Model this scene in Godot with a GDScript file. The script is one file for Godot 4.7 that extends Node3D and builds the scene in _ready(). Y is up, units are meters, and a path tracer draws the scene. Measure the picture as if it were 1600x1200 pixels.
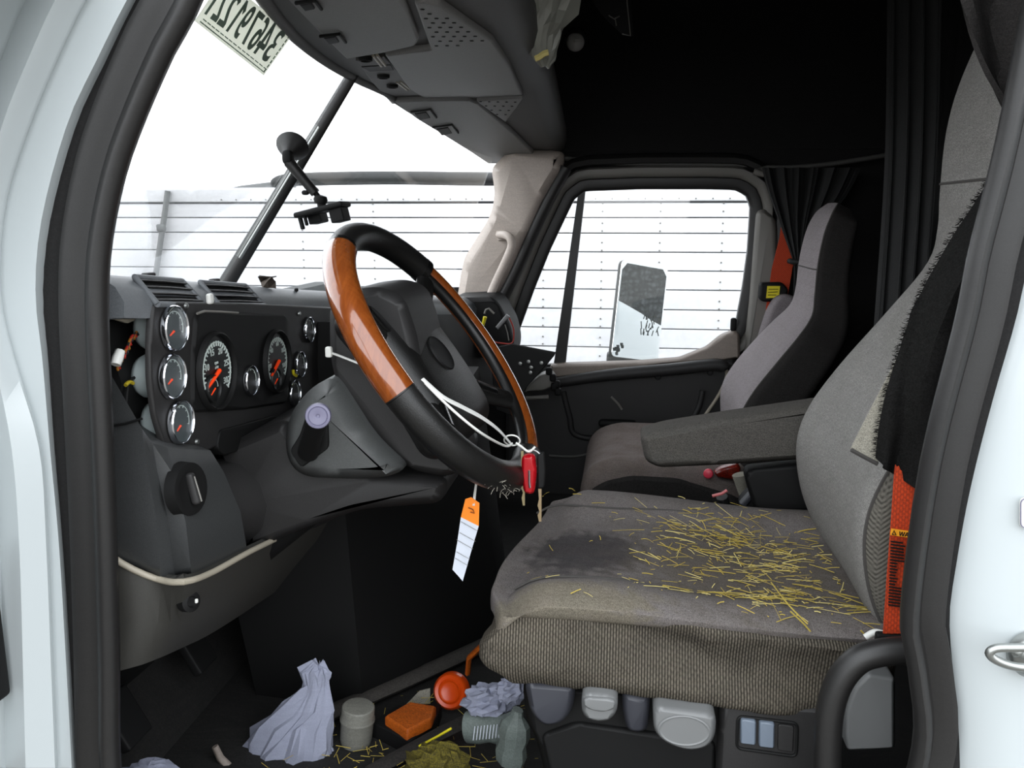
extends Node3D
# The cab of a parked highway truck, looked at through its open driver's door.
# Axes: x runs to the rear of the truck, y up from the cab floor, z from the passenger's door to the driver's. Metres.

var M := {}
var rng := RandomNumberGenerator.new()
var used := {}

func _ready() -> void:
	rng.seed = 4711
	# ---- camera -------------------------------------------------------------
	var cam := Camera3D.new()
	cam.name = "camera"
	cam.fov = 47.925
	cam.near = 0.02
	cam.far = 300.0
	cam.position = Vector3(0, 0.95, 0)
	cam.rotation_degrees = Vector3(-10.9, 7.4, 0)
	add_child(cam)
	cam.current = true
	# ---- overcast sky ---------------------------------------------------------
	var sky_look := ProceduralSkyMaterial.new()
	sky_look.sky_top_color = Color(0.93, 0.95, 0.97)
	sky_look.sky_horizon_color = Color(0.95, 0.96, 0.97)
	sky_look.ground_horizon_color = Color(0.50, 0.49, 0.47)
	sky_look.ground_bottom_color = Color(0.42, 0.41, 0.39)
	sky_look.sky_energy_multiplier = 1.0
	var sky := Sky.new()
	sky.sky_material = sky_look
	var env := Environment.new()
	env.background_mode = Environment.BG_SKY
	env.sky = sky
	env.tonemap_mode = Environment.TONE_MAPPER_LINEAR
	env.tonemap_exposure = 4.5
	env.sdfgi_enabled = true
	env.ssao_enabled = true
	env.ssil_enabled = true
	var world := WorldEnvironment.new()
	world.name = "world"
	world.environment = env
	add_child(world)
	# ---- things, the largest first ---------------------------------------------
	make_materials()
	build_shell()
	build_driver_opening()
	build_open_door()
	build_windshield()
	build_passenger_side()
	build_dashboard()
	build_overhead()
	build_driver_seat()
	build_passenger_seat()
	build_steering()
	build_belts_and_cloth()
	build_curtains()
	build_outside()
	build_small_things()
	build_litter()

# ---------------------------------------------------------------- scene tree
func numbered(called: String) -> String:
	var n: int = used.get(called, 0)
	used[called] = n + 1
	return called if n == 0 else "%s_%03d" % [called, n]

func thing(called: String, label: String, category: String, base := Vector3.ZERO, group := "") -> Node3D:
	var o := Node3D.new()
	o.name = numbered(called)
	o.position = base
	add_child(o)
	o.set_meta("label", label)
	o.set_meta("category", category)
	if group != "":
		o.set_meta("group", group)
	return o

func setting(called: String, label: String, base := Vector3.ZERO) -> Node3D:
	var o := Node3D.new()
	o.name = called
	o.position = base
	add_child(o)
	o.set_meta("kind", "structure")
	o.set_meta("label", label)
	return o

# a part (child of a thing) or a sub-part (child of a part); vertices are given in world metres
func part(parent: Node3D, called: String, mb: MB, material: Material, label := "") -> MeshInstance3D:
	var o := MeshInstance3D.new()
	o.name = called
	o.mesh = mb.commit()
	o.material_override = material
	o.cast_shadow = GeometryInstance3D.SHADOW_CASTING_SETTING_ON
	if not (parent is MeshInstance3D):
		o.position = -parent.position
	parent.add_child(o, true)
	if label != "":
		o.set_meta("label", label)
	return o

# ---------------------------------------------------------------- mesh building
class MB:
	var v := PackedVector3Array()
	var c := PackedColorArray()
	var tinted := false
	var crease := 0.62

	func bend(p: Vector3) -> Vector3:      # shapes of their own override these two
		return p

	func tint(_p: Vector3) -> Color:
		return Color.WHITE

	func tri(a: Vector3, b: Vector3, d: Vector3) -> void:   # counter-clockwise seen from outside
		if (b - a).cross(d - a).length_squared() < 1e-16:
			return
		v.append(a); v.append(d); v.append(b)

	func quad(a: Vector3, b: Vector3, d: Vector3, e: Vector3) -> void:
		tri(a, b, d)
		tri(a, d, e)

	func commit() -> ArrayMesh:
		var n := v.size() / 3
		var fn := PackedVector3Array()
		fn.resize(n)
		var at := {}
		for i in n:
			var w := (v[i * 3 + 2] - v[i * 3]).cross(v[i * 3 + 1] - v[i * 3])
			fn[i] = w
			for k in 3:
				var key := Vector3i((v[i * 3 + k] * 20000.0).round())
				if at.has(key):
					at[key].append(i)
				else:
					at[key] = [i]
		var nn := PackedVector3Array()
		nn.resize(v.size())
		for i in n:
			var me := fn[i].normalized()
			for k in 3:
				var key := Vector3i((v[i * 3 + k] * 20000.0).round())
				var s := Vector3.ZERO
				for j in at[key]:
					var o: Vector3 = fn[j]
					if o.normalized().dot(me) > crease:
						s += o
				nn[i * 3 + k] = s.normalized() if s.length_squared() > 1e-20 else me
		var arrays := []
		arrays.resize(Mesh.ARRAY_MAX)
		arrays[Mesh.ARRAY_VERTEX] = v
		arrays[Mesh.ARRAY_NORMAL] = nn
		if tinted:
			c.resize(v.size())
			for i in v.size():
				c[i] = tint(v[i])
			arrays[Mesh.ARRAY_COLOR] = c
		var m := ArrayMesh.new()
		m.add_surface_from_arrays(Mesh.PRIMITIVE_TRIANGLES, arrays)
		return m

	# closed or open rings joined into a skin; rings are arrays of Vector3 of one length
	func loft(rings: Array, closed := true, cap_a := true, cap_b := true) -> void:
		var n: int = rings[0].size()
		for i in rings.size() - 1:
			var a: Array = rings[i]
			var b: Array = rings[i + 1]
			for j in (n if closed else n - 1):
				var k := (j + 1) % n
				quad(a[j], a[k], b[k], b[j])
		if closed and cap_a:
			fan(rings[0], true)
		if closed and cap_b:
			fan(rings[-1], false)

	func fan(ring: Array, flip: bool) -> void:
		var m := Vector3.ZERO
		for p in ring:
			m += p
		m /= ring.size()
		for j in ring.size():
			var k := (j + 1) % ring.size()
			if flip:
				tri(m, ring[k], ring[j])
			else:
				tri(m, ring[j], ring[k])

	# a pipe along points; r is a number or one radius per point; flat squeezes the section along the second axis
	func tube(pts: Array, r, seg := 10, caps := true, flat := 1.0, up := Vector3.UP) -> void:
		var rings := []
		var side := Vector3.ZERO
		for i in pts.size():
			var t: Vector3 = (pts[mini(i + 1, pts.size() - 1)] - pts[maxi(i - 1, 0)]).normalized()
			if i == 0:
				side = t.cross(up)
				if side.length() < 0.05:
					side = t.cross(Vector3.RIGHT)
			side = (side - t * side.dot(t)).normalized()
			var other := t.cross(side)
			var rad: float = r[i] if r is Array else r
			var ring := []
			for j in seg:
				var a := TAU * j / seg
				ring.append(pts[i] + side * cos(a) * rad + other * sin(a) * rad * flat)
			rings.append(ring)
		loft(rings, true, caps, caps)

	# a profile of (radius, height) turned about an axis
	func lathe(profile: Array, at: Vector3, axis: Vector3, seg := 24, squash := 1.0, up := Vector3.UP) -> void:
		var h := axis.normalized()
		var s := h.cross(up)
		if s.length() < 0.05:
			s = h.cross(Vector3.RIGHT)
		s = s.normalized()
		var o := h.cross(s)
		var rings := []
		for p in profile:
			var ring := []
			for j in seg:
				var a := TAU * j / seg
				ring.append(at + h * p.y + s * cos(a) * p.x * squash + o * sin(a) * p.x)
			rings.append(ring)
		loft(rings, true, profile[0].x > 1e-5, profile[-1].x > 1e-5)

	# a plate: outline pts (one plane), thickened by the vector ext, edge of the outer face chamfered by bev
	func slab(pts: Array, ext: Vector3, bev := 0.0) -> void:
		var n := pts.size()
		var nor := Vector3.ZERO
		for i in n:
			nor += pts[i].cross(pts[(i + 1) % n])
		nor = nor.normalized()
		var p := pts.duplicate()
		if nor.dot(ext) > 0.0:
			p.reverse()
			nor = -nor
		var ax: Vector3 = (p[1] - p[0]).normalized()
		var ay := nor.cross(ax)
		var flat := PackedVector2Array()
		for q in p:
			flat.append(Vector2((q - p[0]).dot(ax), (q - p[0]).dot(ay)))
		var idx := Geometry2D.triangulate_polygon(flat)
		var top := p
		if bev > 0.0:
			top = []
			var low := []
			for i in n:
				var e0: Vector2 = (flat[i] - flat[(i + n - 1) % n]).normalized()
				var e1: Vector2 = (flat[(i + 1) % n] - flat[i]).normalized()
				var m := (e0.orthogonal() + e1.orthogonal()).normalized() * -1.0
				m /= maxf(0.5, absf(m.dot(e0.orthogonal())))
				top.append(p[i] + (ax * m.x + ay * m.y) * bev)
				low.append(p[i] + ext.normalized() * bev)
			for i in n:
				var k := (i + 1) % n
				quad(low[i], low[k], top[k], top[i])
			p = low
		for i in range(0, idx.size(), 3):
			var a: Vector3 = top[idx[i]]
			var b: Vector3 = top[idx[i + 1]]
			var d: Vector3 = top[idx[i + 2]]
			if (b - a).cross(d - a).dot(nor) < 0.0:
				var s := b
				b = d
				d = s
			tri(a, b, d)
			var back := ext - (ext.normalized() * bev if bev > 0.0 else Vector3.ZERO)
			var pa: Vector3 = p[idx[i]] + back
			var pb: Vector3 = p[idx[i + 1]] + back
			var pd: Vector3 = p[idx[i + 2]] + back
			if (pb - pa).cross(pd - pa).dot(nor) > 0.0:
				var s2 := pb
				pb = pd
				pd = s2
			tri(pa, pb, pd)
		var down := ext - (ext.normalized() * bev if bev > 0.0 else Vector3.ZERO)
		for i in n:
			var k := (i + 1) % n
			quad(p[i] + down, p[k] + down, p[k], p[i])

	func box(lo: Vector3, hi: Vector3, bev := 0.0) -> void:
		if bev <= 0.0:
			slab([Vector3(lo.x, lo.y, hi.z), Vector3(hi.x, lo.y, hi.z), Vector3(hi.x, hi.y, hi.z), Vector3(lo.x, hi.y, hi.z)], Vector3(0, 0, lo.z - hi.z))
		else:
			soft((lo + hi) / 2, hi - lo, bev, 1, 2)

	# rounded box; m cells along each flat, k over each rounding; bend() moves the finished points
	func soft(mid: Vector3, size: Vector3, r: float, m := 1, k := 4, basis := Basis.IDENTITY) -> void:
		var h := size / 2
		r = minf(r, minf(h.x, minf(h.y, h.z)) * 0.999)
		var ticks := []
		for ax in 3:
			var t := []
			var e: float = h[ax]
			for i in k:
				t.append(-e + r * (1.0 - cos(PI / 2 * i / k)))
			for i in m + 1:
				t.append(lerpf(-e + r, e - r, float(i) / m))
			for i in range(k - 1, -1, -1):
				t.append(e - r * (1.0 - cos(PI / 2 * i / k)))
			ticks.append(t)
		for ax in 3:
			var b := (ax + 1) % 3
			var d := (ax + 2) % 3
			for s in [-1.0, 1.0]:
				var rows := []
				for u in ticks[b]:
					var row := []
					for w in ticks[d]:
						var q := Vector3.ZERO
						q[ax] = h[ax] * s
						q[b] = u
						q[d] = w
						var inner := q.clamp(-h + Vector3.ONE * r, h - Vector3.ONE * r)
						var p := inner + (q - inner).normalized() * r
						row.append(bend(basis * p + mid))
					rows.append(row)
				for i in rows.size() - 1:
					for j in rows[0].size() - 1:
						if s > 0.0:
							quad(rows[i][j], rows[i + 1][j], rows[i + 1][j + 1], rows[i][j + 1])
						else:
							quad(rows[i][j], rows[i][j + 1], rows[i + 1][j + 1], rows[i + 1][j])

	# an open sheet of rows, given real thickness along each row normal
	func sheet(rows: Array, thick: float) -> void:
		var nr := rows.size()
		var nc: int = rows[0].size()
		var back := []
		for i in nr:
			var line := []
			for j in nc:
				var du: Vector3 = rows[mini(i + 1, nr - 1)][j] - rows[maxi(i - 1, 0)][j]
				var dv: Vector3 = rows[i][mini(j + 1, nc - 1)] - rows[i][maxi(j - 1, 0)]
				line.append(rows[i][j] - dv.cross(du).normalized() * thick)
			back.append(line)
		for i in nr - 1:
			for j in nc - 1:
				quad(rows[i][j], rows[i][j + 1], rows[i + 1][j + 1], rows[i + 1][j])
				quad(back[i][j], back[i + 1][j], back[i + 1][j + 1], back[i][j + 1])
		for i in nr - 1:
			quad(rows[i][0], rows[i + 1][0], back[i + 1][0], back[i][0])
			quad(rows[i + 1][nc - 1], rows[i][nc - 1], back[i][nc - 1], back[i + 1][nc - 1])
		for j in nc - 1:
			quad(rows[0][j + 1], rows[0][j], back[0][j], back[0][j + 1])
			quad(rows[nr - 1][j], rows[nr - 1][j + 1], back[nr - 1][j + 1], back[nr - 1][j])

	static func cushion_top(x: float, z: float) -> float:
		# upper face of the driver's cushion: raised side bolsters, sat-in middle, rounded front
		var w := (z + 1.35) / 0.26
		var y := 0.420 + 0.024 * smoothstep(0.45, 0.8, absf(w)) - 0.022 * smoothstep(-0.05, 0.30, x)
		y -= 0.055 * pow(maxf(0.0, -0.095 - x) / 0.09, 2.0)
		y -= 0.014 * pow(maxf(0.0, absf(w) - 0.80) / 0.20, 2.0)
		y += 0.004 * sin(x * 23.0 + z * 9.0) * smoothstep(1.0, 0.5, absf(w))
		return y

	func add_mesh(m: Mesh, xf: Transform3D) -> void:
		for s in m.get_surface_count():
			var a := m.surface_get_arrays(s)
			var vs: PackedVector3Array = a[Mesh.ARRAY_VERTEX]
			var ix = a[Mesh.ARRAY_INDEX]
			if ix == null or ix.size() == 0:
				for p in vs:
					v.append(xf * p)
			else:
				for i in ix:
					v.append(xf * vs[i])

# smooth curve through points (Catmull-Rom), n pieces per span
func curve(pts: Array, n := 6, closed := false) -> Array:
	var out := []
	var c := pts.size()
	for i in (c if closed else c - 1):
		var p0 = pts[(i + c - 1) % c] if closed else pts[maxi(i - 1, 0)]
		var p1 = pts[i]
		var p2 = pts[(i + 1) % c]
		var p3 = pts[(i + 2) % c] if closed else pts[mini(i + 2, c - 1)]
		for k in n:
			var t := float(k) / n
			out.append(0.5 * (2.0 * p1 + (p2 - p0) * t + (2.0 * p0 - 5.0 * p1 + 4.0 * p2 - p3) * t * t + (3.0 * p1 - p0 - 3.0 * p2 + p3) * t * t * t))
	if not closed:
		out.append(pts[-1])
	return out

# round the corners of an outline
func rounded(pts: Array, r: float, n := 4) -> Array:
	var out := []
	var c := pts.size()
	for i in c:
		var p: Vector3 = pts[i]
		var a: Vector3 = pts[(i + c - 1) % c]
		var b: Vector3 = pts[(i + 1) % c]
		var ra := minf(r, (a - p).length() * 0.45)
		var rb := minf(r, (b - p).length() * 0.45)
		var s := p + (a - p).normalized() * ra
		var e := p + (b - p).normalized() * rb
		for k in n + 1:
			var t := float(k) / n
			out.append(s.lerp(p, t).lerp(p.lerp(e, t), t))
	return out

# resample a polyline (or loop) to n points of equal spacing
func spaced(pts: Array, n: int, closed := false) -> Array:
	var p := pts.duplicate()
	if closed:
		p.append(pts[0])
	var total := 0.0
	for i in p.size() - 1:
		total += (p[i + 1] - p[i]).length()
	var out := []
	var seg := 0
	var done := 0.0
	for k in n:
		var want := total * k / (n if closed else n - 1)
		while seg < p.size() - 2 and done + (p[seg + 1] - p[seg]).length() < want:
			done += (p[seg + 1] - p[seg]).length()
			seg += 1
		var l: float = (p[seg + 1] - p[seg]).length()
		out.append(p[seg].lerp(p[seg + 1], clampf((want - done) / maxf(l, 1e-9), 0.0, 1.0)))
	return out

func moved(pts: Array, by: Vector3) -> Array:
	var out := []
	for p in pts:
		out.append(p + by)
	return out

# offset a loop in its z plane, outwards by d
func grown(loop: Array, d: float, dz := 0.0) -> Array:
	var out := []
	var n := loop.size()
	var area := 0.0
	for i in n:
		var a: Vector3 = loop[i]
		var b: Vector3 = loop[(i + 1) % n]
		area += a.x * b.y - b.x * a.y
	for i in n:
		var t: Vector3 = loop[(i + 1) % n] - loop[(i + n - 1) % n]
		var o := Vector3(t.y, -t.x, 0).normalized() * signf(area)
		out.append(loop[i] + o * d + Vector3(0, 0, dz))
	return out

func letters(text: String, size: float, depth := 0.0004, mono := false) -> TextMesh:
	var f := SystemFont.new()
	f.font_names = PackedStringArray(["Droid Sans Mono" if mono else "Droid Sans"])
	f.font_weight = 700
	var t := TextMesh.new()
	t.text = text
	t.font = f
	t.font_size = 48
	t.pixel_size = size / 48.0
	t.depth = depth
	t.curve_step = 2.0
	return t

# ---------------------------------------------------------------- materials
func plain(col: Color, rough := 0.8, metal := 0.0, spec := 0.5) -> StandardMaterial3D:
	var m := StandardMaterial3D.new()
	m.albedo_color = col
	m.roughness = rough
	m.metallic = metal
	m.metallic_specular = spec
	return m

func textured(m: StandardMaterial3D, tex: Image, scale: float, bump := 0.0) -> StandardMaterial3D:
	m.albedo_texture = ImageTexture.create_from_image(tex)
	m.uv1_triplanar = true
	m.uv1_world_triplanar = true
	m.uv1_scale = Vector3.ONE * scale
	if bump > 0.0:
		var b := tex.duplicate() as Image
		b.bump_map_to_normal_map(4.0)
		m.normal_enabled = true
		m.normal_texture = ImageTexture.create_from_image(b)
		m.normal_scale = bump
	return m

# grey grain around white: lo..1, with coarse patches of strength amp
func grain(size: int, lo: float, patch: float, freq: float, seed: int, sx := 1.0, sy := 1.0) -> Image:
	var n := FastNoiseLite.new()
	n.seed = seed
	n.frequency = freq
	n.fractal_octaves = 4
	var r := RandomNumberGenerator.new()
	r.seed = seed
	var im := Image.create(size, size, false, Image.FORMAT_RGB8)
	for y in size:
		for x in size:
			var ang := TAU * x / size
			var an2 := TAU * y / size
			var k := size / TAU
			var p := n.get_noise_3d(cos(ang) * k * sx + 300.0 * sin(an2), sin(ang) * k * sx, k * sy * cos(an2)) if patch > 0.0 else 0.0
			var f := clampf(1.0 - (1.0 - lo) * r.randf() - patch * (0.5 + 0.5 * p), 0.0, 1.0)
			im.set_pixel(x, y, Color(f, f, f))
	return im

# corduroy: columns of rounded ribs, broken by a pick every few rows
func ribs(size: int, count: int, lo: float, seed: int) -> Image:
	var r := RandomNumberGenerator.new()
	r.seed = seed
	var im := Image.create(size, size, false, Image.FORMAT_RGB8)
	for y in size:
		for x in size:
			var u := absf(sin(PI * count * x / size))
			var w := 0.75 + 0.25 * absf(sin(PI * count * 0.5 * y / size + PI * 0.5 * (x * count / size)))
			var f := clampf((lo + (1.0 - lo) * u) * w * (0.72 + 0.28 * r.randf()), 0.0, 1.0)
			im.set_pixel(x, y, Color(f, f * 0.985, f * 0.95))
	return im

func herringbone(size: int, lo: float, seed: int) -> Image:
	var r := RandomNumberGenerator.new()
	r.seed = seed
	var im := Image.create(size, size, false, Image.FORMAT_RGB8)
	for y in size:
		for x in size:
			var half := size / 4
			var xx := x % (half * 2)
			var d := xx if xx < half else half * 2 - xx
			var u := absf(sin(PI * (y + d) * 16.0 / size))
			var f := clampf((lo + (1.0 - lo) * u) * (0.75 + 0.25 * r.randf()), 0.0, 1.0)
			im.set_pixel(x, y, Color(f, f, f * 0.98))
	return im

func wood_grain(size: int, seed: int) -> Image:
	var n := FastNoiseLite.new()
	n.seed = seed
	n.frequency = 0.012
	n.fractal_octaves = 5
	var im := Image.create(size, size, false, Image.FORMAT_RGB8)
	for y in size:
		for x in size:
			var p := 0.5 + 0.5 * n.get_noise_2d(x * 3.0, y * 0.7)
			var q := 0.5 + 0.5 * sin(p * 22.0)
			im.set_pixel(x, y, Color(0.42, 0.20, 0.07).lerp(Color(0.54, 0.285, 0.11), q * 0.6 + p * 0.4))
	return im

func make_materials() -> void:
	var cloth := grain(128, 0.55, 0.12, 0.02, 3)
	M.paint = plain(Color(0.685, 0.71, 0.715), 0.35)
	M.paint.clearcoat_enabled = true
	M.paint.clearcoat = 0.5
	M.paint.clearcoat_roughness = 0.15
	M.rubber = textured(plain(Color(0.135, 0.131, 0.129), 0.45), grain(128, 0.8, 0.1, 0.03, 5), 9.0)
	M.black = plain(Color(0.06, 0.06, 0.06), 0.65, 0.0, 0.35)
	M.black_gloss = plain(Color(0.05, 0.05, 0.05), 0.25)
	M.lining = textured(plain(Color(0.11, 0.106, 0.106), 0.95), grain(128, 0.7, 0.2, 0.03, 6), 6.0)
	M.floor = textured(plain(Color(0.17, 0.16, 0.15), 0.85), grain(256, 0.5, 0.45, 0.03, 7), 3.0)
	M.pad = textured(plain(Color(0.47, 0.485, 0.50), 0.5), grain(128, 0.82, 0.08, 0.04, 8), 14.0, 0.15)
	M.shroud = textured(plain(Color(0.345, 0.352, 0.35), 0.5), grain(128, 0.82, 0.08, 0.04, 8), 14.0, 0.15)
	M.knee = textured(plain(Color(0.24, 0.235, 0.22), 0.6), grain(128, 0.86, 0.08, 0.04, 11), 14.0, 0.12)
	M.dash = textured(plain(Color(0.245, 0.25, 0.252), 0.5), grain(128, 0.82, 0.08, 0.04, 8), 14.0, 0.15)
	M.dash_dark = textured(plain(Color(0.155, 0.15, 0.15), 0.6), grain(128, 0.8, 0.1, 0.04, 9), 14.0, 0.15)
	M.console = textured(plain(Color(0.52, 0.515, 0.51), 0.6), grain(128, 0.86, 0.08, 0.04, 10), 14.0, 0.12)
	M.console_trim = textured(plain(Color(0.34, 0.335, 0.325), 0.65), grain(128, 0.86, 0.08, 0.04, 11), 14.0, 0.12)
	M.pillar = textured(plain(Color(0.80, 0.75, 0.71), 0.5), grain(128, 0.9, 0.08, 0.03, 12), 5.0)  # lighter copy of the beige, windshield light put into the colour
	M.beige = textured(plain(Color(0.56, 0.515, 0.48), 0.55), grain(128, 0.9, 0.08, 0.03, 12), 5.0)
	M.beige_edge = plain(Color(0.62, 0.59, 0.53), 0.5)
	M.grey_frame = plain(Color(0.45, 0.44, 0.42), 0.5)
	M.seat = textured(plain(Color(1, 1, 1), 0.95, 0.0, 0.2), cloth, 16.0, 0.5)
	M.seat.vertex_color_use_as_albedo = true
	M.seat_rib = textured(plain(Color(1, 1, 1), 0.95, 0.0, 0.2), ribs(256, 32, 0.35, 13), 8.0, 0.6)
	M.seat_rib.vertex_color_use_as_albedo = true
	M.seat_bone = textured(plain(Color(0.50, 0.485, 0.46), 0.95, 0.0, 0.2), herringbone(256, 0.5, 14), 9.0, 0.5)
	M.seat_dark = textured(plain(Color(0.27, 0.26, 0.255), 0.95, 0.0, 0.2), cloth, 16.0, 0.4)
	M.seam = plain(Color(0.25, 0.24, 0.23), 0.9)
	M.cloth_black = textured(plain(Color(0.16, 0.158, 0.155), 0.97, 0.0, 0.1), cloth, 12.0, 0.4)
	M.cloth_pale = textured(plain(Color(0.80, 0.78, 0.72), 0.95, 0.0, 0.1), cloth, 20.0, 0.3)
	M.curtain = textured(plain(Color(0.13, 0.133, 0.133), 0.8), cloth, 12.0, 0.3)
	M.wood = plain(Color(1, 1, 1), 0.18)
	textured(M.wood, wood_grain(256, 15), 5.0)
	M.wood.clearcoat_enabled = true
	M.wood.clearcoat = 1.0
	M.wood.clearcoat_roughness = 0.04
	M.leather = textured(plain(Color(0.085, 0.083, 0.08), 0.42), grain(128, 0.7, 0.1, 0.05, 16), 18.0, 0.5)
	M.chrome = plain(Color(0.85, 0.86, 0.88), 0.12, 1.0)
	M.steel = plain(Color(0.60, 0.61, 0.60), 0.35, 0.9)
	M.pod = plain(Color(0.66, 0.70, 0.70), 0.35)
	M.dial = plain(Color(0.035, 0.04, 0.04), 0.5)
	M.print = plain(Color(0.72, 0.76, 0.74), 0.7)
	M.needle = plain(Color(1.0, 0.27, 0.05), 0.5)
	M.lens = glass(Color(0.86, 0.93, 0.95), 0.04, 0.05)
	M.glass = glass(Color(0.9, 0.95, 0.93), 0.05, 0.02)
	M.white_plastic = plain(Color(0.86, 0.86, 0.84), 0.4)
	M.lilac = plain(Color(0.40, 0.39, 0.475), 0.45)
	M.grey_plastic = plain(Color(0.42, 0.425, 0.425), 0.42)
	M.slate_plastic = plain(Color(0.205, 0.21, 0.235), 0.5)
	M.switch = plain(Color(0.41, 0.45, 0.50), 0.4)
	M.orange_belt = textured(plain(Color(0.93, 0.30, 0.06), 0.75), ribs(128, 24, 0.8, 17), 12.0, 0.2)
	M.orange_box = textured(plain(Color(0.95, 0.46, 0.06), 0.6), grain(128, 0.7, 0.35, 0.04, 18), 6.0)
	M.orange_lens = plain(Color(0.80, 0.27, 0.04), 0.3)
	M.orange_tag = plain(Color(0.95, 0.52, 0.10), 0.7)
	M.yellow = plain(Color(0.86, 0.80, 0.12), 0.6)
	M.red = plain(Color(0.62, 0.05, 0.09), 0.25)
	M.red_bag = textured(plain(Color(0.90, 0.22, 0.10), 0.35), grain(64, 0.35, 0.5, 0.09, 19), 14.0)
	M.paper = plain(Color(0.80, 0.82, 0.86), 0.85)
	M.paper_dirty = textured(plain(Color(0.62, 0.635, 0.71), 0.9), grain(256, 0.9, 0.10, 0.02, 20), 5.0)
	M.paper_dirty.backlight_enabled = true
	M.paper_dirty.backlight = Color(0.15, 0.15, 0.16)
	M.sticker = plain(Color(0.97, 0.985, 0.955), 0.8)
	M.sticker.backlight_enabled = true
	M.sticker.backlight = Color(1.0, 1.0, 0.97)
	M.sticker_ink = plain(Color(0.40, 0.48, 0.42), 0.8)
	M.sticker_ink.backlight_enabled = true
	M.sticker_ink.backlight = Color(0.12, 0.16, 0.13)
	M.cardboard = textured(plain(Color(0.42, 0.37, 0.33), 0.9), grain(128, 0.6, 0.3, 0.04, 21), 8.0)
	M.scuffed = textured(plain(Color(0.36, 0.34, 0.32), 0.8), grain(128, 0.6, 0.3, 0.05, 30), 8.0)
	M.stick = textured(plain(Color(0.26, 0.235, 0.215), 0.9), grain(128, 0.5, 0.4, 0.05, 22, 0.3, 1.0), 8.0)
	M.straw = plain(Color(0.66, 0.58, 0.25), 0.8)
	M.straw_pale = plain(Color(0.78, 0.72, 0.45), 0.8)
	M.rag = textured(plain(Color(0.62, 0.56, 0.10), 0.9), grain(128, 0.45, 0.5, 0.05, 23), 8.0)
	M.tub = textured(plain(Color(0.55, 0.545, 0.51), 0.5), grain(128, 0.85, 0.2, 0.04, 29), 6.0)
	M.can = textured(plain(Color(0.50, 0.54, 0.52), 0.45), grain(128, 0.75, 0.2, 0.04, 24), 8.0)
	M.trailer = textured(plain(Color(0.93, 0.93, 0.94), 0.5), grain(128, 0.96, 0.05, 0.03, 25), 0.6)
	M.trailer_gap = plain(Color(0.36, 0.36, 0.37), 0.8)
	M.tarp = textured(plain(Color(0.16, 0.16, 0.165), 0.5), grain(128, 0.6, 0.4, 0.03, 26), 3.0)
	M.ground = textured(plain(Color(0.55, 0.53, 0.50), 0.95), grain(256, 0.6, 0.25, 0.03, 27), 0.8)
	M.mirror = plain(Color(0.93, 0.94, 0.94), 0.05, 1.0)
	M.dirt_reflection = textured(plain(Color(0.36, 0.37, 0.38), 0.7), dirt_reflection(256, 28), 3.4)
	M.bag_clear = plain(Color(0.50, 0.50, 0.47), 0.3)

func glass(col: Color, alpha: float, rough: float) -> StandardMaterial3D:
	var m := plain(Color(col.r, col.g, col.b, alpha), rough)
	m.transparency = BaseMaterial3D.TRANSPARENCY_ALPHA
	return m

# mottled dirt, scratches and a painted dark reflection for the mirror
func dirt_reflection(size: int, seed: int) -> Image:
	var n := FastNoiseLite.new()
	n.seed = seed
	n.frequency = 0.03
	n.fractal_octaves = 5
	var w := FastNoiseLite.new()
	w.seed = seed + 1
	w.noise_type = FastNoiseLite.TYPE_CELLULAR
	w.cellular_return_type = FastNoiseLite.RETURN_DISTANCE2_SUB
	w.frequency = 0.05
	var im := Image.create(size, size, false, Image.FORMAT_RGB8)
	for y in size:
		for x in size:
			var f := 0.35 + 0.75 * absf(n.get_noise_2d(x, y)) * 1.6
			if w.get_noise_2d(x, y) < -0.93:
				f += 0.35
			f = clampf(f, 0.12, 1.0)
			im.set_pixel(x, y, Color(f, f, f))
	return im

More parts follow.
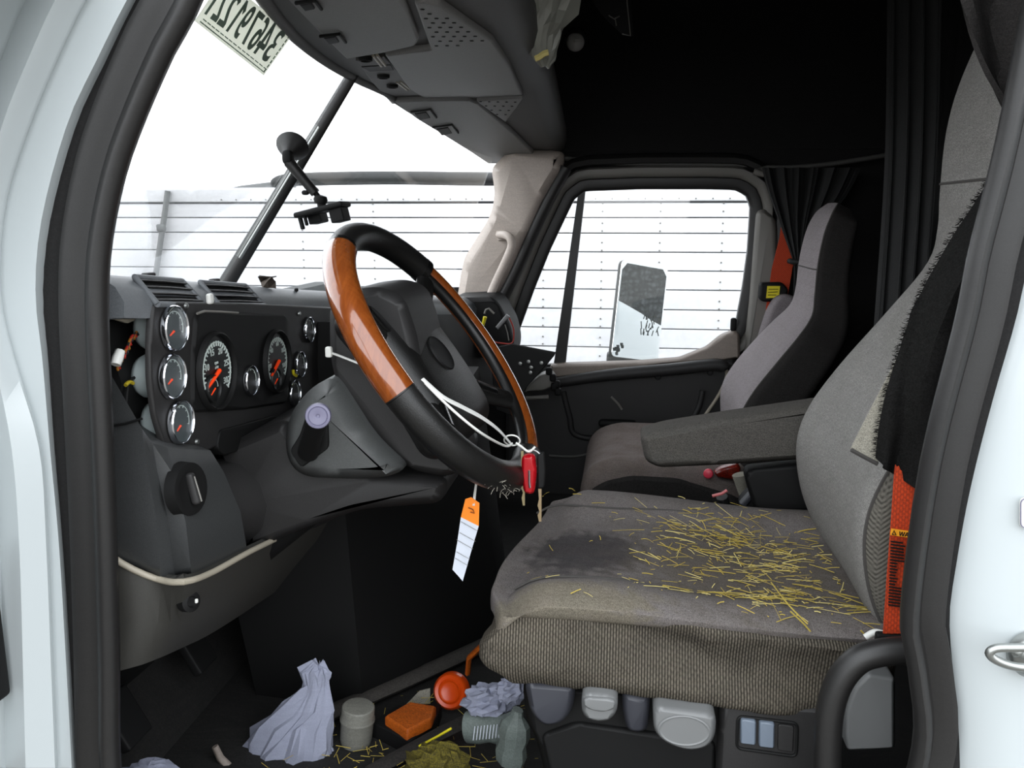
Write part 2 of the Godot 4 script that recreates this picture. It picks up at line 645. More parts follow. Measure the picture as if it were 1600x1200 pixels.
# ---------------------------------------------------------------- the cab itself
func build_shell() -> void:
	var s := setting("floor", "dark rubber floor of the cab")
	var b := MB.new()
	b.box(Vector3(-1.15, -0.08, -3.02), Vector3(1.25, 0.0, -0.93))
	part(s, "mat", b, M.floor)
	s = setting("ceiling", "black lined roof of the cab")
	b = MB.new()
	b.box(Vector3(-1.15, 1.88, -3.05), Vector3(1.25, 1.95, -0.86))
	part(s, "lining", b, M.lining)
	b = MB.new()   # seams of the roof lining
	for x in [0.15, 0.55]:
		b.tube([Vector3(x, 1.878, -3.0), Vector3(x, 1.878, -0.95)], 0.004, 6)
	part(s, "seam", b, M.black)
	s = setting("wall_rear", "dark rear wall of the cab behind the curtain")
	b = MB.new()
	b.box(Vector3(1.18, -0.05, -3.05), Vector3(1.25, 1.9, -0.86))
	part(s, "lining", b, M.lining)
	s = setting("wall_front", "black firewall under the windshield")
	b = MB.new()
	b.box(Vector3(-1.12, -0.05, -3.05), Vector3(-1.05, 0.72, -0.86))
	part(s, "panel", b, M.black)
	b = MB.new()   # sloping toe board
	b.slab([Vector3(-1.06, 0.0, -3.0), Vector3(-0.80, 0.0, -3.0), Vector3(-1.06, 0.35, -3.0)], Vector3(0, 0, 2.05))
	part(s, "toe_board", b, M.floor)
	b = MB.new()   # cowl outside, from the firewall up to the windshield's foot
	b.slab([Vector3(-1.20, 0.60, -3.05), Vector3(-1.04, 0.60, -3.05), Vector3(-1.04, 0.70, -3.05), Vector3(-1.20, 0.70, -3.05)], Vector3(0, 0, 2.19))
	part(s, "cowl", b, M.black)
	# centre tunnel between the foot wells: dark panel whose foot ends in a scuffed strip
	var t := setting("trim_1", "black centre console panel under the dashboard with a scuffed grey foot strip")
	b = MB.new()
	var foot := [Vector3(-0.72, 0.0, -1.52), Vector3(-0.49, 0.0, -1.50), Vector3(-0.40, 0.0, -1.62), Vector3(-0.25, 0.0, -1.86), Vector3(-0.30, 0.0, -2.20), Vector3(-0.80, 0.0, -2.20)]
	var head := [Vector3(-0.80, 0.56, -1.50), Vector3(-0.52, 0.56, -1.50), Vector3(-0.45, 0.56, -1.66), Vector3(-0.36, 0.56, -1.90), Vector3(-0.38, 0.56, -2.24), Vector3(-0.80, 0.56, -2.24)]
	b.loft([foot, head])
	part(t, "panel", b, M.black)
	b = MB.new()
	b.tube(curve([Vector3(-0.6130, 0.0200, -1.3608), Vector3(-0.5255, 0.0200, -1.4609), Vector3(-0.4383, 0.0200, -1.5612), Vector3(-0.3539, 0.0200, -1.6654), Vector3(-0.2852, 0.0200, -1.7539)], 4), 0.021, 8, true, 0.6)
	part(t, "foot_strip", b, M.scuffed)

# the door opening on the driver's side: inner lining, rubber seal and white painted pillars
func opening() -> Array:
	var p := [Vector3(-0.6166, 0.2729, -0.9000), Vector3(-0.6060, 0.4046, -0.9000), Vector3(-0.5968, 0.5299, -0.9000), Vector3(-0.5896, 0.6495, -0.9000), Vector3(-0.5836, 0.7637, -0.9000), Vector3(-0.5797, 0.8370, -0.9000), Vector3(-0.5706, 0.9083, -0.9000), Vector3(-0.5484, 0.9842, -0.9000), Vector3(-0.5209, 1.0442, -0.9000), Vector3(-0.4786, 1.1179, -0.9000), Vector3(-0.4429, 1.1703, -0.9000)]
	p.append_array([Vector3(-0.36, 1.33, -0.90), Vector3(-0.27, 1.44, -0.90), Vector3(-0.14, 1.49, -0.90), Vector3(0.1, 1.50, -0.90), Vector3(0.27, 1.49, -0.90), Vector3(0.36, 1.42, -0.90), Vector3(0.375, 1.30, -0.90)])
	p.append_array([Vector3(0.3588, 1.1353, -0.9000), Vector3(0.3476, 1.0139, -0.9000), Vector3(0.3334, 0.9158, -0.9000), Vector3(0.3276, 0.8507, -0.9000), Vector3(0.3067, 0.7010, -0.9000), Vector3(0.3005, 0.5316, -0.9000), Vector3(0.3135, 0.4681, -0.9000), Vector3(0.3247, 0.3574, -0.9000)])
	p.append_array([Vector3(0.27, 0.18, -0.90), Vector3(0.22, 0.11, -0.90), Vector3(0.0, 0.10, -0.90), Vector3(-0.40, 0.10, -0.90), Vector3(-0.56, 0.13, -0.90), Vector3(-0.61, 0.20, -0.90)])
	return spaced(curve(p, 4, true), 180, true)

func build_driver_opening() -> void:
	var loop := opening()
	var w := setting("wall_driver", "white painted door frame of the cab round the open driver's doorway")
	# lining of the wall around the opening, closed to the roof and floor
	var b := MB.new()
	var inner := grown(loop, 0.11, -0.08)
	var inner2 := grown(loop, 0.045, -0.02)
	var rim := []
	for p in loop:
		var d: Vector3 = (p - Vector3(-0.1, 0.8, -0.9))
		var k := 1e9
		if absf(d.x) > 1e-6:
			k = minf(k, (1.35 if d.x > 0 else 1.02) / absf(d.x))
		if absf(d.y) > 1e-6:
			k = minf(k, (1.14 if d.y > 0 else 0.88) / absf(d.y))
		var e := Vector3(-0.1 + d.x * k, 0.8 + d.y * k, -0.92)
		if e.y > 0.70:   # the wall ends at the windshield pillar
			e.x = maxf(e.x, -0.80 + maxf(0.0, e.y - 0.83) * 0.58)
		rim.append(e)
	b.loft([moved(rim, Vector3(0, 0, -0.06)), inner, inner2, rim], true, false, false)
	part(w, "lining", b, M.lining)
	# rubber seal: a bulb inside, a flat lip outside
	b = MB.new()
	var rings := []
	var prof := [[0.060, -0.060], [0.020, -0.036], [0.003, -0.016], [0.001, -0.006], [0.005, 0.002], [0.012, 0.006], [0.021, 0.003], [0.026, -0.008], [0.030, -0.012], [0.040, -0.010], [0.052, -0.006], [0.060, -0.008], [0.063, -0.016], [0.060, -0.045]]
	for q in prof:
		var ring := []
		var g := grown(loop, 1.0)
		for i in loop.size():
			var o: Vector3 = g[i] - loop[i]
			var wide := lerpf(0.78, 1.0, clampf((0.1 - loop[i].x) / 0.5, 0.0, 1.0))
			ring.append(loop[i] + o * (q[0] * wide) + Vector3(0, 0, q[1]))
		rings.append(ring)
	b.loft(rings, true, false, false)
	part(w, "door_seal", b, M.rubber, "charcoal rubber door seal with a rounded inner bulb")
	# front pillar, left in view: groove beside the seal, weld edge, outer skin
	var a := spaced(curve([Vector3(-0.6894, 0.2422, -0.9350), Vector3(-0.6843, 0.3794, -0.9350), Vector3(-0.6785, 0.5526, -0.9350), Vector3(-0.6756, 0.6757, -0.9350), Vector3(-0.6703, 0.7858, -0.9350), Vector3(-0.6682, 0.8505, -0.9350), Vector3(-0.6565, 0.9136, -0.9350), Vector3(-0.6352, 0.9787, -0.9350), Vector3(-0.5997, 1.0589, -0.9350), Vector3(-0.5630, 1.1159, -0.9350), Vector3(-0.5214, 1.1807, -0.9350), Vector3(-0.4694, 1.2490, -0.9350)], 4), 40)
	var a2 := spaced(curve([Vector3(-0.6814, 0.2637, -0.9050), Vector3(-0.6744, 0.3968, -0.9050), Vector3(-0.6667, 0.5648, -0.9050), Vector3(-0.6653, 0.6841, -0.9050), Vector3(-0.6632, 0.7908, -0.9050), Vector3(-0.6641, 0.8534, -0.9050), Vector3(-0.6556, 0.9147, -0.9050), Vector3(-0.6362, 0.9779, -0.9050), Vector3(-0.6021, 1.0557, -0.9050), Vector3(-0.5668, 1.1111, -0.9050), Vector3(-0.5246, 1.1739, -0.9050), Vector3(-0.4737, 1.2401, -0.9050)], 4), 40)
	var e := spaced(curve([Vector3(-0.7009, 0.2619, -0.9050), Vector3(-0.6917, 0.3956, -0.9050), Vector3(-0.6801, 0.5641, -0.9050), Vector3(-0.6760, 0.6837, -0.9050), Vector3(-0.6970, 0.7901, -0.9050), Vector3(-0.7055, 0.8529, -0.9050), Vector3(-0.6996, 0.9145, -0.9050), Vector3(-0.6825, 0.9780, -0.9050), Vector3(-0.6461, 1.0530, -0.9050), Vector3(-0.6074, 1.1185, -0.9050), Vector3(-0.5699, 1.1753, -0.9050), Vector3(-0.5171, 1.2418, -0.9050)], 4), 40)
	var e2 := spaced(curve([Vector3(-0.6952, 0.2707, -0.8930), Vector3(-0.6860, 0.4027, -0.8930), Vector3(-0.6744, 0.5691, -0.8930), Vector3(-0.6702, 0.6871, -0.8930), Vector3(-0.6917, 0.7921, -0.8930), Vector3(-0.7009, 0.8541, -0.8930), Vector3(-0.6950, 0.9150, -0.8930), Vector3(-0.6781, 0.9777, -0.8930), Vector3(-0.6420, 1.0517, -0.8930), Vector3(-0.6037, 1.1163, -0.8930), Vector3(-0.5667, 1.1724, -0.8930), Vector3(-0.5144, 1.2381, -0.8930)], 4), 40)
	var f := spaced(curve([Vector3(-0.7185, 0.2831, -0.8720), Vector3(-0.7068, 0.4129, -0.8720), Vector3(-0.6927, 0.5763, -0.8720), Vector3(-0.6886, 0.6921, -0.8720), Vector3(-0.6981, 0.7953, -0.8720), Vector3(-0.7076, 0.8561, -0.8720), Vector3(-0.7016, 0.9157, -0.8720), Vector3(-0.6862, 0.9771, -0.8720), Vector3(-0.6555, 1.0497, -0.8720), Vector3(-0.6189, 1.1131, -0.8720), Vector3(-0.5835, 1.1681, -0.8720), Vector3(-0.5323, 1.2325, -0.8720)], 4), 40)
	var g2 := spaced(curve([Vector3(-0.7574, 0.2707, -0.8850), Vector3(-0.7440, 0.4029, -0.8850), Vector3(-0.7279, 0.5695, -0.8850), Vector3(-0.7232, 0.6874, -0.8850), Vector3(-0.7365, 0.7924, -0.8850), Vector3(-0.7498, 0.8543, -0.8850), Vector3(-0.7432, 0.9150, -0.8850), Vector3(-0.7256, 0.9776, -0.8850), Vector3(-0.6953, 1.0515, -0.8850), Vector3(-0.6589, 1.1162, -0.8850), Vector3(-0.6252, 1.1723, -0.8850), Vector3(-0.5716, 1.2379, -0.8850)], 4), 40)
	var h := spaced(curve([Vector3(-0.7478, 0.3302, -0.8000), Vector3(-0.7355, 0.4509, -0.8000), Vector3(-0.7189, 0.6030, -0.8000), Vector3(-0.7117, 0.7106, -0.8000), Vector3(-0.7132, 0.8066, -0.8000), Vector3(-0.7197, 0.8630, -0.8000), Vector3(-0.7118, 0.9182, -0.8000), Vector3(-0.6930, 0.9751, -0.8000), Vector3(-0.6628, 1.0423, -0.8000), Vector3(-0.6311, 1.1010, -0.8000), Vector3(-0.5979, 1.1519, -0.8000), Vector3(-0.5453, 1.2114, -0.8000)], 4), 40)
	var far := []
	for p in h:
		far.append(Vector3(p.x - 0.10, p.y + 0.02, -0.95))
	b = MB.new()
	b.loft([far, h, g2, f, e2, e, a2, a], false)
	part(w, "front_pillar", b, M.paint)
	b = MB.new()   # dark hinge plate at the edge of the frame
	b.soft(Vector3(-0.7343, 0.4962, -0.8500), Vector3(0.016, 0.23, 0.05), 0.006, 1, 3)
	part(w, "hinge_plate", b, M.black)
	# rear pillar, right in view
	var r0 := spaced(curve([Vector3(0.3765, 0.3135, -0.9350), Vector3(0.3730, 0.3375, -0.9350), Vector3(0.3651, 0.4023, -0.9350), Vector3(0.3455, 0.5174, -0.9350), Vector3(0.3457, 0.5823, -0.9350), Vector3(0.3520, 0.6714, -0.9350), Vector3(0.3647, 0.7669, -0.9350), Vector3(0.3780, 0.8474, -0.9350), Vector3(0.3835, 0.9012, -0.9350), Vector3(0.3947, 1.0118, -0.9350), Vector3(0.4043, 1.1416, -0.9350), Vector3(0.4092, 1.1980, -0.9350)], 4), 40)
	var rs := [r0]
	for k in [[0.012, 0.016], [0.030, 0.030], [0.055, 0.040], [0.10, 0.044], [0.22, 0.040], [0.24, 0.055], [0.9, 0.06]]:
		var ring := []
		for p in r0:
			ring.append(p + Vector3(k[0], 0.0, k[1]))
		rs.append(ring)
	b = MB.new()
	b.loft(rs, false)
	part(w, "rear_pillar", b, M.paint)
	b = MB.new()   # outer skin over the doorway and under it
	b.box(Vector3(-1.1, 1.56, -0.97), Vector3(1.25, 1.97, -0.85), 0.02)
	b.box(Vector3(0.46, 1.21, -0.97), Vector3(1.25, 1.60, -0.872), 0.01)
	b.box(Vector3(-1.1, -0.5, -0.97), Vector3(1.25, 0.05, -0.85), 0.02)
	part(w, "outer_skin", b, M.paint)
	# striker the door latches on
	var t := thing("door_striker", "steel loop door striker bolted to the white rear pillar", "striker", Vector3(0.4104, 0.5051, -0.8800))
	b = MB.new()
	b.tube(curve([Vector3(0.4131, 0.5271, -0.8600), Vector3(0.3969, 0.5260, -0.8600), Vector3(0.3796, 0.5241, -0.8600), Vector3(0.3741, 0.5182, -0.8600), Vector3(0.3808, 0.5116, -0.8600), Vector3(0.3959, 0.5064, -0.8600), Vector3(0.4173, 0.5044, -0.8600)], 4), 0.0045, 10)
	part(t, "loop", b, M.steel)
	b = MB.new()
	b.lathe([Vector2(0, 0.012), Vector2(0.018, 0.011), Vector2(0.024, 0.004), Vector2(0.025, -0.006)], Vector3(0.4285, 0.5058, -0.8850), Vector3(0, 0, 1), 20)
	part(t, "base_plate", b, M.steel)
	b = MB.new()
	b.lathe([Vector2(0, 0.004), Vector2(0.004, 0.003), Vector2(0.006, 0)], Vector3(0.4059, 0.5149, -0.8730), Vector3(0, 0, 1), 10)
	part(t, "bolt", b, M.steel)
	# certification sticker, mostly past the edge of the photograph
	t = thing("pillar_sticker", "white sticker with a dark outline on the rear pillar", "sticker", Vector3(0.4166, 0.6593, -0.8900))
	b = MB.new()
	b.slab(rounded([Vector3(0.3993, 0.6735, -0.8895), Vector3(0.4386, 0.6752, -0.8895), Vector3(0.4422, 0.6431, -0.8895), Vector3(0.4026, 0.6412, -0.8895)], 0.006), Vector3(0, 0, -0.002))
	part(t, "paper", b, M.white_plastic)
	b = MB.new()
	var o := rounded([Vector3(0.3997, 0.6730, -0.8890), Vector3(0.4379, 0.6746, -0.8890), Vector3(0.4413, 0.6439, -0.8890), Vector3(0.4029, 0.6421, -0.8890)], 0.006)
	o.append(o[0])
	b.tube(o, 0.0006, 6)
	part(t, "outline", b, M.lilac)

# the driver's own door stands open against the front, just outside the view on the left; it keeps light off the front pillar
func build_open_door() -> void:
	var d := setting("door_2", "driver's door swung open towards the front", Vector3(-0.80, 0.1, -0.80))
	var turn := Basis(Vector3.UP, 0.10)
	var at := hinge_foot()
	var b := MB.new()
	b.soft(at + turn * Vector3(-0.05, 0.42, 0.48), Vector3(0.08, 0.80, 0.94), 0.03, 1, 3, turn)
	part(d, "lower_shell", b, M.paint)
	b = MB.new()
	b.soft(at + turn * Vector3(0.0, 0.42, 0.48), Vector3(0.05, 0.74, 0.88), 0.03, 1, 3, turn)
	part(d, "inner_panel", b, M.dash_dark)
	b = MB.new()
	b.tube([at + turn * Vector3(-0.04, 0.80, 0.05), at + turn * Vector3(-0.04, 1.38, 0.42), at + turn * Vector3(-0.04, 1.40, 0.90), at + turn * Vector3(-0.04, 0.80, 0.92)], 0.03, 10)
	part(d, "window_frame", b, M.rubber)

func hinge_foot() -> Vector3:
	return Vector3(-0.86, 0.05, -0.84)

# ---------------------------------------------------------------- windshield
func glass_at(z: float, t: float) -> Vector3:
	var d := z + 1.93
	var q := d / 0.93
	var e := d * d if d < 0.5 else 0.25 + (d - 0.5)      # flatter towards the driver's pillar
	var foot := Vector3(-0.97 + 0.347 * e, 0.735 + 0.09 * q, z)
	return foot.lerp(Vector3(-0.582 + 0.19 * e, 1.29, z), t)

func build_windshield() -> void:
	var spans := [[-0.955, -1.905], [-1.955, -2.93]]
	for k in 2:
		var s := setting("window_%d" % (k + 1), ["driver's half of the split windshield", "passenger's half of the split windshield"][k])
		var b := MB.new()
		var rows := []
		for i in 13:
			var row := []
			for j in 17:
				row.append(glass_at(lerpf(spans[k][0], spans[k][1], j / 16.0), -0.06 + 1.12 * i / 12.0))
			rows.append(row)
		b.sheet(rows, 0.005)
		part(s, "pane", b, M.glass)
	var t := setting("trim_2", "black rubber centre strip of the windshield with a bright edge")
	var b2 := MB.new()
	var line := []
	for i in 9:
		line.append(glass_at(-1.93, -0.05 + 1.1 * i / 8.0))
	var ra := []
	for i in 9:
		ra.append(lerpf(0.021, 0.0125, i / 8.0))
	b2.tube(line, ra, 10, true, 0.55, Vector3(0, 0, 1))
	part(t, "strip", b2, M.rubber)
	b2 = MB.new()
	var edge := []
	for i in 7:
		edge.append(glass_at(-1.909, 0.22 + 0.52 * i / 6.0) + Vector3(0.006, 0, 0))
	b2.tube(edge, 0.004, 8)
	part(t, "bright_edge", b2, M.steel)
	# pillar of the driver's side between glass and seal
	t = setting("trim_3", "dark inner cover of the driver's side windshield pillar")
	b2 = MB.new()
	var pil := []
	pil = curve([Vector3(-0.6966, 0.7772, -0.9850), Vector3(-0.6941, 0.8413, -0.9850), Vector3(-0.6640, 0.9500, -0.9850), Vector3(-0.6135, 1.0609, -0.9850), Vector3(-0.5466, 1.1690, -0.9850), Vector3(-0.4879, 1.2515, -0.9850)], 3)
	b2.tube(pil, 0.028, 10)
	part(t, "cover", b2, M.lining)
	# header above the glass, closed up to the roof
	t = setting("wall_above_windshield", "dark bulkhead over the windshield")
	b2 = MB.new()
	var low := []
	var high := []
	for j in 21:
		var z := lerpf(-0.92, -3.0, j / 20.0)
		var p := glass_at(z, 1.0)
		low.append(p + Vector3(-0.012, 0.0, 0))
		high.append(Vector3(p.x + 0.02, 1.90, z))
	b2.sheet([low, high], 0.03)
	part(t, "panel", b2, M.lining)

# ---------------------------------------------------------------- passenger's side
func build_passenger_side() -> void:
	var pane_edge := [Vector3(-0.3732, 0.4757, -2.9600), Vector3(-0.3575, 0.5682, -2.9600), Vector3(-0.3069, 0.7084, -2.9600), Vector3(-0.2529, 0.8433, -2.9600), Vector3(-0.1999, 0.9564, -2.9600), Vector3(-0.1748, 1.0090, -2.9600), Vector3(-0.1389, 1.0361, -2.9600), Vector3(0.0428, 1.0416, -2.9600), Vector3(0.2505, 1.0408, -2.9600), Vector3(0.3490, 1.0383, -2.9600), Vector3(0.3845, 1.0219, -2.9600), Vector3(0.4005, 0.9870, -2.9600), Vector3(0.3994, 0.8464, -2.9600), Vector3(0.3891, 0.7199, -2.9600), Vector3(0.3738, 0.6062, -2.9600), Vector3(0.3627, 0.5736, -2.9600), Vector3(0.3240, 0.5447, -2.9600), Vector3(0.2827, 0.5177, -2.9600), Vector3(0.1881, 0.4784, -2.9600), Vector3(0.0587, 0.4668, -2.9600), Vector3(-0.1606, 0.4531, -2.9600), Vector3(-0.2384, 0.4492, -2.9600), Vector3(-0.3506, 0.4467, -2.9600)]
	var loop := spaced(pane_edge, 120, true)
	var w := setting("wall_passenger", "dark inner wall of the cab on the passenger's side")
	var b := MB.new()
	var rim := []
	for p in loop:
		var d: Vector3 = p - Vector3(0.05, 0.75, -2.96)
		var k := 1e9
		if absf(d.x) > 1e-6:
			k = minf(k, (1.2 if d.x > 0 else 1.2) / absf(d.x))
		if absf(d.y) > 1e-6:
			k = minf(k, (1.2 if d.y > 0 else 0.85) / absf(d.y))
		var e := Vector3(0.05 + d.x * k, 0.75 + d.y * k, -2.99)
		if e.y > 0.62:   # the wall ends at the windshield pillar
			e.x = maxf(e.x, -0.50 + (e.y - 0.62) * 0.42)
		rim.append(e)
	b.loft([grown(loop, 0.02, -0.07), grown(loop, 0.02, -0.01), grown(loop, 0.115, -0.01), rim, moved(rim, Vector3(0, 0, -0.08))], true, false, false)
	part(w, "lining", b, M.lining)
	b = MB.new()
	b.slab([Vector3(-0.34, 1.165, -2.965), Vector3(1.2, 1.165, -2.965), Vector3(1.2, 1.88, -2.965), Vector3(-0.42, 1.88, -2.965)], Vector3(0, 0, -0.02))
	part(w, "upper_panel", b, M.lining)
	b = MB.new()
	b.tube([Vector3(-0.2380, 1.1463, -2.9550), Vector3(-0.0432, 1.1263, -2.9550), Vector3(0.2059, 1.1203, -2.9550), Vector3(0.4093, 1.1167, -2.9550), Vector3(0.4810, 1.0921, -2.9550)], 0.008, 8)
	part(w, "header_edge", b, M.console_trim)
	b = MB.new()   # outer skin of the far side
	b.loft([grown(loop, 0.015, -0.07), grown(loop, 0.05, -0.09), moved(rim, Vector3(0, 0, -0.08))], true, false, false)
	part(w, "outer_skin", b, M.paint)
	# the door: frame, rubber, glass, divider, inner panel
	var door := setting("door_1", "closed passenger's door with window and dark moulded inner panel", Vector3(0, 0, -2.96))
	b = MB.new()
	b.loft([grown(loop, 0.001, -0.03), grown(loop, 0.0, 0.004), grown(loop, 0.012, 0.014), grown(loop, 0.036, 0.012), grown(loop, 0.040, 0.002)], true, false, false)
	part(door, "window_rubber", b, M.rubber)
	b = MB.new()
	b.loft([grown(loop, 0.038, 0.0), grown(loop, 0.042, 0.022), grown(loop, 0.052, 0.030), grown(loop, 0.068, 0.028), grown(loop, 0.074, 0.016), grown(loop, 0.076, -0.01)], true, false, false)
	part(door, "window_frame", b, M.grey_frame)
	b = MB.new()
	b.loft([grown(loop, 0.080, 0.0), grown(loop, 0.084, 0.026), grown(loop, 0.10, 0.032), grown(loop, 0.114, 0.02), grown(loop, 0.118, -0.01)], true, false, false)
	part(door, "door_seal", b, M.rubber)
	b = MB.new()
	b.slab([Vector3(-0.1595, 1.0432, -2.9850), Vector3(-0.1379, 1.0347, -2.9850), Vector3(-0.1978, 0.4459, -2.9850), Vector3(-0.2382, 0.4450, -2.9850)], Vector3(0, 0, 0.03), 0.0)
	part(door, "divider", b, M.rubber)
	var s := setting("window_3", "passenger's door window with a triangular front pane", Vector3(0, 0, -2.975))
	b = MB.new()
	b.slab([Vector3(-0.1397, 1.0407, -2.9750), Vector3(0.3547, 1.0428, -2.9750), Vector3(0.3982, 0.9914, -2.9750), Vector3(0.3911, 0.7187, -2.9750), Vector3(0.3732, 0.5675, -2.9750), Vector3(0.2755, 0.4667, -2.9750), Vector3(-0.1971, 0.4453, -2.9750)], Vector3(0, 0, -0.005))
	part(s, "pane", b, M.glass)
	b = MB.new()
	b.slab([Vector3(-0.1758, 1.0177, -2.9750), Vector3(-0.2374, 0.4444, -2.9750), Vector3(-0.3864, 0.4411, -2.9750), Vector3(-0.3594, 0.5730, -2.9750), Vector3(-0.2542, 0.8471, -2.9750)], Vector3(0, 0, -0.005))
	part(s, "vent_pane", b, M.glass)
	# door trim
	b = MB.new()
	b.slab(rounded([Vector3(-0.3766, 0.3734, -2.9000), Vector3(-0.2266, 0.4129, -2.9000), Vector3(0.0583, 0.4482, -2.9000), Vector3(0.3100, 0.4841, -2.9000), Vector3(0.3720, 0.4918, -2.9000), Vector3(0.3927, 0.4059, -2.9000), Vector3(0.3656, 0.1848, -2.9000), Vector3(0.2901, -0.0455, -2.9000), Vector3(0.2523, -0.1873, -2.9000), Vector3(-0.3998, -0.2209, -2.9000), Vector3(-0.3990, 0.2958, -2.9000)], 0.02), Vector3(0, 0, -0.06), 0.012)
	part(door, "inner_panel", b, M.dash_dark)
	b = MB.new()
	b.slab(rounded([Vector3(-0.2493, 0.4537, -2.9050), Vector3(-0.1576, 0.4601, -2.9050), Vector3(0.0577, 0.4714, -2.9050), Vector3(0.1889, 0.4850, -2.9050), Vector3(0.2776, 0.5236, -2.9050), Vector3(0.3236, 0.5651, -2.9050), Vector3(0.3641, 0.5829, -2.9050), Vector3(0.3811, 0.5725, -2.9050), Vector3(0.3871, 0.4913, -2.9050), Vector3(0.3109, 0.4768, -2.9050), Vector3(0.1007, 0.4592, -2.9050), Vector3(0.0800, 0.4390, -2.9050), Vector3(-0.1919, 0.4128, -2.9050), Vector3(-0.2402, 0.4116, -2.9050)], 0.012, 3), Vector3(0, 0, -0.05), 0.008)
	part(door, "sill_cap", b, M.beige, "beige sill cap rising to the rear corner of the window")
	b = MB.new()
	b.tube(curve([Vector3(-0.2252, 0.3979, -2.8850), Vector3(-0.0482, 0.4286, -2.8850), Vector3(0.1636, 0.4531, -2.8850), Vector3(0.3091, 0.4715, -2.8850), Vector3(0.3347, 0.4548, -2.8850)], 5), [0.017, 0.018, 0.019, 0.019, 0.02, 0.02, 0.021, 0.021, 0.021, 0.021, 0.021, 0.021, 0.021, 0.021, 0.021, 0.021, 0.021, 0.021, 0.020, 0.018, 0.015], 12)
	part(door, "arm_rail", b, M.dash_dark)
	b = MB.new()
	b.tube(curve([Vector3(0.3264, 0.4788, -2.8950), Vector3(0.3449, 0.4382, -2.8950), Vector3(0.3267, 0.3791, -2.8950), Vector3(0.2916, 0.3168, -2.8950), Vector3(0.2519, 0.2537, -2.8950), Vector3(0.2241, 0.2037, -2.8950)], 5), 0.006, 8)
	part(door, "trim_bead", b, M.beige_edge)
	b = MB.new()
	b.tube(curve([Vector3(-0.1994, 0.3655, -2.8950), Vector3(-0.1765, 0.2808, -2.8950), Vector3(-0.1425, 0.2095, -2.8950), Vector3(0.0648, 0.2118, -2.8950), Vector3(0.2034, 0.2432, -2.8950), Vector3(0.2537, 0.3157, -2.8950), Vector3(0.2679, 0.3820, -2.8950)], 6), 0.010, 8)
	part(door, "recess_rim", b, M.dash_dark)
	b = MB.new()
	b.soft(Vector3(-0.0122, 0.2600, -2.8900), Vector3(0.13, 0.03, 0.03), 0.014, 1, 3)
	part(door, "pull_handle", b, M.black)
	b = MB.new()
	b.tube(curve([Vector3(-0.2457, 0.1378, -2.8930), Vector3(-0.1524, 0.1389, -2.8930), Vector3(-0.0756, 0.1599, -2.8930)], 4), 0.005, 8)
	part(door, "pocket_edge", b, M.console_trim)
	for p in [Vector3(0.1186, 0.4258, -2.8980), Vector3(0.2886, 0.4450, -2.8980)]:
		b = MB.new()
		b.lathe([Vector2(0, 0.008), Vector2(0.008, 0.007), Vector2(0.010, 0)], p + Vector3(0, 0, 0.016), Vector3(0, 0, 1), 12)
		part(door, "button", b, M.black)
	b = MB.new()   # crank, a torn stub of trim
	b.tube(curve([Vector3(-0.0359, 0.3534, -2.8880), Vector3(-0.0139, 0.3318, -2.8880), Vector3(0.0017, 0.3100, -2.8880)], 3), 0.004, 6)
	part(door, "torn_wire", b, M.grey_frame)
	b = MB.new()
	b.soft(Vector3(0.3621, 0.6010, -2.9300), Vector3(0.02, 0.045, 0.02), 0.008, 1, 3)
	part(door, "lock_knob", b, M.black)
	# windshield pillar cover with grab handle
	var t := setting("trim_4", "beige cover of the passenger's side windshield pillar", Vector3(-0.4579, 0.6871, -2.8600))
	b = MB.new()
	b.slab(rounded([Vector3(-0.4428, 1.1095, -2.8600), Vector3(-0.4326, 1.0322, -2.8600), Vector3(-0.4392, 0.9810, -2.8600), Vector3(-0.4564, 0.9397, -2.8600), Vector3(-0.5348, 0.8203, -2.8600), Vector3(-0.5484, 0.7651, -2.8600), Vector3(-0.5649, 0.6643, -2.8600), Vector3(-0.4406, 0.6658, -2.8600), Vector3(-0.3929, 0.7410, -2.8600), Vector3(-0.3248, 0.8881, -2.8600), Vector3(-0.2666, 1.0113, -2.8600), Vector3(-0.2133, 1.0919, -2.8600), Vector3(-0.2058, 1.1597, -2.8600), Vector3(-0.3714, 1.1773, -2.8600)], 0.015, 3), Vector3(0, 0, -0.11), 0.028)
	part(t, "cover", b, M.pillar)
	b = MB.new()   # edge strip of the doorway beside the cover
	b.tube(curve([Vector3(-0.4160, 0.6731, -2.9000), Vector3(-0.3593, 0.7855, -2.9000), Vector3(-0.2953, 0.9292, -2.9000), Vector3(-0.2410, 1.0368, -2.9000), Vector3(-0.1998, 1.1100, -2.9000)], 4), 0.022, 10)
	part(t, "doorway_edge", b, M.rubber)
	var h := thing("grab_handle", "beige grab handle on the passenger's windshield pillar", "handle", Vector3(-0.3993, 0.7849, -2.8300))
	b = MB.new()
	b.tube(curve([Vector3(-0.4125, 0.8943, -2.8500), Vector3(-0.3879, 0.8952, -2.8100), Vector3(-0.3686, 0.8855, -2.7900), Vector3(-0.3644, 0.8591, -2.7900), Vector3(-0.3832, 0.8120, -2.7900), Vector3(-0.4148, 0.7458, -2.7900), Vector3(-0.4382, 0.6915, -2.7900), Vector3(-0.4603, 0.6546, -2.8200)], 4), 0.0135, 10)
	part(h, "bar", b, M.pillar)
	b = MB.new()
	b.slab(rounded([Vector3(-0.4219, 0.9089, -2.8420), Vector3(-0.3902, 0.9090, -2.8420), Vector3(-0.3860, 0.8780, -2.8420), Vector3(-0.4178, 0.8738, -2.8420)], 0.008), Vector3(0, 0, -0.02), 0.003)
	part(h, "mount", b, M.pillar)
	b = MB.new()
	b.lathe([Vector2(0, 0.004), Vector2(0.006, 0.003), Vector2(0.007, -0.004)], Vector3(-0.4084, 0.8946, -2.8360), Vector3(0, 0, 1), 12)
	part(h, "screw", b, M.black)
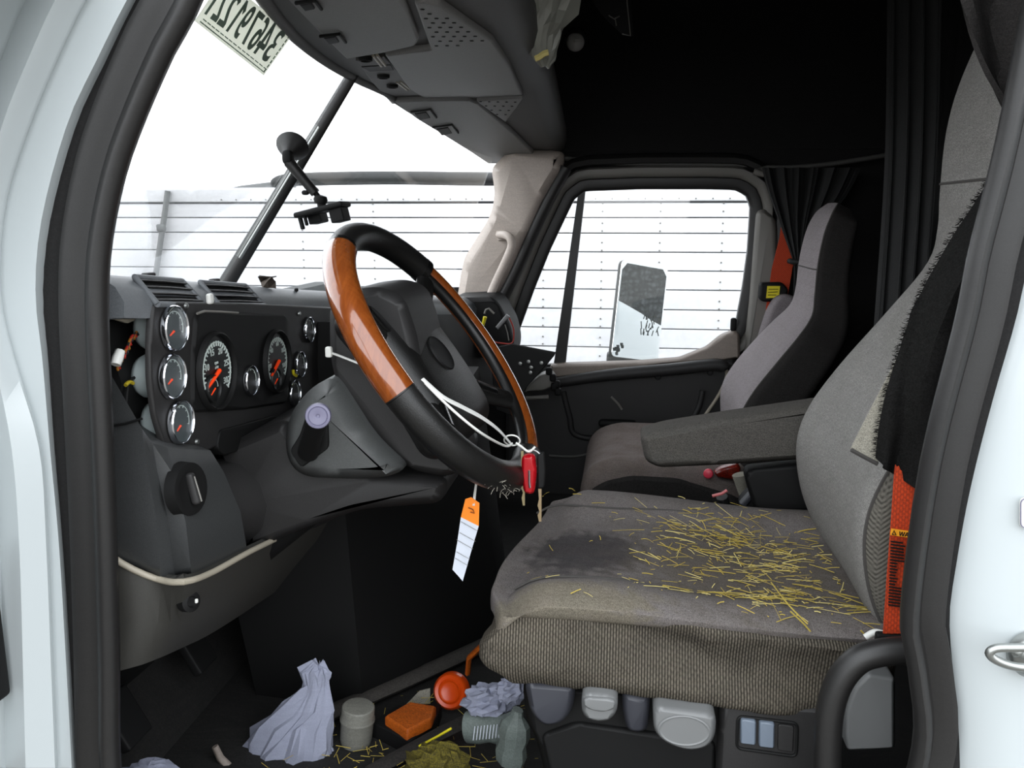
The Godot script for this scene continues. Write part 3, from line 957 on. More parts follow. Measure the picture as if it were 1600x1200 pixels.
	# rear door pillar
	t = setting("trim_5", "grey pillar behind the passenger's door", Vector3(0.4280, 0.4068, -2.9000))
	b = MB.new()
	b.slab(rounded([Vector3(0.4180, 0.9703, -2.9200), Vector3(0.4435, 0.9804, -2.9200), Vector3(0.4838, 0.9399, -2.9200), Vector3(0.5285, 0.4055, -2.9200), Vector3(0.4339, 0.1368, -2.9200), Vector3(0.3595, 0.1341, -2.9200), Vector3(0.3975, 0.4458, -2.9200), Vector3(0.4106, 0.6813, -2.9200)], 0.02), Vector3(0, 0, -0.05), 0.012)
	part(t, "cover", b, M.grey_frame)

# ---------------------------------------------------------------- dashboard
const CREST := [[-0.97, -0.648, 0.886], [-1.0, -0.65, 0.882], [-1.15, -0.67, 0.866], [-1.3, -0.69, 0.851], [-1.5, -0.70, 0.83], [-1.7, -0.69, 0.807], [-1.93, -0.66, 0.782], [-2.2, -0.60, 0.755], [-2.5, -0.53, 0.724], [-2.84, -0.45, 0.689]]

func crest(z: float) -> Vector3:
	for i in CREST.size() - 1:
		if z >= CREST[i + 1][0]:
			var t: float = clampf((z - CREST[i][0]) / (CREST[i + 1][0] - CREST[i][0]), 0.0, 1.0)
			return Vector3(lerpf(CREST[i][1], CREST[i + 1][1], t), lerpf(CREST[i][2], CREST[i + 1][2], t), z)
	return Vector3(CREST[-1][1], CREST[-1][2], z)

var dash: Node3D

func build_dashboard() -> void:
	var d := thing("dashboard", "grey and black truck dashboard under the windshield, its trim partly pulled apart", "dashboard", Vector3(-0.7, 0.3, -1.9))
	dash = d
	var b := MB.new()
	var rings := []
	for i in 38:
		var z := lerpf(-0.97, -2.84, i / 37.0)
		var c := crest(z)
		var g := glass_at(z, 0.0)
		var gx := minf(g.x + 0.012, c.x - 0.09)
		rings.append([Vector3(gx, g.y - 0.02, z), Vector3((gx + c.x) / 2, (g.y + c.y) / 2 + 0.008, z), c + Vector3(-0.03, -0.003, 0), c, c + Vector3(0.022, -0.005, 0), c + Vector3(0.042, -0.018, 0), c + Vector3(0.052, -0.036, 0), c + Vector3(0.050, -0.055, 0), c + Vector3(-0.05, -0.06, 0), Vector3(gx, g.y - 0.07, z)])
	b.loft(rings)
	part(d, "top_pad", b, M.pad)
	# air vents set into the roll of the pad
	for v in [[-1.055, -1.215], [-1.29, -1.475]]:
		b = MB.new()
		var z0: float = v[0]
		var z1: float = v[1]
		var n := Vector3(0.6, 0.8, 0)
		var a0 := crest(z0) + Vector3(0.024, -0.005, 0)
		var a1 := crest(z1) + Vector3(0.024, -0.005, 0)
		var c0 := crest(z0 + 0.006) + Vector3(0.055, -0.040, 0)
		var c1 := crest(z1 - 0.006) + Vector3(0.055, -0.040, 0)
		b.slab([a0 + n * 0.003, a1 + n * 0.003, c1 + n * 0.003, c0 + n * 0.003], -n * 0.012)
		var vent := part(d, "air_vent", b, M.black)
		for k in 4:
			b = MB.new()
			var t := 0.14 + k * 0.24
			var p := a0.lerp(c0, t) + n * 0.005
			var q := a1.lerp(c1, t) + n * 0.005
			b.tube([p, p.lerp(q, 0.5) + n * 0.001, q], 0.0036, 8, true, 0.5)
			part(vent, "slat", b, M.dash_dark)
		b = MB.new()
		var f := [a0, a1, c1, c0, a0]
		for k in 4:
			b.tube([f[k] + n * 0.004, f[k + 1] + n * 0.004], 0.0042, 8)
		part(vent, "vent_frame", b, M.pad)
		b = MB.new()
		b.soft(a0.lerp(a1, 0.45) + n * 0.006 + Vector3(-0.014, 0.004, 0), Vector3(0.012, 0.006, 0.022), 0.003, 1, 2)
		part(vent, "vent_tab", b, M.dash_dark)
	# carcass behind the cluster and across to the passenger's side
	b = MB.new()
	var car := []
	for q in [[-1.02, -0.66, 0.82, 0.66], [-1.24, -0.66, 0.80, 0.56], [-1.62, -0.64, 0.75, 0.52], [-1.66, -0.58, 0.745, 0.50], [-1.95, -0.56, 0.72, 0.48], [-2.3, -0.50, 0.69, 0.42], [-2.6, -0.46, 0.66, 0.38], [-2.86, -0.40, 0.63, 0.36]]:
		car.append([Vector3(-0.98, q[2], q[0]), Vector3(q[1], q[2], q[0]), Vector3(q[1] + 0.02, q[2] - 0.08, q[0]), Vector3(q[1] + 0.01, q[3] + 0.03, q[0]), Vector3(q[1] - 0.04, q[3], q[0]), Vector3(-0.98, q[3] - 0.08, q[0])])
	b.loft(car)
	part(d, "carcass", b, M.black)
	# knee bolster, curving under the steering column
	b = MB.new()
	var kn := []
	for q in [[-1.16, -0.60, 0.52], [-1.25, -0.56, 0.50], [-1.40, -0.50, 0.475], [-1.60, -0.46, 0.46], [-1.85, -0.44, 0.45], [-2.1, -0.44, 0.44]]:
		var ring := []
		for k in 12:
			var a := TAU * k / 12
			ring.append(Vector3(q[1] - 0.07 + 0.075 * cos(a), q[2] + 0.075 * sin(a), q[0]))
		kn.append(ring)
	b.loft(kn)
	part(d, "knee_bolster", b, M.dash_dark)
	b = MB.new()
	b.tube(curve([Vector3(-0.3938, 0.5095, -1.4500), Vector3(-0.3728, 0.5032, -1.4500), Vector3(-0.3378, 0.5010, -1.4500), Vector3(-0.3029, 0.5059, -1.4500), Vector3(-0.2774, 0.5186, -1.4500)], 4), 0.004, 8)
	part(d, "ashtray_lip", b, M.grey_frame)
	# grey end section with the lamp switch
	b = MB.new()
	var r0 := [Vector3(-0.6481, 0.7903, -0.9850), Vector3(-0.5958, 0.6899, -0.9850), Vector3(-0.5996, 0.6645, -1.0120)]
	r0.append_array([Vector3(-0.5900, 0.6528, -1.0311), Vector3(-0.5900, 0.6181, -1.1465)])
	var r1 := [Vector3(-0.6554, 0.6713, -0.9850), Vector3(-0.5946, 0.6442, -0.9850), Vector3(-0.5958, 0.6251, -1.0120)]
	r1.append_array([Vector3(-0.5780, 0.6224, -1.0177), Vector3(-0.5780, 0.5819, -1.1593)])
	var r2 := [Vector3(-0.6600, 0.5776, -0.9850), Vector3(-0.5865, 0.5758, -0.9850), Vector3(-0.5862, 0.5575, -1.0120)]
	r2.append_array([Vector3(-0.5620, 0.5587, -1.0118), Vector3(-0.5620, 0.5171, -1.1718)])
	var r3 := [Vector3(-0.6650, 0.5213, -0.9900), Vector3(-0.5899, 0.5049, -0.9900), Vector3(-0.5851, 0.4902, -1.0150)]
	r3.append_array([Vector3(-0.5560, 0.4994, -1.0054), Vector3(-0.5560, 0.4715, -1.1701)])
	var r4 := [Vector3(-0.6717, 0.5080, -1.0000), Vector3(-0.5971, 0.4852, -1.0000), Vector3(-0.5914, 0.4670, -1.0300)]
	r4.append_array([Vector3(-0.5720, 0.4703, -1.0355), Vector3(-0.5720, 0.4400, -1.2060)])
	var all := [r0, r1, r2, r3, r4]
	for r in all:
		r.append(Vector3(-0.80, r[4].y, -1.26))
		r.append(Vector3(-0.80, r[0].y, -0.985))
	b.loft(all)
	part(d, "end_section", b, M.dash)
	b = MB.new()
	b.tube([Vector3(-0.6391, 0.6923, -0.9830), Vector3(-0.6163, 0.6963, -0.9830), Vector3(-0.5935, 0.7036, -0.9830)], 0.0018, 6)
	part(d, "panel_gap", b, M.black)
	b = MB.new()
	var kc := Vector3(-0.5660, 0.5965, -1.0351)
	b.lathe([Vector2(0, 0.002), Vector2(0.024, 0.002), Vector2(0.027, 0.004), Vector2(0.035, 0.003), Vector2(0.037, -0.012)], kc, Vector3(1, 0.10, 0.12), 28)
	var sw := part(d, "lamp_switch", b, M.black, "round black headlamp switch")
	b = MB.new()
	var bx := Basis(Vector3(0, 0, 1), 0.2)
	b.soft(kc + Vector3(0.006, 0.001, 0.001), Vector3(0.012, 0.044, 0.012), 0.005, 1, 3, bx)
	part(sw, "grip", b, M.dash_dark)
	b = MB.new()
	b.tube([kc + Vector3(0.0085, 0.018, 0.001), kc + Vector3(0.0165, -0.016, 0.001)], 0.0012, 6)
	part(sw, "pointer", b, M.grey_frame)
	# lower knee panel under it
	b = MB.new()
	var top := [Vector3(-0.6667, 0.5267, -0.9850), Vector3(-0.6314, 0.5039, -0.9850), Vector3(-0.5974, 0.4816, -1.0000)]
	top.append_array([Vector3(-0.5560, 0.4870, -0.9867), Vector3(-0.5560, 0.4688, -1.0586), Vector3(-0.5560, 0.4509, -1.1809), Vector3(-0.5560, 0.4256, -1.3309)])
	top.append_array([Vector3(-0.5300, 0.4223, -1.4844)])
	var low := [Vector3(-0.6773, 0.3502, -0.9850), Vector3(-0.6397, 0.3603, -0.9850), Vector3(-0.6297, 0.3497, -1.0300)]
	low.append_array([Vector3(-0.6600, 0.3014, -1.1511), Vector3(-0.6600, 0.2785, -1.2424), Vector3(-0.6600, 0.2486, -1.4149), Vector3(-0.6600, 0.2256, -1.5839)])
	low.append_array([Vector3(-0.5800, 0.3127, -1.6374)])
	var mid := []
	for i in top.size():
		mid.append(top[i].lerp(low[i], 0.5) + Vector3(0.012, 0.0, 0.006))
	b.sheet([spaced(curve(low, 4), 30), spaced(curve(mid, 4), 30), spaced(curve(top, 4), 30)], 0.012)
	part(d, "knee_panel", b, M.knee)
	b = MB.new()
	b.tube(spaced(curve(top, 4), 40), 0.0045, 8)
	part(d, "knee_panel_bead", b, M.beige_edge)
	b = MB.new()
	var pc := Vector3(-0.5720, 0.4404, -1.0260)
	b.lathe([Vector2(0, 0.002), Vector2(0.006, 0.002), Vector2(0.008, 0.005), Vector2(0.014, 0.003), Vector2(0.0145, -0.01)], pc, Vector3(1, 0.2, 0.5), 20)
	part(d, "blank_plug", b, M.black)
	b = MB.new()
	b.soft(pc + Vector3(0.012, 0.004, 0.005), Vector3(0.004, 0.006, 0.004), 0.0015, 1, 2)
	part(d, "plug_latch", b, M.white_plastic)
	build_column(d)
	build_cluster()
	build_torn_trim()

func face_dir(deg: float) -> Vector3:   # clockwise from twelve on a dial that faces the rear
	var a := deg_to_rad(deg)
	return Vector3(0, cos(a), -sin(a))

func gauge(panel: MeshInstance3D, at: Vector3, r: float, needle: float, reach: float, from: float, to: float, bezel: Material, ticks := 9, lens := true, pod := 0.0) -> MeshInstance3D:
	var fwd := Vector3(1, 0, 0)
	var b := MB.new()
	b.lathe([Vector2(r * 0.93, 0.001), Vector2(r * 0.94, minf(0.2 * r, 0.006)), Vector2(r * 0.98, minf(0.26 * r, 0.008)), Vector2(r * 1.03, minf(0.2 * r, 0.006)), Vector2(r * 1.05, 0.0)], at, fwd, 36)
	var g := part(panel, "gauge", b, bezel)
	b = MB.new()
	b.lathe([Vector2(0, 0.0016), Vector2(r * 0.95, 0.0016), Vector2(r * 0.95, 0.0)], at, fwd, 32)
	part(g, "dial", b, M.dial)
	b = MB.new()
	var arc := []
	for k in 33:
		arc.append(at + fwd * 0.0022 + face_dir(lerpf(from, to, k / 32.0)) * r * 0.76)
	b.tube(arc, r * 0.022, 6)
	for k in ticks:
		var u := face_dir(lerpf(from, to, float(k) / (ticks - 1)))
		b.tube([at + fwd * 0.0022 + u * r * 0.66, at + fwd * 0.0022 + u * r * 0.79], r * 0.022, 5)
	part(g, "scale", b, M.print)
	if reach > 0.0:
		b = MB.new()
		var u2 := face_dir(needle)
		b.tube([at + fwd * 0.005 + u2 * r * (0.25 if pod > 0.0 else -0.05), at + fwd * 0.005 + u2 * r * reach * 0.5, at + fwd * 0.005 + u2 * r * reach], [r * 0.06, r * 0.05, r * 0.035], 8)
		part(g, "needle", b, M.needle)
	if lens:
		b = MB.new()
		b.lathe([Vector2(0, 0.22 * r), Vector2(r * 0.5, 0.21 * r), Vector2(r * 0.93, 0.18 * r)], at, fwd, 24)
		part(g, "lens", b, M.lens)
	if pod > 0.0:
		b = MB.new()
		b.lathe([Vector2(r * 0.98, -0.004), Vector2(r * 1.0, -pod * 0.75), Vector2(r * 0.86, -pod * 0.93), Vector2(r * 0.5, -pod)], at, fwd, 28)
		part(g, "gauge_can", b, M.pod)
	return g

func write_on_dial(g: MeshInstance3D, text: String, at: Vector3, size: float) -> void:
	var b := MB.new()
	b.add_mesh(letters(text, size), Transform3D(Basis(Vector3(0, 0, -1), Vector3(0, 1, 0), Vector3(1, 0, 0)), at))
	part(g, "numeral", b, M.print)

func build_cluster() -> void:
	var t := thing("instrument_panel", "black instrument panel with round gauges and orange needles, pulled out of the dashboard", "gauges", Vector3(-0.61, 0.62, -1.3))
	var b := MB.new()
	b.slab(rounded([Vector3(-0.6020, 0.8446, -1.0458), Vector3(-0.6020, 0.8190, -1.2868), Vector3(-0.6020, 0.7667, -1.7354), Vector3(-0.6020, 0.5537, -1.7101), Vector3(-0.6020, 0.5906, -1.4378), Vector3(-0.6020, 0.6120, -1.2938), Vector3(-0.6020, 0.6117, -1.1719), Vector3(-0.6020, 0.6274, -1.0835), Vector3(-0.6020, 0.6540, -1.0449), Vector3(-0.6020, 0.6978, -1.0289), Vector3(-0.6020, 0.7477, -1.0253), Vector3(-0.6020, 0.7998, -1.0330)], 0.012), Vector3(-0.008, 0, 0), 0.003)
	var p := part(t, "panel", b, M.dash_dark)
	b = MB.new()   # raised hood round the two large dials
	b.slab(rounded([Vector3(-0.5970, 0.8215, -1.1488), Vector3(-0.5970, 0.7782, -1.4854), Vector3(-0.5970, 0.6200, -1.4651), Vector3(-0.5970, 0.6475, -1.2875), Vector3(-0.5970, 0.6805, -1.1176), Vector3(-0.5970, 0.7563, -1.1284)], 0.02), Vector3(-0.006, 0, 0), 0.004)
	part(p, "hood", b, M.black)
	b = MB.new()
	b.tube([Vector3(-0.5940, 0.8177, -1.1424), Vector3(-0.5940, 0.8189, -1.1653), Vector3(-0.5940, 0.8128, -1.2144), Vector3(-0.5940, 0.8047, -1.2720)], 0.0018, 6)
	part(p, "hood_edge", b, M.grey_frame)
	var f := Vector3(0.004, 0, 0)
	gauge(p, Vector3(-0.6000, 0.8041, -1.0847), 0.0300, 246, 0.62, -60, 110, M.chrome, 7, true, 0.045)
	gauge(p, Vector3(-0.6000, 0.7412, -1.0705), 0.0295, 246, 0.62, -60, 110, M.chrome, 7, true, 0.045)
	gauge(p, Vector3(-0.6000, 0.6756, -1.0832), 0.0295, 240, 0.62, -60, 110, M.chrome, 7, true, 0.045)
	var tach := gauge(p, Vector3(-0.6000, 0.7271, -1.1901) + f, 0.0570, 244, 0.70, -125, 132, M.black, 27, false)
	var c := Vector3(-0.6000, 0.7271, -1.1901) + f + Vector3(0.0022, 0, 0)
	for k in 6:
		var deg := lerpf(-120.0, 125.0, k / 5.0)
		write_on_dial(tach, ["5", "10", "15", "20", "25", "30"][k], c + face_dir(deg) * 0.0315, 0.013)
	write_on_dial(tach, "rpm", c + Vector3(0, 0.013, 0), 0.006)
	write_on_dial(tach, "x100", c + Vector3(0, 0.006, 0), 0.005)
	gauge(p, Vector3(-0.6000, 0.7048, -1.1709) + f + Vector3(0.002, 0, 0), 0.0200, 240, 0.7, -95, 85, M.dial, 5, false)
	var sp := gauge(p, Vector3(-0.6000, 0.7048, -1.4134) + f, 0.0540, 240, 0.70, -125, 132, M.black, 25, false)
	c = Vector3(-0.6000, 0.7048, -1.4134) + f + Vector3(0.0022, 0, 0)
	for k in 5:
		write_on_dial(sp, ["20", "40", "60", "80", "100"][k], c + face_dir(lerpf(-95.0, 110.0, k / 4.0)) * 0.031, 0.011)
	gauge(p, Vector3(-0.6000, 0.6770, -1.3987) + f + Vector3(0.002, 0, 0), 0.0190, 240, 0.7, -95, 85, M.dial, 5, false)
	gauge(p, Vector3(-0.6000, 0.6922, -1.3051) + f, 0.0240, 0, 0.0, -100, 100, M.chrome, 5, false)
	gauge(p, Vector3(-0.6000, 0.7388, -1.5850), 0.0240, 0, 0.0, -100, 100, M.chrome, 5, false)
	gauge(p, Vector3(-0.6000, 0.6806, -1.5310), 0.0240, 0, 0.0, -100, 100, M.chrome, 5, false)
	gauge(p, Vector3(-0.6000, 0.6326, -1.4961), 0.0240, 0, 0.0, -100, 100, M.chrome, 5, false)
	b = MB.new()
	b.tube(curve([Vector3(-0.5900, 0.6799, -1.4734), Vector3(-0.5900, 0.6725, -1.4755), Vector3(-0.5900, 0.6668, -1.4873)], 4), 0.003, 8)
	part(p, "yellow_mark", b, M.yellow)
	for q in [Vector3(-0.6010, 0.8318, -1.2028), Vector3(-0.6010, 0.7743, -1.5422), Vector3(-0.6010, 0.8302, -1.1249), Vector3(-0.6010, 0.6358, -1.1283)]:
		b = MB.new()
		b.lathe([Vector2(0, 0.004), Vector2(0.0035, 0.003), Vector2(0.0045, 0)], q, Vector3(1, 0, 0), 10)
		part(p, "screw", b, M.steel)
	b = MB.new()   # knob standing on the panel's upper edge
	b.soft(Vector3(-0.6000, 0.8335, -1.1950), Vector3(0.008, 0.016, 0.014), 0.004, 1, 3)
	part(p, "reset_button", b, M.white_plastic)
	b = MB.new()   # dark letter box below the dials
	b.slab(rounded([Vector3(-0.5980, 0.6357, -1.1980), Vector3(-0.5980, 0.6117, -1.4077), Vector3(-0.5980, 0.5853, -1.4215), Vector3(-0.5980, 0.5697, -1.3825), Vector3(-0.5980, 0.5944, -1.2029), Vector3(-0.5980, 0.6115, -1.1842)], 0.01), Vector3(-0.02, 0, 0), 0.002)
	part(p, "storage_slot", b, M.black)
	# wires and plug hanging behind the pulled-out panel
	var w := thing("gauge_wiring", "loose twisted gauge wires with a white plug left of the pulled-out instrument panel", "wires", Vector3(-0.6400, 0.7394, -1.0199))
	var cols := [Color(0.55, 0.35, 0.08), Color(0.60, 0.12, 0.06), Color(0.10, 0.10, 0.10)]
	for k in 3:
		b = MB.new()
		var pts := []
		var line := curve([Vector3(-0.6300, 0.8007, -1.0479), Vector3(-0.6300, 0.7957, -1.0352), Vector3(-0.6300, 0.7847, -1.0247), Vector3(-0.6300, 0.7732, -1.0085), Vector3(-0.6300, 0.7639, -1.0000)], 6)
		for i in line.size():
			pts.append(line[i] + Vector3(0, cos(i * 0.9 + k * TAU / 3), sin(i * 0.9 + k * TAU / 3)) * 0.003)
		b.tube(pts, 0.0017, 6)
		part(w, "wire", b, plain(cols[k], 0.5))
	b = MB.new()
	b.tube([Vector3(-0.6280, 0.7853, -1.0042), Vector3(-0.6280, 0.7767, -0.9973), Vector3(-0.6280, 0.7694, -0.9920)], [0.006, 0.007, 0.006], 8)
	part(w, "plug", b, M.white_plastic)
	b = MB.new()
	b.tube(curve([Vector3(-0.6350, 0.7438, -1.0419), Vector3(-0.6350, 0.7383, -1.0261), Vector3(-0.6350, 0.7061, -1.0183), Vector3(-0.6350, 0.6770, -1.0395)], 5), 0.0022, 6)
	part(w, "loom", b, M.black)
	b = MB.new()
	b.tube(curve([Vector3(-0.6280, 0.7401, -1.0089), Vector3(-0.6280, 0.7425, -1.0180), Vector3(-0.6280, 0.7393, -1.0264)], 3), 0.0026, 6)
	part(w, "wire", b, plain(Color(0.62, 0.55, 0.12), 0.5))
	b = MB.new()   # metal bracket under the dash rail
	b.slab([Vector3(-0.6400, 0.8332, -1.0085), Vector3(-0.6400, 0.8254, -1.0655), Vector3(-0.6400, 0.8171, -1.0643), Vector3(-0.6400, 0.8150, -1.0459), Vector3(-0.6400, 0.8261, -1.0074)], Vector3(-0.004, 0, 0))
	part(w, "bracket", b, M.beige_edge)

func build_torn_trim() -> void:
	var t := thing("torn_dash_bracket", "black metal bracket torn from the dashboard in front of the passenger's door", "bracket", Vector3(-0.2783, 0.5125, -2.3500))
	var b := MB.new()
	b.slab([Vector3(-0.3698, 0.5918, -2.3500), Vector3(-0.3052, 0.6055, -2.3500), Vector3(-0.1843, 0.5847, -2.3500), Vector3(-0.1877, 0.5757, -2.3500), Vector3(-0.2194, 0.5355, -2.3500), Vector3(-0.2656, 0.4837, -2.3500), Vector3(-0.3052, 0.4020, -2.3500), Vector3(-0.3506, 0.4191, -2.3500)], Vector3(0, 0, -0.012), 0.002)
	part(t, "plate", b, M.black)
	for p in [Vector3(-0.2813, 0.5530, -2.3450), Vector3(-0.2581, 0.5589, -2.3450), Vector3(-0.2226, 0.5561, -2.3450), Vector3(-0.2510, 0.5429, -2.3450), Vector3(-0.2527, 0.5284, -2.3450)]:
		b = MB.new()
		b.lathe([Vector2(0, 0.004), Vector2(0.005, 0.003), Vector2(0.006, 0)], p, Vector3(0, 0, 1), 10)
		part(t, "screw", b, M.steel)
	t = thing("loose_connector", "yellow wire connector hanging from the torn passenger dash", "connector", Vector3(-0.3957, 0.6478, -2.4000))
	b = MB.new()
	b.tube([Vector3(-0.3882, 0.6752, -2.4000), Vector3(-0.3957, 0.6478, -2.4000), Vector3(-0.4032, 0.6295, -2.4000)], [0.011, 0.009, 0.007], 8, true, 0.5)
	part(t, "body", b, M.yellow)
	b = MB.new()
	b.tube([Vector3(-0.3900, 0.6842, -2.4000), Vector3(-0.3863, 0.6951, -2.4000), Vector3(-0.3771, 0.6988, -2.4000), Vector3(-0.3626, 0.6846, -2.4000)], 0.003, 6)
	part(t, "clip", b, M.grey_frame)
	b = MB.new()
	b.tube([Vector3(-0.4031, 0.6313, -2.4000), Vector3(-0.4087, 0.6202, -2.4000), Vector3(-0.4143, 0.6110, -2.4000)], [0.008, 0.010, 0.009], 8)
	part(t, "plug", b, M.white_plastic)
	t = thing("loose_plug", "small white plug beside the steering wheel rim at the torn dash", "connector", Vector3(-0.3781, 0.6089, -2.3800))
	b = MB.new()
	b.soft(Vector3(-0.3781, 0.6089, -2.3800), Vector3(0.018, 0.012, 0.012), 0.003, 1, 2)
	part(t, "body", b, M.white_plastic)
	b = MB.new()
	b.tube(curve([Vector3(-0.3708, 0.6091, -2.3800), Vector3(-0.3417, 0.6042, -2.3800), Vector3(-0.3091, 0.6048, -2.3800), Vector3(-0.3037, 0.6338, -2.3800), Vector3(-0.3073, 0.6553, -2.3800), Vector3(-0.3163, 0.6749, -2.3800)], 4), 0.0022, 6)
	part(t, "wire", b, plain(Color(0.55, 0.16, 0.12), 0.5))
	t = thing("loose_module", "small grey plastic strip dangling by the passenger dash end", "module", Vector3(-0.3408, 0.6614, -2.4000))
	b = MB.new()
	b.slab([Vector3(-0.3591, 0.6466, -2.4000), Vector3(-0.3280, 0.6833, -2.4000), Vector3(-0.3190, 0.6762, -2.4000), Vector3(-0.3518, 0.6394, -2.4000)], Vector3(0, 0, -0.012), 0.002)
	part(t, "body", b, M.grey_plastic)
	b = MB.new()
	b.tube([Vector3(-0.3323, 0.6538, -2.4040), Vector3(-0.3250, 0.6303, -2.4040), Vector3(-0.3214, 0.6084, -2.4040)], 0.0015, 6)
	part(t, "wire", b, M.grey_frame)
	# end of the dash on the far side
	t = dash
	b = MB.new()
	b.slab(rounded([Vector3(-0.5394, 0.7057, -2.6200), Vector3(-0.4095, 0.7132, -2.6200), Vector3(-0.3838, 0.6958, -2.6200), Vector3(-0.3482, 0.6313, -2.6200), Vector3(-0.3343, 0.5701, -2.6200), Vector3(-0.3403, 0.5220, -2.6200), Vector3(-0.5625, 0.5173, -2.6200)], 0.02), Vector3(0, 0, -0.20), 0.01)
	part(t, "end_housing", b, M.black, "black box-shaped end of the dashboard at the passenger's side")
	b = MB.new()
	b.slab([Vector3(-0.5289, 0.7080, -2.6180), Vector3(-0.4132, 0.7113, -2.6180), Vector3(-0.3954, 0.6959, -2.6180), Vector3(-0.5292, 0.6903, -2.6180)], Vector3(0, 0, -0.02), 0.002)
	part(t, "top_rail", b, M.dash_dark)
	b = MB.new()
	b.soft(Vector3(-0.4934, 0.7013, -2.6100), Vector3(0.03, 0.008, 0.006), 0.002, 1, 2)
	part(t, "clip", b, M.grey_frame)
	t = thing("door_rail_end", "grey broken plastic end of the passenger door's arm rail", "trim", Vector3(-0.2674, 0.3979, -2.8000))
	b = MB.new()
	b.slab(rounded([Vector3(-0.3250, 0.3769, -2.8000), Vector3(-0.3037, 0.4078, -2.8000), Vector3(-0.2676, 0.4388, -2.8000), Vector3(-0.2358, 0.4460, -2.8000), Vector3(-0.2230, 0.4313, -2.8000), Vector3(-0.2312, 0.3966, -2.8000), Vector3(-0.2566, 0.3852, -2.8000)], 0.008), Vector3(0, 0, -0.07), 0.006)
	part(t, "cap", b, M.grey_frame)
	b = MB.new()
	b.tube([Vector3(-0.3152, 0.3618, -2.7900), Vector3(-0.2768, 0.3650, -2.7900), Vector3(-0.2407, 0.3681, -2.7900)], 0.007, 8)
	part(t, "rail", b, M.grey_frame)
	b = MB.new()
	for p in [Vector3(-0.2393, 0.4541, -2.7900), Vector3(-0.2264, 0.4330, -2.7900), Vector3(-0.2136, 0.4119, -2.7900), Vector3(-0.2091, 0.3862, -2.7900), Vector3(-0.2219, 0.4031, -2.7900)]:
		b.soft(p, Vector3(0.022, 0.026, 0.02), 0.007, 1, 2)
	part(t, "broken_latch", b, M.black)

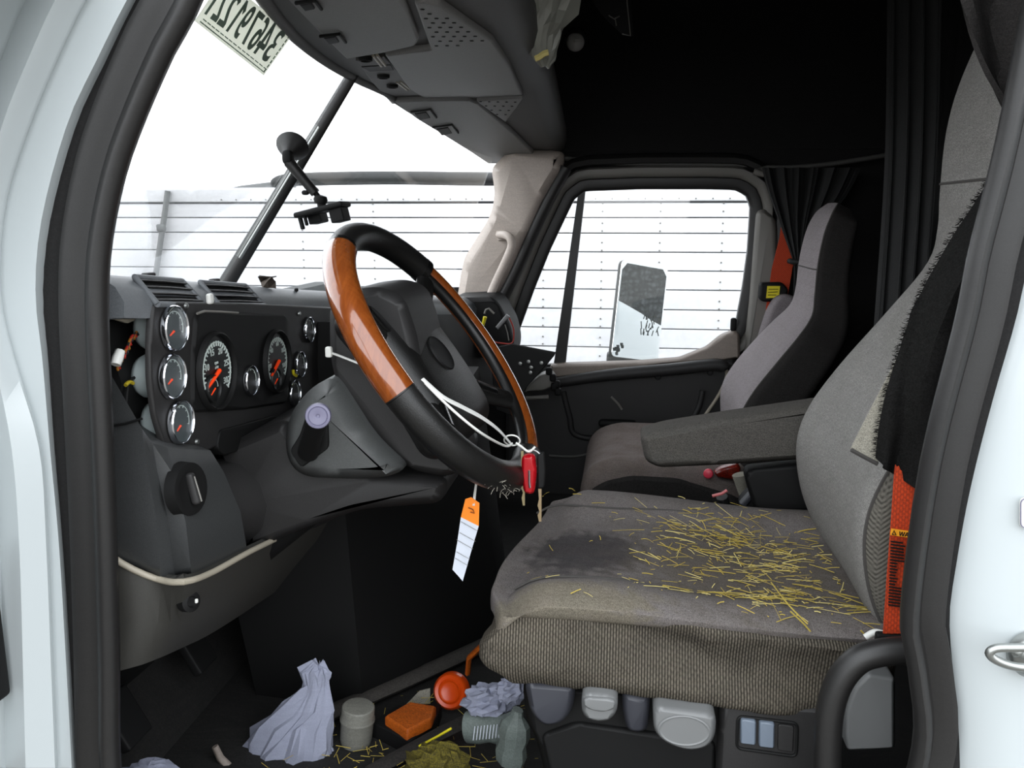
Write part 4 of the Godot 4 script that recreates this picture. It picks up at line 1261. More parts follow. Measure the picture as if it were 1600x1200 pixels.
# ---------------------------------------------------------------- overhead console
func build_overhead() -> void:
	var t := thing("overhead_console", "dark grey overhead console above the windshield with storage doors and perforated speaker panels", "console", Vector3(-0.4, 1.25, -1.93))
	# body: flat underside from the windshield header to a rounded rear lip, dropping at both ends
	var b := MB.new()
	var rings := []
	for i in 33:
		var z := lerpf(-0.96, -2.95, i / 32.0)
		var d := z + 1.93
		var drop := 0.125 * maxf(0.0, -2.15 - z)
		var y := 1.256 - drop
		var x0 := -0.612 + 0.19 * d * d
		var x1 := -0.235 + 0.02 * d
		rings.append([Vector3(x0 - 0.03, y + 0.06, z), Vector3(x0 - 0.008, y + 0.018, z), Vector3(x0, y + 0.003, z), Vector3(x0 + 0.012, y, z), Vector3(x1, y, z), Vector3(x1 + 0.024, y + 0.003, z), Vector3(x1 + 0.046, y + 0.018, z), Vector3(x1 + 0.055, y + 0.045, z), Vector3(x1 + 0.052, y + 0.09, z), Vector3(x1 - 0.04, y + 0.30, z), Vector3(x0 - 0.03, y + 0.30, z)])
	b.loft(rings)
	part(t, "body", b, M.console_trim)
	var down := Vector3(0, 0.012, 0)
	# doors, each with latches
	b = MB.new()
	b.slab(rounded([Vector3(-0.4323, 1.2430, -1.0348), Vector3(-0.4698, 1.2430, -1.2124), Vector3(-0.4881, 1.2430, -1.3364), Vector3(-0.5111, 1.2430, -1.5001), Vector3(-0.5326, 1.2430, -1.6623), Vector3(-0.4431, 1.2430, -1.6087), Vector3(-0.3700, 1.2430, -1.5522), Vector3(-0.3516, 1.2430, -1.4991), Vector3(-0.3221, 1.2430, -1.3076), Vector3(-0.2972, 1.2430, -1.1362), Vector3(-0.2873, 1.2430, -1.0537)], 0.010, 3), down, 0.004)
	var door := part(t, "storage_door", b, M.console)
	latch(door, [Vector3(-0.4580, 1.2395, -1.2167), Vector3(-0.4268, 1.2395, -1.2064), Vector3(-0.4345, 1.2395, -1.2534)], [Vector3(-0.4581, 1.2395, -1.2314), Vector3(-0.4383, 1.2395, -1.2229), Vector3(-0.4448, 1.2395, -1.2559), Vector3(-0.4634, 1.2395, -1.2652)])
	latch(door, [Vector3(-0.5015, 1.2395, -1.4352), Vector3(-0.4641, 1.2395, -1.4199), Vector3(-0.4751, 1.2395, -1.4860)], [Vector3(-0.5023, 1.2395, -1.4558), Vector3(-0.4784, 1.2395, -1.4433), Vector3(-0.4875, 1.2395, -1.4899), Vector3(-0.5102, 1.2395, -1.5036)])
	b = MB.new()
	b.slab(rounded([Vector3(-0.5862, 1.2347, -2.2121), Vector3(-0.5055, 1.2356, -2.2050), Vector3(-0.3939, 1.2355, -2.2063), Vector3(-0.3762, 1.2307, -2.2443), Vector3(-0.3327, 1.1910, -2.5617), Vector3(-0.3013, 1.1530, -2.8658), Vector3(-0.3248, 1.1453, -2.9278), Vector3(-0.4165, 1.1318, -3.0356), Vector3(-0.4785, 1.1321, -3.0330), Vector3(-0.5036, 1.1568, -2.8358), Vector3(-0.5424, 1.1894, -2.5750), Vector3(-0.5729, 1.2129, -2.3866)], 0.012, 3), down, 0.004)
	door = part(t, "storage_door", b, M.console)
	latch(door, [Vector3(-0.5649, 1.2210, -2.2978), Vector3(-0.5084, 1.2239, -2.2748), Vector3(-0.5111, 1.2129, -2.3631)], [Vector3(-0.5614, 1.2176, -2.3252), Vector3(-0.5260, 1.2199, -2.3070), Vector3(-0.5299, 1.2121, -2.3691), Vector3(-0.5628, 1.2097, -2.3887)])
	latch(door, [Vector3(-0.5461, 1.1992, -2.4723), Vector3(-0.4857, 1.2026, -2.4451), Vector3(-0.4875, 1.1898, -2.5475)], [Vector3(-0.5421, 1.1952, -2.5040), Vector3(-0.5042, 1.1979, -2.4825), Vector3(-0.5078, 1.1889, -2.5547), Vector3(-0.5430, 1.1860, -2.5779)])
	# middle panel running into both perforated corners
	b = MB.new()
	b.slab(rounded([Vector3(-0.4494, 1.2430, -1.6399), Vector3(-0.3525, 1.2430, -1.5958), Vector3(-0.3010, 1.2430, -1.2599), Vector3(-0.2878, 1.2430, -1.2505), Vector3(-0.2678, 1.2430, -1.2755), Vector3(-0.2531, 1.2430, -1.3846), Vector3(-0.2325, 1.2430, -1.5363), Vector3(-0.2375, 1.2430, -1.8088), Vector3(-0.2588, 1.2430, -2.2001), Vector3(-0.3908, 1.2430, -2.2539), Vector3(-0.5103, 1.2430, -2.2263), Vector3(-0.5081, 1.2430, -2.0589)], 0.006, 3), down, 0.003)
	var mid := part(t, "centre_panel", b, M.console)
	b = MB.new()
	for p in [Vector3(-0.2969, 1.2426, -1.2892), Vector3(-0.2930, 1.2426, -1.3177), Vector3(-0.3049, 1.2426, -1.3462), Vector3(-0.2890, 1.2426, -1.3474), Vector3(-0.3010, 1.2426, -1.3774), Vector3(-0.3136, 1.2426, -1.4087), Vector3(-0.2732, 1.2426, -1.3486), Vector3(-0.2848, 1.2426, -1.3786), Vector3(-0.2970, 1.2426, -1.4099), Vector3(-0.3098, 1.2426, -1.4429), Vector3(-0.3233, 1.2426, -1.4775), Vector3(-0.2686, 1.2426, -1.3798), Vector3(-0.2804, 1.2426, -1.4112), Vector3(-0.2928, 1.2426, -1.4441), Vector3(-0.3058, 1.2426, -1.4787), Vector3(-0.3195, 1.2426, -1.5151), Vector3(-0.3340, 1.2426, -1.5535), Vector3(-0.2638, 1.2426, -1.4124), Vector3(-0.2758, 1.2426, -1.4453), Vector3(-0.2884, 1.2426, -1.4800), Vector3(-0.3016, 1.2426, -1.5164), Vector3(-0.3155, 1.2426, -1.5548), Vector3(-0.2588, 1.2426, -1.4466), Vector3(-0.2709, 1.2426, -1.4812), Vector3(-0.2837, 1.2426, -1.5176), Vector3(-0.2972, 1.2426, -1.5560), Vector3(-0.2535, 1.2426, -1.4824), Vector3(-0.2658, 1.2426, -1.5189), Vector3(-0.2480, 1.2426, -1.5201)]:
		hole(b, p)
	part(mid, "speaker_holes", b, M.black).set_meta("kind", "stuff")
	b = MB.new()
	b.slab(rounded([Vector3(-0.3784, 1.2338, -2.2194), Vector3(-0.2562, 1.2373, -2.1914), Vector3(-0.2864, 1.2244, -2.2947), Vector3(-0.3360, 1.2066, -2.4371)], 0.005, 3), down, 0.003)
	mid = part(t, "speaker_corner", b, M.console)
	b = MB.new()
	for p in [Vector3(-0.3669, 1.2335, -2.2182), Vector3(-0.3455, 1.2332, -2.2208), Vector3(-0.3599, 1.2282, -2.2603), Vector3(-0.3241, 1.2328, -2.2234), Vector3(-0.3382, 1.2279, -2.2630), Vector3(-0.3527, 1.2227, -2.3041), Vector3(-0.3028, 1.2325, -2.2260), Vector3(-0.3164, 1.2275, -2.2657), Vector3(-0.3305, 1.2224, -2.3069), Vector3(-0.3452, 1.2170, -2.3497), Vector3(-0.2814, 1.2322, -2.2286), Vector3(-0.2946, 1.2272, -2.2683), Vector3(-0.3083, 1.2221, -2.3096), Vector3(-0.3226, 1.2167, -2.3525)]:
		hole(b, p)
	part(mid, "speaker_holes", b, M.black).set_meta("kind", "stuff")
	# socket strip at the front
	b = MB.new()
	b.slab([Vector3(-0.5285, 1.2480, -1.7133), Vector3(-0.4612, 1.2480, -1.6739), Vector3(-0.5246, 1.2480, -2.2884), Vector3(-0.6305, 1.2480, -2.3525), Vector3(-0.5731, 1.2480, -1.9677)], Vector3(0, 0.012, 0), 0.002)
	var strip := part(t, "socket_strip", b, M.console_trim)
	for q in [Vector3(-0.4985, 1.2460, -1.6776), Vector3(-0.5207, 1.2460, -1.8805), Vector3(-0.5377, 1.2460, -2.0160)]:
		b = MB.new()
		b.lathe([Vector2(0, 0.002), Vector2(0.008, 0.002), Vector2(0.010, 0.005), Vector2(0.013, 0.004), Vector2(0.014, -0.004)], q, Vector3(0, -1, 0), 18)
		part(strip, "socket", b, M.black)
	for q in [[Vector3(-0.4771, 1.2475, -1.6558), Vector3(-0.4923, 1.2475, -1.7658)], [Vector3(-0.4681, 1.2475, -1.6504), Vector3(-0.4827, 1.2475, -1.7596)], [Vector3(-0.5154, 1.2475, -1.9717), Vector3(-0.5219, 1.2475, -2.0897)], [Vector3(-0.5046, 1.2475, -1.9639), Vector3(-0.5108, 1.2475, -2.0704)]]:
		b = MB.new()
		b.tube(q, 0.003, 6)
		part(strip, "rib", b, M.beige_edge)
	b = MB.new()
	b.slab([Vector3(-0.5342, 1.2465, -1.7693), Vector3(-0.4710, 1.2465, -1.7550), Vector3(-0.4806, 1.2465, -1.8149), Vector3(-0.5333, 1.2465, -1.8240)], Vector3(0, 0.006, 0))
	part(strip, "slot", b, M.black)
	# header edge pad along the glass
	b = MB.new()
	var line := []
	for i in 25:
		var z := lerpf(-1.0, -2.86, i / 24.0)
		var d := z + 1.93
		var drop := 0.125 * maxf(0.0, -2.15 - z)
		line.append(Vector3(-0.606 + 0.19 * d * d, 1.257 - drop, z))
	b.tube(line, 0.012, 10)
	part(t, "front_lip", b, M.console_trim)
	# upper cabinet behind the lip
	var c := thing("upper_cabinet", "black upper cabinet wall above the console, reaching up to the roof", "cabinet", Vector3(-0.1, 1.35, -1.9))
	b = MB.new()
	b.slab([Vector3(-0.26, 1.565, -2.94), Vector3(-0.22, 1.60, -2.94), Vector3(-0.20, 1.875, -2.94), Vector3(-0.5, 1.875, -2.94), Vector3(-0.5, 1.565, -2.94)], Vector3(0, 0, 1.96))
	part(c, "body", b, M.lining)
	b = MB.new()
	for z in [-1.45, -1.93, -2.41]:
		b = MB.new()
		b.tube([Vector3(-0.219, 1.61, z), Vector3(-0.200, 1.87, z)], 0.003, 6)
		part(c, "panel_joint", b, M.black)
	# dome light lens
	var dl := thing("dome_light", "small oval clear dome light beside the overhead console", "light", Vector3(-0.1742, 1.5042, -2.9400))
	b = MB.new()
	b.lathe([Vector2(0, 0.022), Vector2(0.014, 0.019), Vector2(0.024, 0.010), Vector2(0.029, 0.0), Vector2(0.028, -0.012)], Vector3(-0.1759, 1.5033, -2.9350), Vector3(0.05, -0.35, 1), 24)
	part(dl, "lens", b, M.white_plastic)
	b = MB.new()
	b.lathe([Vector2(0.028, 0.004), Vector2(0.036, 0.002), Vector2(0.038, -0.05)], Vector3(-0.1742, 1.5080, -2.9400), Vector3(0.05, -0.35, 1), 24)
	part(dl, "housing", b, M.lining)
	b = MB.new()
	b.soft(Vector3(-0.1681, 1.5032, -2.9050), Vector3(0.020, 0.012, 0.006), 0.003, 1, 2)
	part(dl, "bulb_cover", b, M.white_plastic)
	# crumpled clear bag tucked behind the lip
	var n := FastNoiseLite.new()
	n.seed = 31
	n.frequency = 34.0
	var bag := thing("plastic_bag", "crumpled clear plastic bag hanging from the overhead console", "bag", Vector3(-0.1683, 1.3295, -1.7800))
	b = MB.new()
	var rows := []
	var wide := [0.052, 0.058, 0.058, 0.052, 0.043, 0.034, 0.027, 0.022, 0.008]
	var core := [Vector3(-0.1753, 1.4342, -1.7800), Vector3(-0.1688, 1.3936, -1.7800), Vector3(-0.1673, 1.3646, -1.7800), Vector3(-0.1671, 1.3353, -1.7800), Vector3(-0.1707, 1.3119, -1.7800), Vector3(-0.1731, 1.2943, -1.7800), Vector3(-0.1705, 1.2728, -1.7800), Vector3(-0.1678, 1.2561, -1.7800), Vector3(-0.1652, 1.2417, -1.7800)]
	for i in 9:
		var m: Vector3 = core[i]
		var ring := []
		for k in 26:
			var a := TAU * k / 26
			var o := Vector3(cos(a), 0, sin(a))
			var r: float = wide[i] * (1.0 + 0.55 * n.get_noise_3d(cos(a) * 0.06, m.y, sin(a) * 0.06))
			ring.append(m + o * r + Vector3(0, 0.012 * n.get_noise_3d(a * 0.05, m.y * 2.0, 9.0), 0))
		rows.append(ring)
	b.crease = 0.86
	b.loft(rows)
	part(bag, "film", b, M.bag_clear)
	b = MB.new()
	b.tube(curve([Vector3(-0.1808, 1.2487, -1.7350), Vector3(-0.1722, 1.2520, -1.7350), Vector3(-0.1636, 1.2577, -1.7350), Vector3(-0.1551, 1.2598, -1.7350)], 3), 0.006, 6)
	part(bag, "knot", b, M.straw_pale)
	# small dark plate dangling by a wire
	var v := thing("hanging_plate", "thin black plate with worn pale edges hanging from the roof lining", "plate", Vector3(-0.0338, 1.4503, -2.3000))
	b = MB.new()
	b.slab([Vector3(-0.1075, 1.5862, -2.3000), Vector3(-0.0166, 1.5829, -2.3000), Vector3(-0.0109, 1.4795, -2.3000), Vector3(-0.0008, 1.3953, -2.3000), Vector3(-0.0215, 1.3989, -2.3000), Vector3(-0.0653, 1.4392, -2.3000), Vector3(-0.0896, 1.4669, -2.3000)], Vector3(0.01, 0, -0.006))
	part(v, "plate", b, M.black)
	b = MB.new()
	b.tube([Vector3(-0.0132, 1.5085, -2.2970), Vector3(-0.0107, 1.4714, -2.2970), Vector3(-0.0008, 1.3948, -2.2970), Vector3(-0.0215, 1.3998, -2.2970)], 0.0016, 6)
	part(v, "worn_edge", b, M.grey_frame)
	b = MB.new()
	b.tube([Vector3(-0.0557, 1.4434, -2.2930), Vector3(-0.0413, 1.4341, -2.2930), Vector3(-0.0288, 1.4412, -2.2930), Vector3(-0.0398, 1.4370, -2.2930), Vector3(-0.0362, 1.4189, -2.2930)], 0.0016, 6)
	part(v, "wire", b, M.grey_frame)

func hole(b: MB, p: Vector3) -> void:
	b.lathe([Vector2(0.0, 0.0008), Vector2(0.0030, 0.0006), Vector2(0.0036, -0.001)], p, Vector3(0, -1, 0), 8)

func latch(door: MeshInstance3D, frame: Array, plate: Array) -> void:
	var b := MB.new()
	b.tube(frame, 0.0028, 6)
	part(door, "latch_frame", b, M.black)
	b = MB.new()
	b.slab(plate, Vector3(0, 0.006, 0), 0.0015)
	part(door, "latch", b, M.black)

# ---------------------------------------------------------------- seats
# cross-sections of a backrest from the bottom up: height, front x at the middle, half width, thickness, depth of the dish
func backrest_rings(sec: Array, zc: float, seg := 44) -> Array:
	var keys := []
	for s in sec:
		keys.append([s[0], s[1], s[2], s[3], s[4]])
	var rings := []
	var fine := []
	for i in keys.size() - 1:
		for k in 5:
			var t := k / 5.0
			var row := []
			for c in 5:
				var p0: float = keys[maxi(i - 1, 0)][c]
				var p1: float = keys[i][c]
				var p2: float = keys[i + 1][c]
				var p3: float = keys[mini(i + 2, keys.size() - 1)][c]
				row.append(0.5 * (2.0 * p1 + (p2 - p0) * t + (2.0 * p0 - 5.0 * p1 + 4.0 * p2 - p3) * t * t + (3.0 * p1 - p0 - 3.0 * p2 + p3) * t * t * t))
			fine.append(row)
	fine.append(keys[-1])
	for i in fine.size():
		var f: Array = fine[i]
		# sections stand square to the lean of the back
		var dn: float = fine[mini(i + 1, fine.size() - 1)][1] - fine[maxi(i - 1, 0)][1]
		var dy: float = fine[mini(i + 1, fine.size() - 1)][0] - fine[maxi(i - 1, 0)][0]
		var lean := clampf(dn / maxf(dy, 1e-4), -0.9, 0.9)
		var ring := []
		for k in seg:
			var a := TAU * k / seg
			var ca := cos(a)
			var sa := sin(a)
			var e := 0.36
			var u := signf(ca) * pow(absf(ca), e)      # -1 front .. 1 rear
			var w := signf(sa) * pow(absf(sa), e)      # across
			var front := maxf(0.0, -u)
			var dish: float = f[4] * front * (1.0 - w * w) * 1.0
			var x: float = f[1] + f[3] * 0.5 * (1.0 + u) + dish
			ring.append(Vector3(x, f[0] - lean * (x - f[1]) * 0.55, zc + f[2] * w))
		rings.append(ring)
	return rings

# patchy cloth: two tones mixed by noise of a given grain
class Cloth extends MB:
	var n := FastNoiseLite.new()
	var tone_a: Color
	var tone_b: Color
	var fine: float

	func _init(seed: int, a: Color, b: Color, f: float) -> void:
		tinted = true
		n.seed = seed
		n.frequency = 1.0
		n.fractal_octaves = 4
		tone_a = a
		tone_b = b
		fine = f

	func tint(p: Vector3) -> Color:
		return tone_a.lerp(tone_b, 0.5 + 0.5 * n.get_noise_3d(p.x * fine, p.y * fine, p.z * fine))

	func soil(p: Vector3, at: Vector3, r: Vector3, soft := 0.35) -> float:
		var d := ((p - at) / r).length() + 0.45 * n.get_noise_3d(p.x * 60.0, p.y * 60.0, p.z * 60.0)
		return 1.0 - smoothstep(1.0 - soft, 1.0 + soft * 0.4, d)

# upper pad of the driver's cushion with its stains
class CushionPad extends Cloth:
	func bend(p: Vector3) -> Vector3:
		var up := clampf((p.y - 0.407) / 0.03, 0.0, 1.0)
		var q := p
		q.y = lerpf(p.y, MB.cushion_top(p.x, p.z), up * up * (3.0 - 2.0 * up))
		q.y += -0.02 * smoothstep(-0.1, 0.36, p.x) * (1.0 - up) * 0.6
		q.x += 0.055 * smoothstep(-1.25, -1.6, p.z) * smoothstep(0.05, -0.18, p.x)
		q.x += 0.03 * smoothstep(-1.2, -1.1, p.z) * smoothstep(0.0, -0.18, p.x) * (1.0 - up * 0.4)
		return q

	func tint(p: Vector3) -> Color:
		var stain := Color(0.075, 0.068, 0.070)
		var brown := Color(0.20, 0.172, 0.142)
		var c := tone_a.lerp(brown, (0.5 + 0.5 * n.get_noise_3d(p.x * fine, p.y * fine, p.z * fine)) * 0.55)
		c = c.lerp(stain, 0.85 * soil(p, Vector3(-0.05, 0.42, -1.33), Vector3(0.10, 0.1, 0.10)))
		c = c.lerp(stain, 0.35 * soil(p, Vector3(-0.12, 0.42, -1.22), Vector3(0.06, 0.1, 0.07)))
		c = c.lerp(Color(0.29, 0.255, 0.19), 0.8 * soil(p, Vector3(-0.08, 0.43, -1.11), Vector3(0.14, 0.1, 0.05)))
		return c.lerp(brown, 0.8 * soil(p, Vector3(0.2, 0.42, -1.3), Vector3(0.2, 0.1, 0.2), 0.6))

# ribbed lower band of the cushion, creased towards the rear
class CushionBand extends Cloth:
	func bend(p: Vector3) -> Vector3:
		var q := p
		var near := smoothstep(-1.2, -1.08, p.z)
		var h := (p.y - 0.31) / 0.09
		q.z += near * (0.006 * sin(p.x * 40.0 + h * 2.2) * smoothstep(0.05, 0.3, p.x) + 0.007 * sin(h * 5.0 + p.x * 6.0) + 0.006 * n.get_noise_3d(p.x * 18.0, p.y * 18.0, 3.0))
		q.z -= near * 0.012 * exp(-pow((p.x - 0.16 + (h - 0.5) * 0.22) / 0.06, 2.0))
		q.y -= 0.018 * smoothstep(-0.1, 0.36, p.x) * (1.0 - h * 0.5)
		q.y = minf(q.y, MB.cushion_top(p.x, p.z) - 0.010 - 0.014 * smoothstep(-0.08, -0.16, p.x) * smoothstep(-1.09, -1.14, p.z))
		q.x += 0.045 * smoothstep(0.4, 0.0, h) * smoothstep(0.0, -0.18, p.x) * 0.6
		q.x += 0.055 * smoothstep(-1.25, -1.6, p.z) * smoothstep(0.05, -0.18, p.x)
		return q

class FarCushion extends Cloth:
	func bend(p: Vector3) -> Vector3:
		var q := p
		q.y += 0.012 * smoothstep(0.12, 0.22, absf(p.z + 2.55)) * smoothstep(0.22, 0.27, p.y)
		q.y -= 0.05 * pow(maxf(0.0, 0.02 - p.x) / 0.13, 2.0) * smoothstep(0.15, 0.26, p.y)
		q.x += 0.04 * smoothstep(0.2, 0.13, p.y) * smoothstep(0.05, -0.1, p.x)
		return q

func build_driver_seat() -> void:
	var t := thing("driver_chair", "grey cloth driver's seat with stained cushion, hay on top and black base", "seat", Vector3(0.1, 0.0, -1.35))
	var b: MB = CushionPad.new(51, Color(0.30, 0.272, 0.268), Color(0.24, 0.21, 0.17), 14.0)
	b.soft(Vector3(0.090, 0.425, -1.35), Vector3(0.555, 0.036, 0.515), 0.016, 44, 5)
	var cushion := part(t, "cushion", b, M.seat, "grey cloth seat cushion with a dark stain at the front")
	b = MB.new()   # piping between the middle and the bolsters
	for z in [-1.185, -1.515]:
		var line := []
		for i in 22:
			var x := lerpf(-0.15, 0.30, i / 21.0)
			line.append(Vector3(x, MB.cushion_top(x, z) + 0.0005, z + 0.02 * (i / 21.0 - 0.3) * signf(z + 1.35)))
		b = MB.new()
		b.tube(line, 0.0022, 6)
		part(cushion, "seam", b, M.seam)
	b = CushionBand.new(52, Color(0.255, 0.23, 0.195), Color(0.13, 0.12, 0.107), 10.0)
	b.soft(Vector3(0.090, 0.365, -1.35), Vector3(0.562, 0.130, 0.520), 0.028, 40, 5)
	part(cushion, "side_cloth", b, M.seat_rib, "ribbed grey brown side cloth of the cushion")
	# backrest with headrest in one piece
	var sec := [[0.345, 0.395, 0.215, 0.10, 0.0], [0.40, 0.345, 0.235, 0.13, 0.01], [0.47, 0.312, 0.243, 0.15, 0.022], [0.55, 0.300, 0.246, 0.16, 0.03], [0.62, 0.317, 0.244, 0.155, 0.03], [0.70, 0.365, 0.236, 0.14, 0.024], [0.80, 0.440, 0.222, 0.12, 0.015], [0.88, 0.492, 0.200, 0.11, 0.008], [0.935, 0.490, 0.160, 0.12, 0.004], [0.985, 0.482, 0.138, 0.13, 0.002], [1.08, 0.482, 0.132, 0.13, 0.0], [1.16, 0.496, 0.126, 0.125, 0.0], [1.24, 0.525, 0.105, 0.10, 0.0], [1.275, 0.56, 0.06, 0.05, 0.0]]
	var rings := backrest_rings(sec, -1.35)
	var front := Cloth.new(53, Color(0.52, 0.505, 0.48), Color(0.41, 0.395, 0.37), 12.0)
	var flank := MB.new()
	split_skin(rings, front, flank, 44)
	var back := part(t, "backrest", front, M.seat)
	part(back, "side_cloth", flank, M.seat_bone, "herringbone side cloth of the backrest")
	b = MB.new()
	for k in [seam_column(rings, 15), seam_column(rings, 30)]:
		b = MB.new()
		b.tube(k.slice(2, 45), 0.0025, 6)
		part(back, "seam", b, M.seam)
	b = MB.new()
	var cross := []
	for k in range(15, 31):
		cross.append(rings[46][k])
	b.tube(cross, 0.0022, 6)
	part(back, "seam", b, M.seam)
	# inboard armrest
	b = Cloth.new(54, Color(0.165, 0.157, 0.148), Color(0.20, 0.185, 0.16), 20.0)
	b.slab(rounded([Vector3(0.0363, 0.5382, -1.6250), Vector3(0.0842, 0.5536, -1.6250), Vector3(0.2022, 0.5772, -1.6250), Vector3(0.3857, 0.6107, -1.6250), Vector3(0.3926, 0.5080, -1.6250), Vector3(0.3120, 0.4975, -1.6250), Vector3(0.1827, 0.4839, -1.6250), Vector3(0.0746, 0.4747, -1.6250), Vector3(0.0475, 0.4877, -1.6250)], 0.012, 4), Vector3(0, 0, -0.075), 0.012)
	part(t, "armrest", b, M.seat)
	b = MB.new()
	b.slab(rounded([Vector3(0.2351, 0.4739, -1.6400), Vector3(0.3967, 0.4964, -1.6400), Vector3(0.4034, 0.3978, -1.6400), Vector3(0.2609, 0.3914, -1.6400)], 0.02), Vector3(0, 0, -0.04), 0.006)
	part(t, "armrest_bracket", b, M.black)
	# plastic base with its levers
	b = MB.new()
	b.slab(rounded([Vector3(-0.1323, 0.3015, -1.1250), Vector3(0.0354, 0.2943, -1.1250), Vector3(0.2784, 0.2955, -1.1250), Vector3(0.3058, 0.1404, -1.1250), Vector3(-0.0893, 0.1021, -1.1250), Vector3(-0.1106, 0.2042, -1.1250), Vector3(-0.1275, 0.2354, -1.1250)], 0.02), Vector3(0, 0, -0.45), 0.01)
	var skirt := part(t, "base", b, M.black)
	b = MB.new()
	b.slab(rounded([Vector3(-0.1264, 0.3134, -1.0980), Vector3(-0.0541, 0.3130, -1.0980), Vector3(-0.0563, 0.2777, -1.0980), Vector3(-0.0703, 0.2520, -1.0980), Vector3(-0.0972, 0.2429, -1.0980), Vector3(-0.1172, 0.2631, -1.0980)], 0.014), Vector3(0, 0, -0.03), 0.008)
	part(skirt, "rib", b, M.slate_plastic)
	b = MB.new()
	b.slab(rounded([Vector3(0.0102, 0.3072, -1.0980), Vector3(0.0494, 0.3054, -1.0980), Vector3(0.0468, 0.2470, -1.0980), Vector3(0.0188, 0.2446, -1.0980), Vector3(0.0108, 0.2811, -1.0980)], 0.012), Vector3(0, 0, -0.03), 0.008)
	part(skirt, "rib", b, M.slate_plastic)
	b = MB.new()
	b.slab(rounded([Vector3(0.1434, 0.3019, -1.1000), Vector3(0.2810, 0.3032, -1.1000), Vector3(0.2906, 0.1575, -1.1000), Vector3(0.1435, 0.1433, -1.1000), Vector3(0.1439, 0.2519, -1.1000)], 0.012), Vector3(0, 0, -0.03), 0.006)
	part(skirt, "switch_housing", b, M.dash_dark)
	b = MB.new()
	b.slab(rounded([Vector3(-0.0534, 0.2438, -1.1180), Vector3(0.1415, 0.2302, -1.1180), Vector3(0.1458, 0.1301, -1.1180), Vector3(-0.0794, 0.1083, -1.1180), Vector3(-0.1035, 0.2195, -1.1180)], 0.012), Vector3(0, 0, -0.02), 0.004)
	part(skirt, "lower_edge", b, M.black)
	b = MB.new()
	b.slab(rounded([Vector3(-0.0448, 0.3166, -1.0700), Vector3(-0.0259, 0.3208, -1.0700), Vector3(0.0050, 0.3166, -1.0700), Vector3(0.0039, 0.2919, -1.0700), Vector3(-0.0078, 0.2767, -1.0700), Vector3(-0.0294, 0.2750, -1.0700), Vector3(-0.0434, 0.2843, -1.0700)], 0.012, 4), Vector3(0, 0, -0.06), 0.006)
	var lev := part(t, "seat_lever", b, M.grey_plastic, "small light grey seat lever")
	b = MB.new()
	b.slab(rounded([Vector3(-0.0411, 0.3154, -1.0660), Vector3(0.0017, 0.3150, -1.0660), Vector3(0.0003, 0.2998, -1.0660), Vector3(-0.0193, 0.2945, -1.0660), Vector3(-0.0409, 0.3003, -1.0660)], 0.012), Vector3(0, 0, -0.006), 0.002)
	part(lev, "thumb_pad", b, M.grey_plastic)
	b = MB.new()
	b.slab(rounded([Vector3(0.0517, 0.3110, -1.0650), Vector3(0.1347, 0.3045, -1.0650), Vector3(0.1346, 0.2690, -1.0650), Vector3(0.1244, 0.2521, -1.0650), Vector3(0.0995, 0.2452, -1.0650), Vector3(0.0696, 0.2540, -1.0650), Vector3(0.0530, 0.2716, -1.0650)], 0.014, 4), Vector3(0, 0, -0.06), 0.006)
	lev = part(t, "seat_lever", b, M.grey_plastic, "broad light grey seat lever with an oval finger dish")
	b = MB.new()
	b.lathe([Vector2(0, -0.002), Vector2(0.018, -0.001), Vector2(0.021, 0.0012), Vector2(0.0225, 0.0)], Vector3(0.0931, 0.2784, -1.0640), Vector3(0, 0, 1), 28, 1.55)
	part(lev, "finger_dish", b, M.grey_plastic)
	b = MB.new()
	var ring := rounded([Vector3(0.1671, 0.2843, -1.0990), Vector3(0.2456, 0.2801, -1.0990), Vector3(0.2470, 0.2304, -1.0990), Vector3(0.1677, 0.2361, -1.0990)], 0.008)
	ring.append(ring[0])
	b.tube(ring, 0.0022, 6)
	var pan := part(skirt, "switch_frame", b, M.black)
	for q in [[Vector3(0.1704, 0.2841, -1.0920), Vector3(0.1907, 0.2829, -1.0920), Vector3(0.1918, 0.2457, -1.0920), Vector3(0.1714, 0.2468, -1.0920)], [Vector3(0.1949, 0.2823, -1.0920), Vector3(0.2151, 0.2811, -1.0920), Vector3(0.2164, 0.2430, -1.0920), Vector3(0.1961, 0.2441, -1.0920)]]:
		b = MB.new()
		b.slab(rounded(q, 0.004), Vector3(0, 0, -0.012), 0.002)
		part(pan, "rocker_switch", b, M.switch)
	b = MB.new()
	b.slab(rounded([Vector3(0.2201, 0.2780, -1.0960), Vector3(0.2411, 0.2769, -1.0960), Vector3(0.2418, 0.2377, -1.0960), Vector3(0.2214, 0.2398, -1.0960)], 0.004), Vector3(0, 0, -0.008), 0.001)
	part(pan, "blank_switch", b, M.dash_dark)
	# belt buckle stalk on the inboard side
	var s := thing("belt_buckle", "black belt buckle with a reddish button inboard of the driver's seat", "buckle", Vector3(0.2092, 0.3821, -1.6600))
	b = MB.new()
	b.tube([Vector3(0.2245, 0.3165, -1.6600), Vector3(0.2134, 0.3691, -1.6600), Vector3(0.1991, 0.4132, -1.6600)], [0.022, 0.024, 0.023], 10, true, 0.5)
	part(s, "housing", b, M.black)
	b = MB.new()
	b.tube([Vector3(0.1802, 0.4153, -1.6550), Vector3(0.1983, 0.4213, -1.6550), Vector3(0.2077, 0.4282, -1.6550)], 0.003, 6)
	part(s, "button_edge", b, plain(Color(0.72, 0.36, 0.36), 0.5))
	s = t
	b = MB.new()
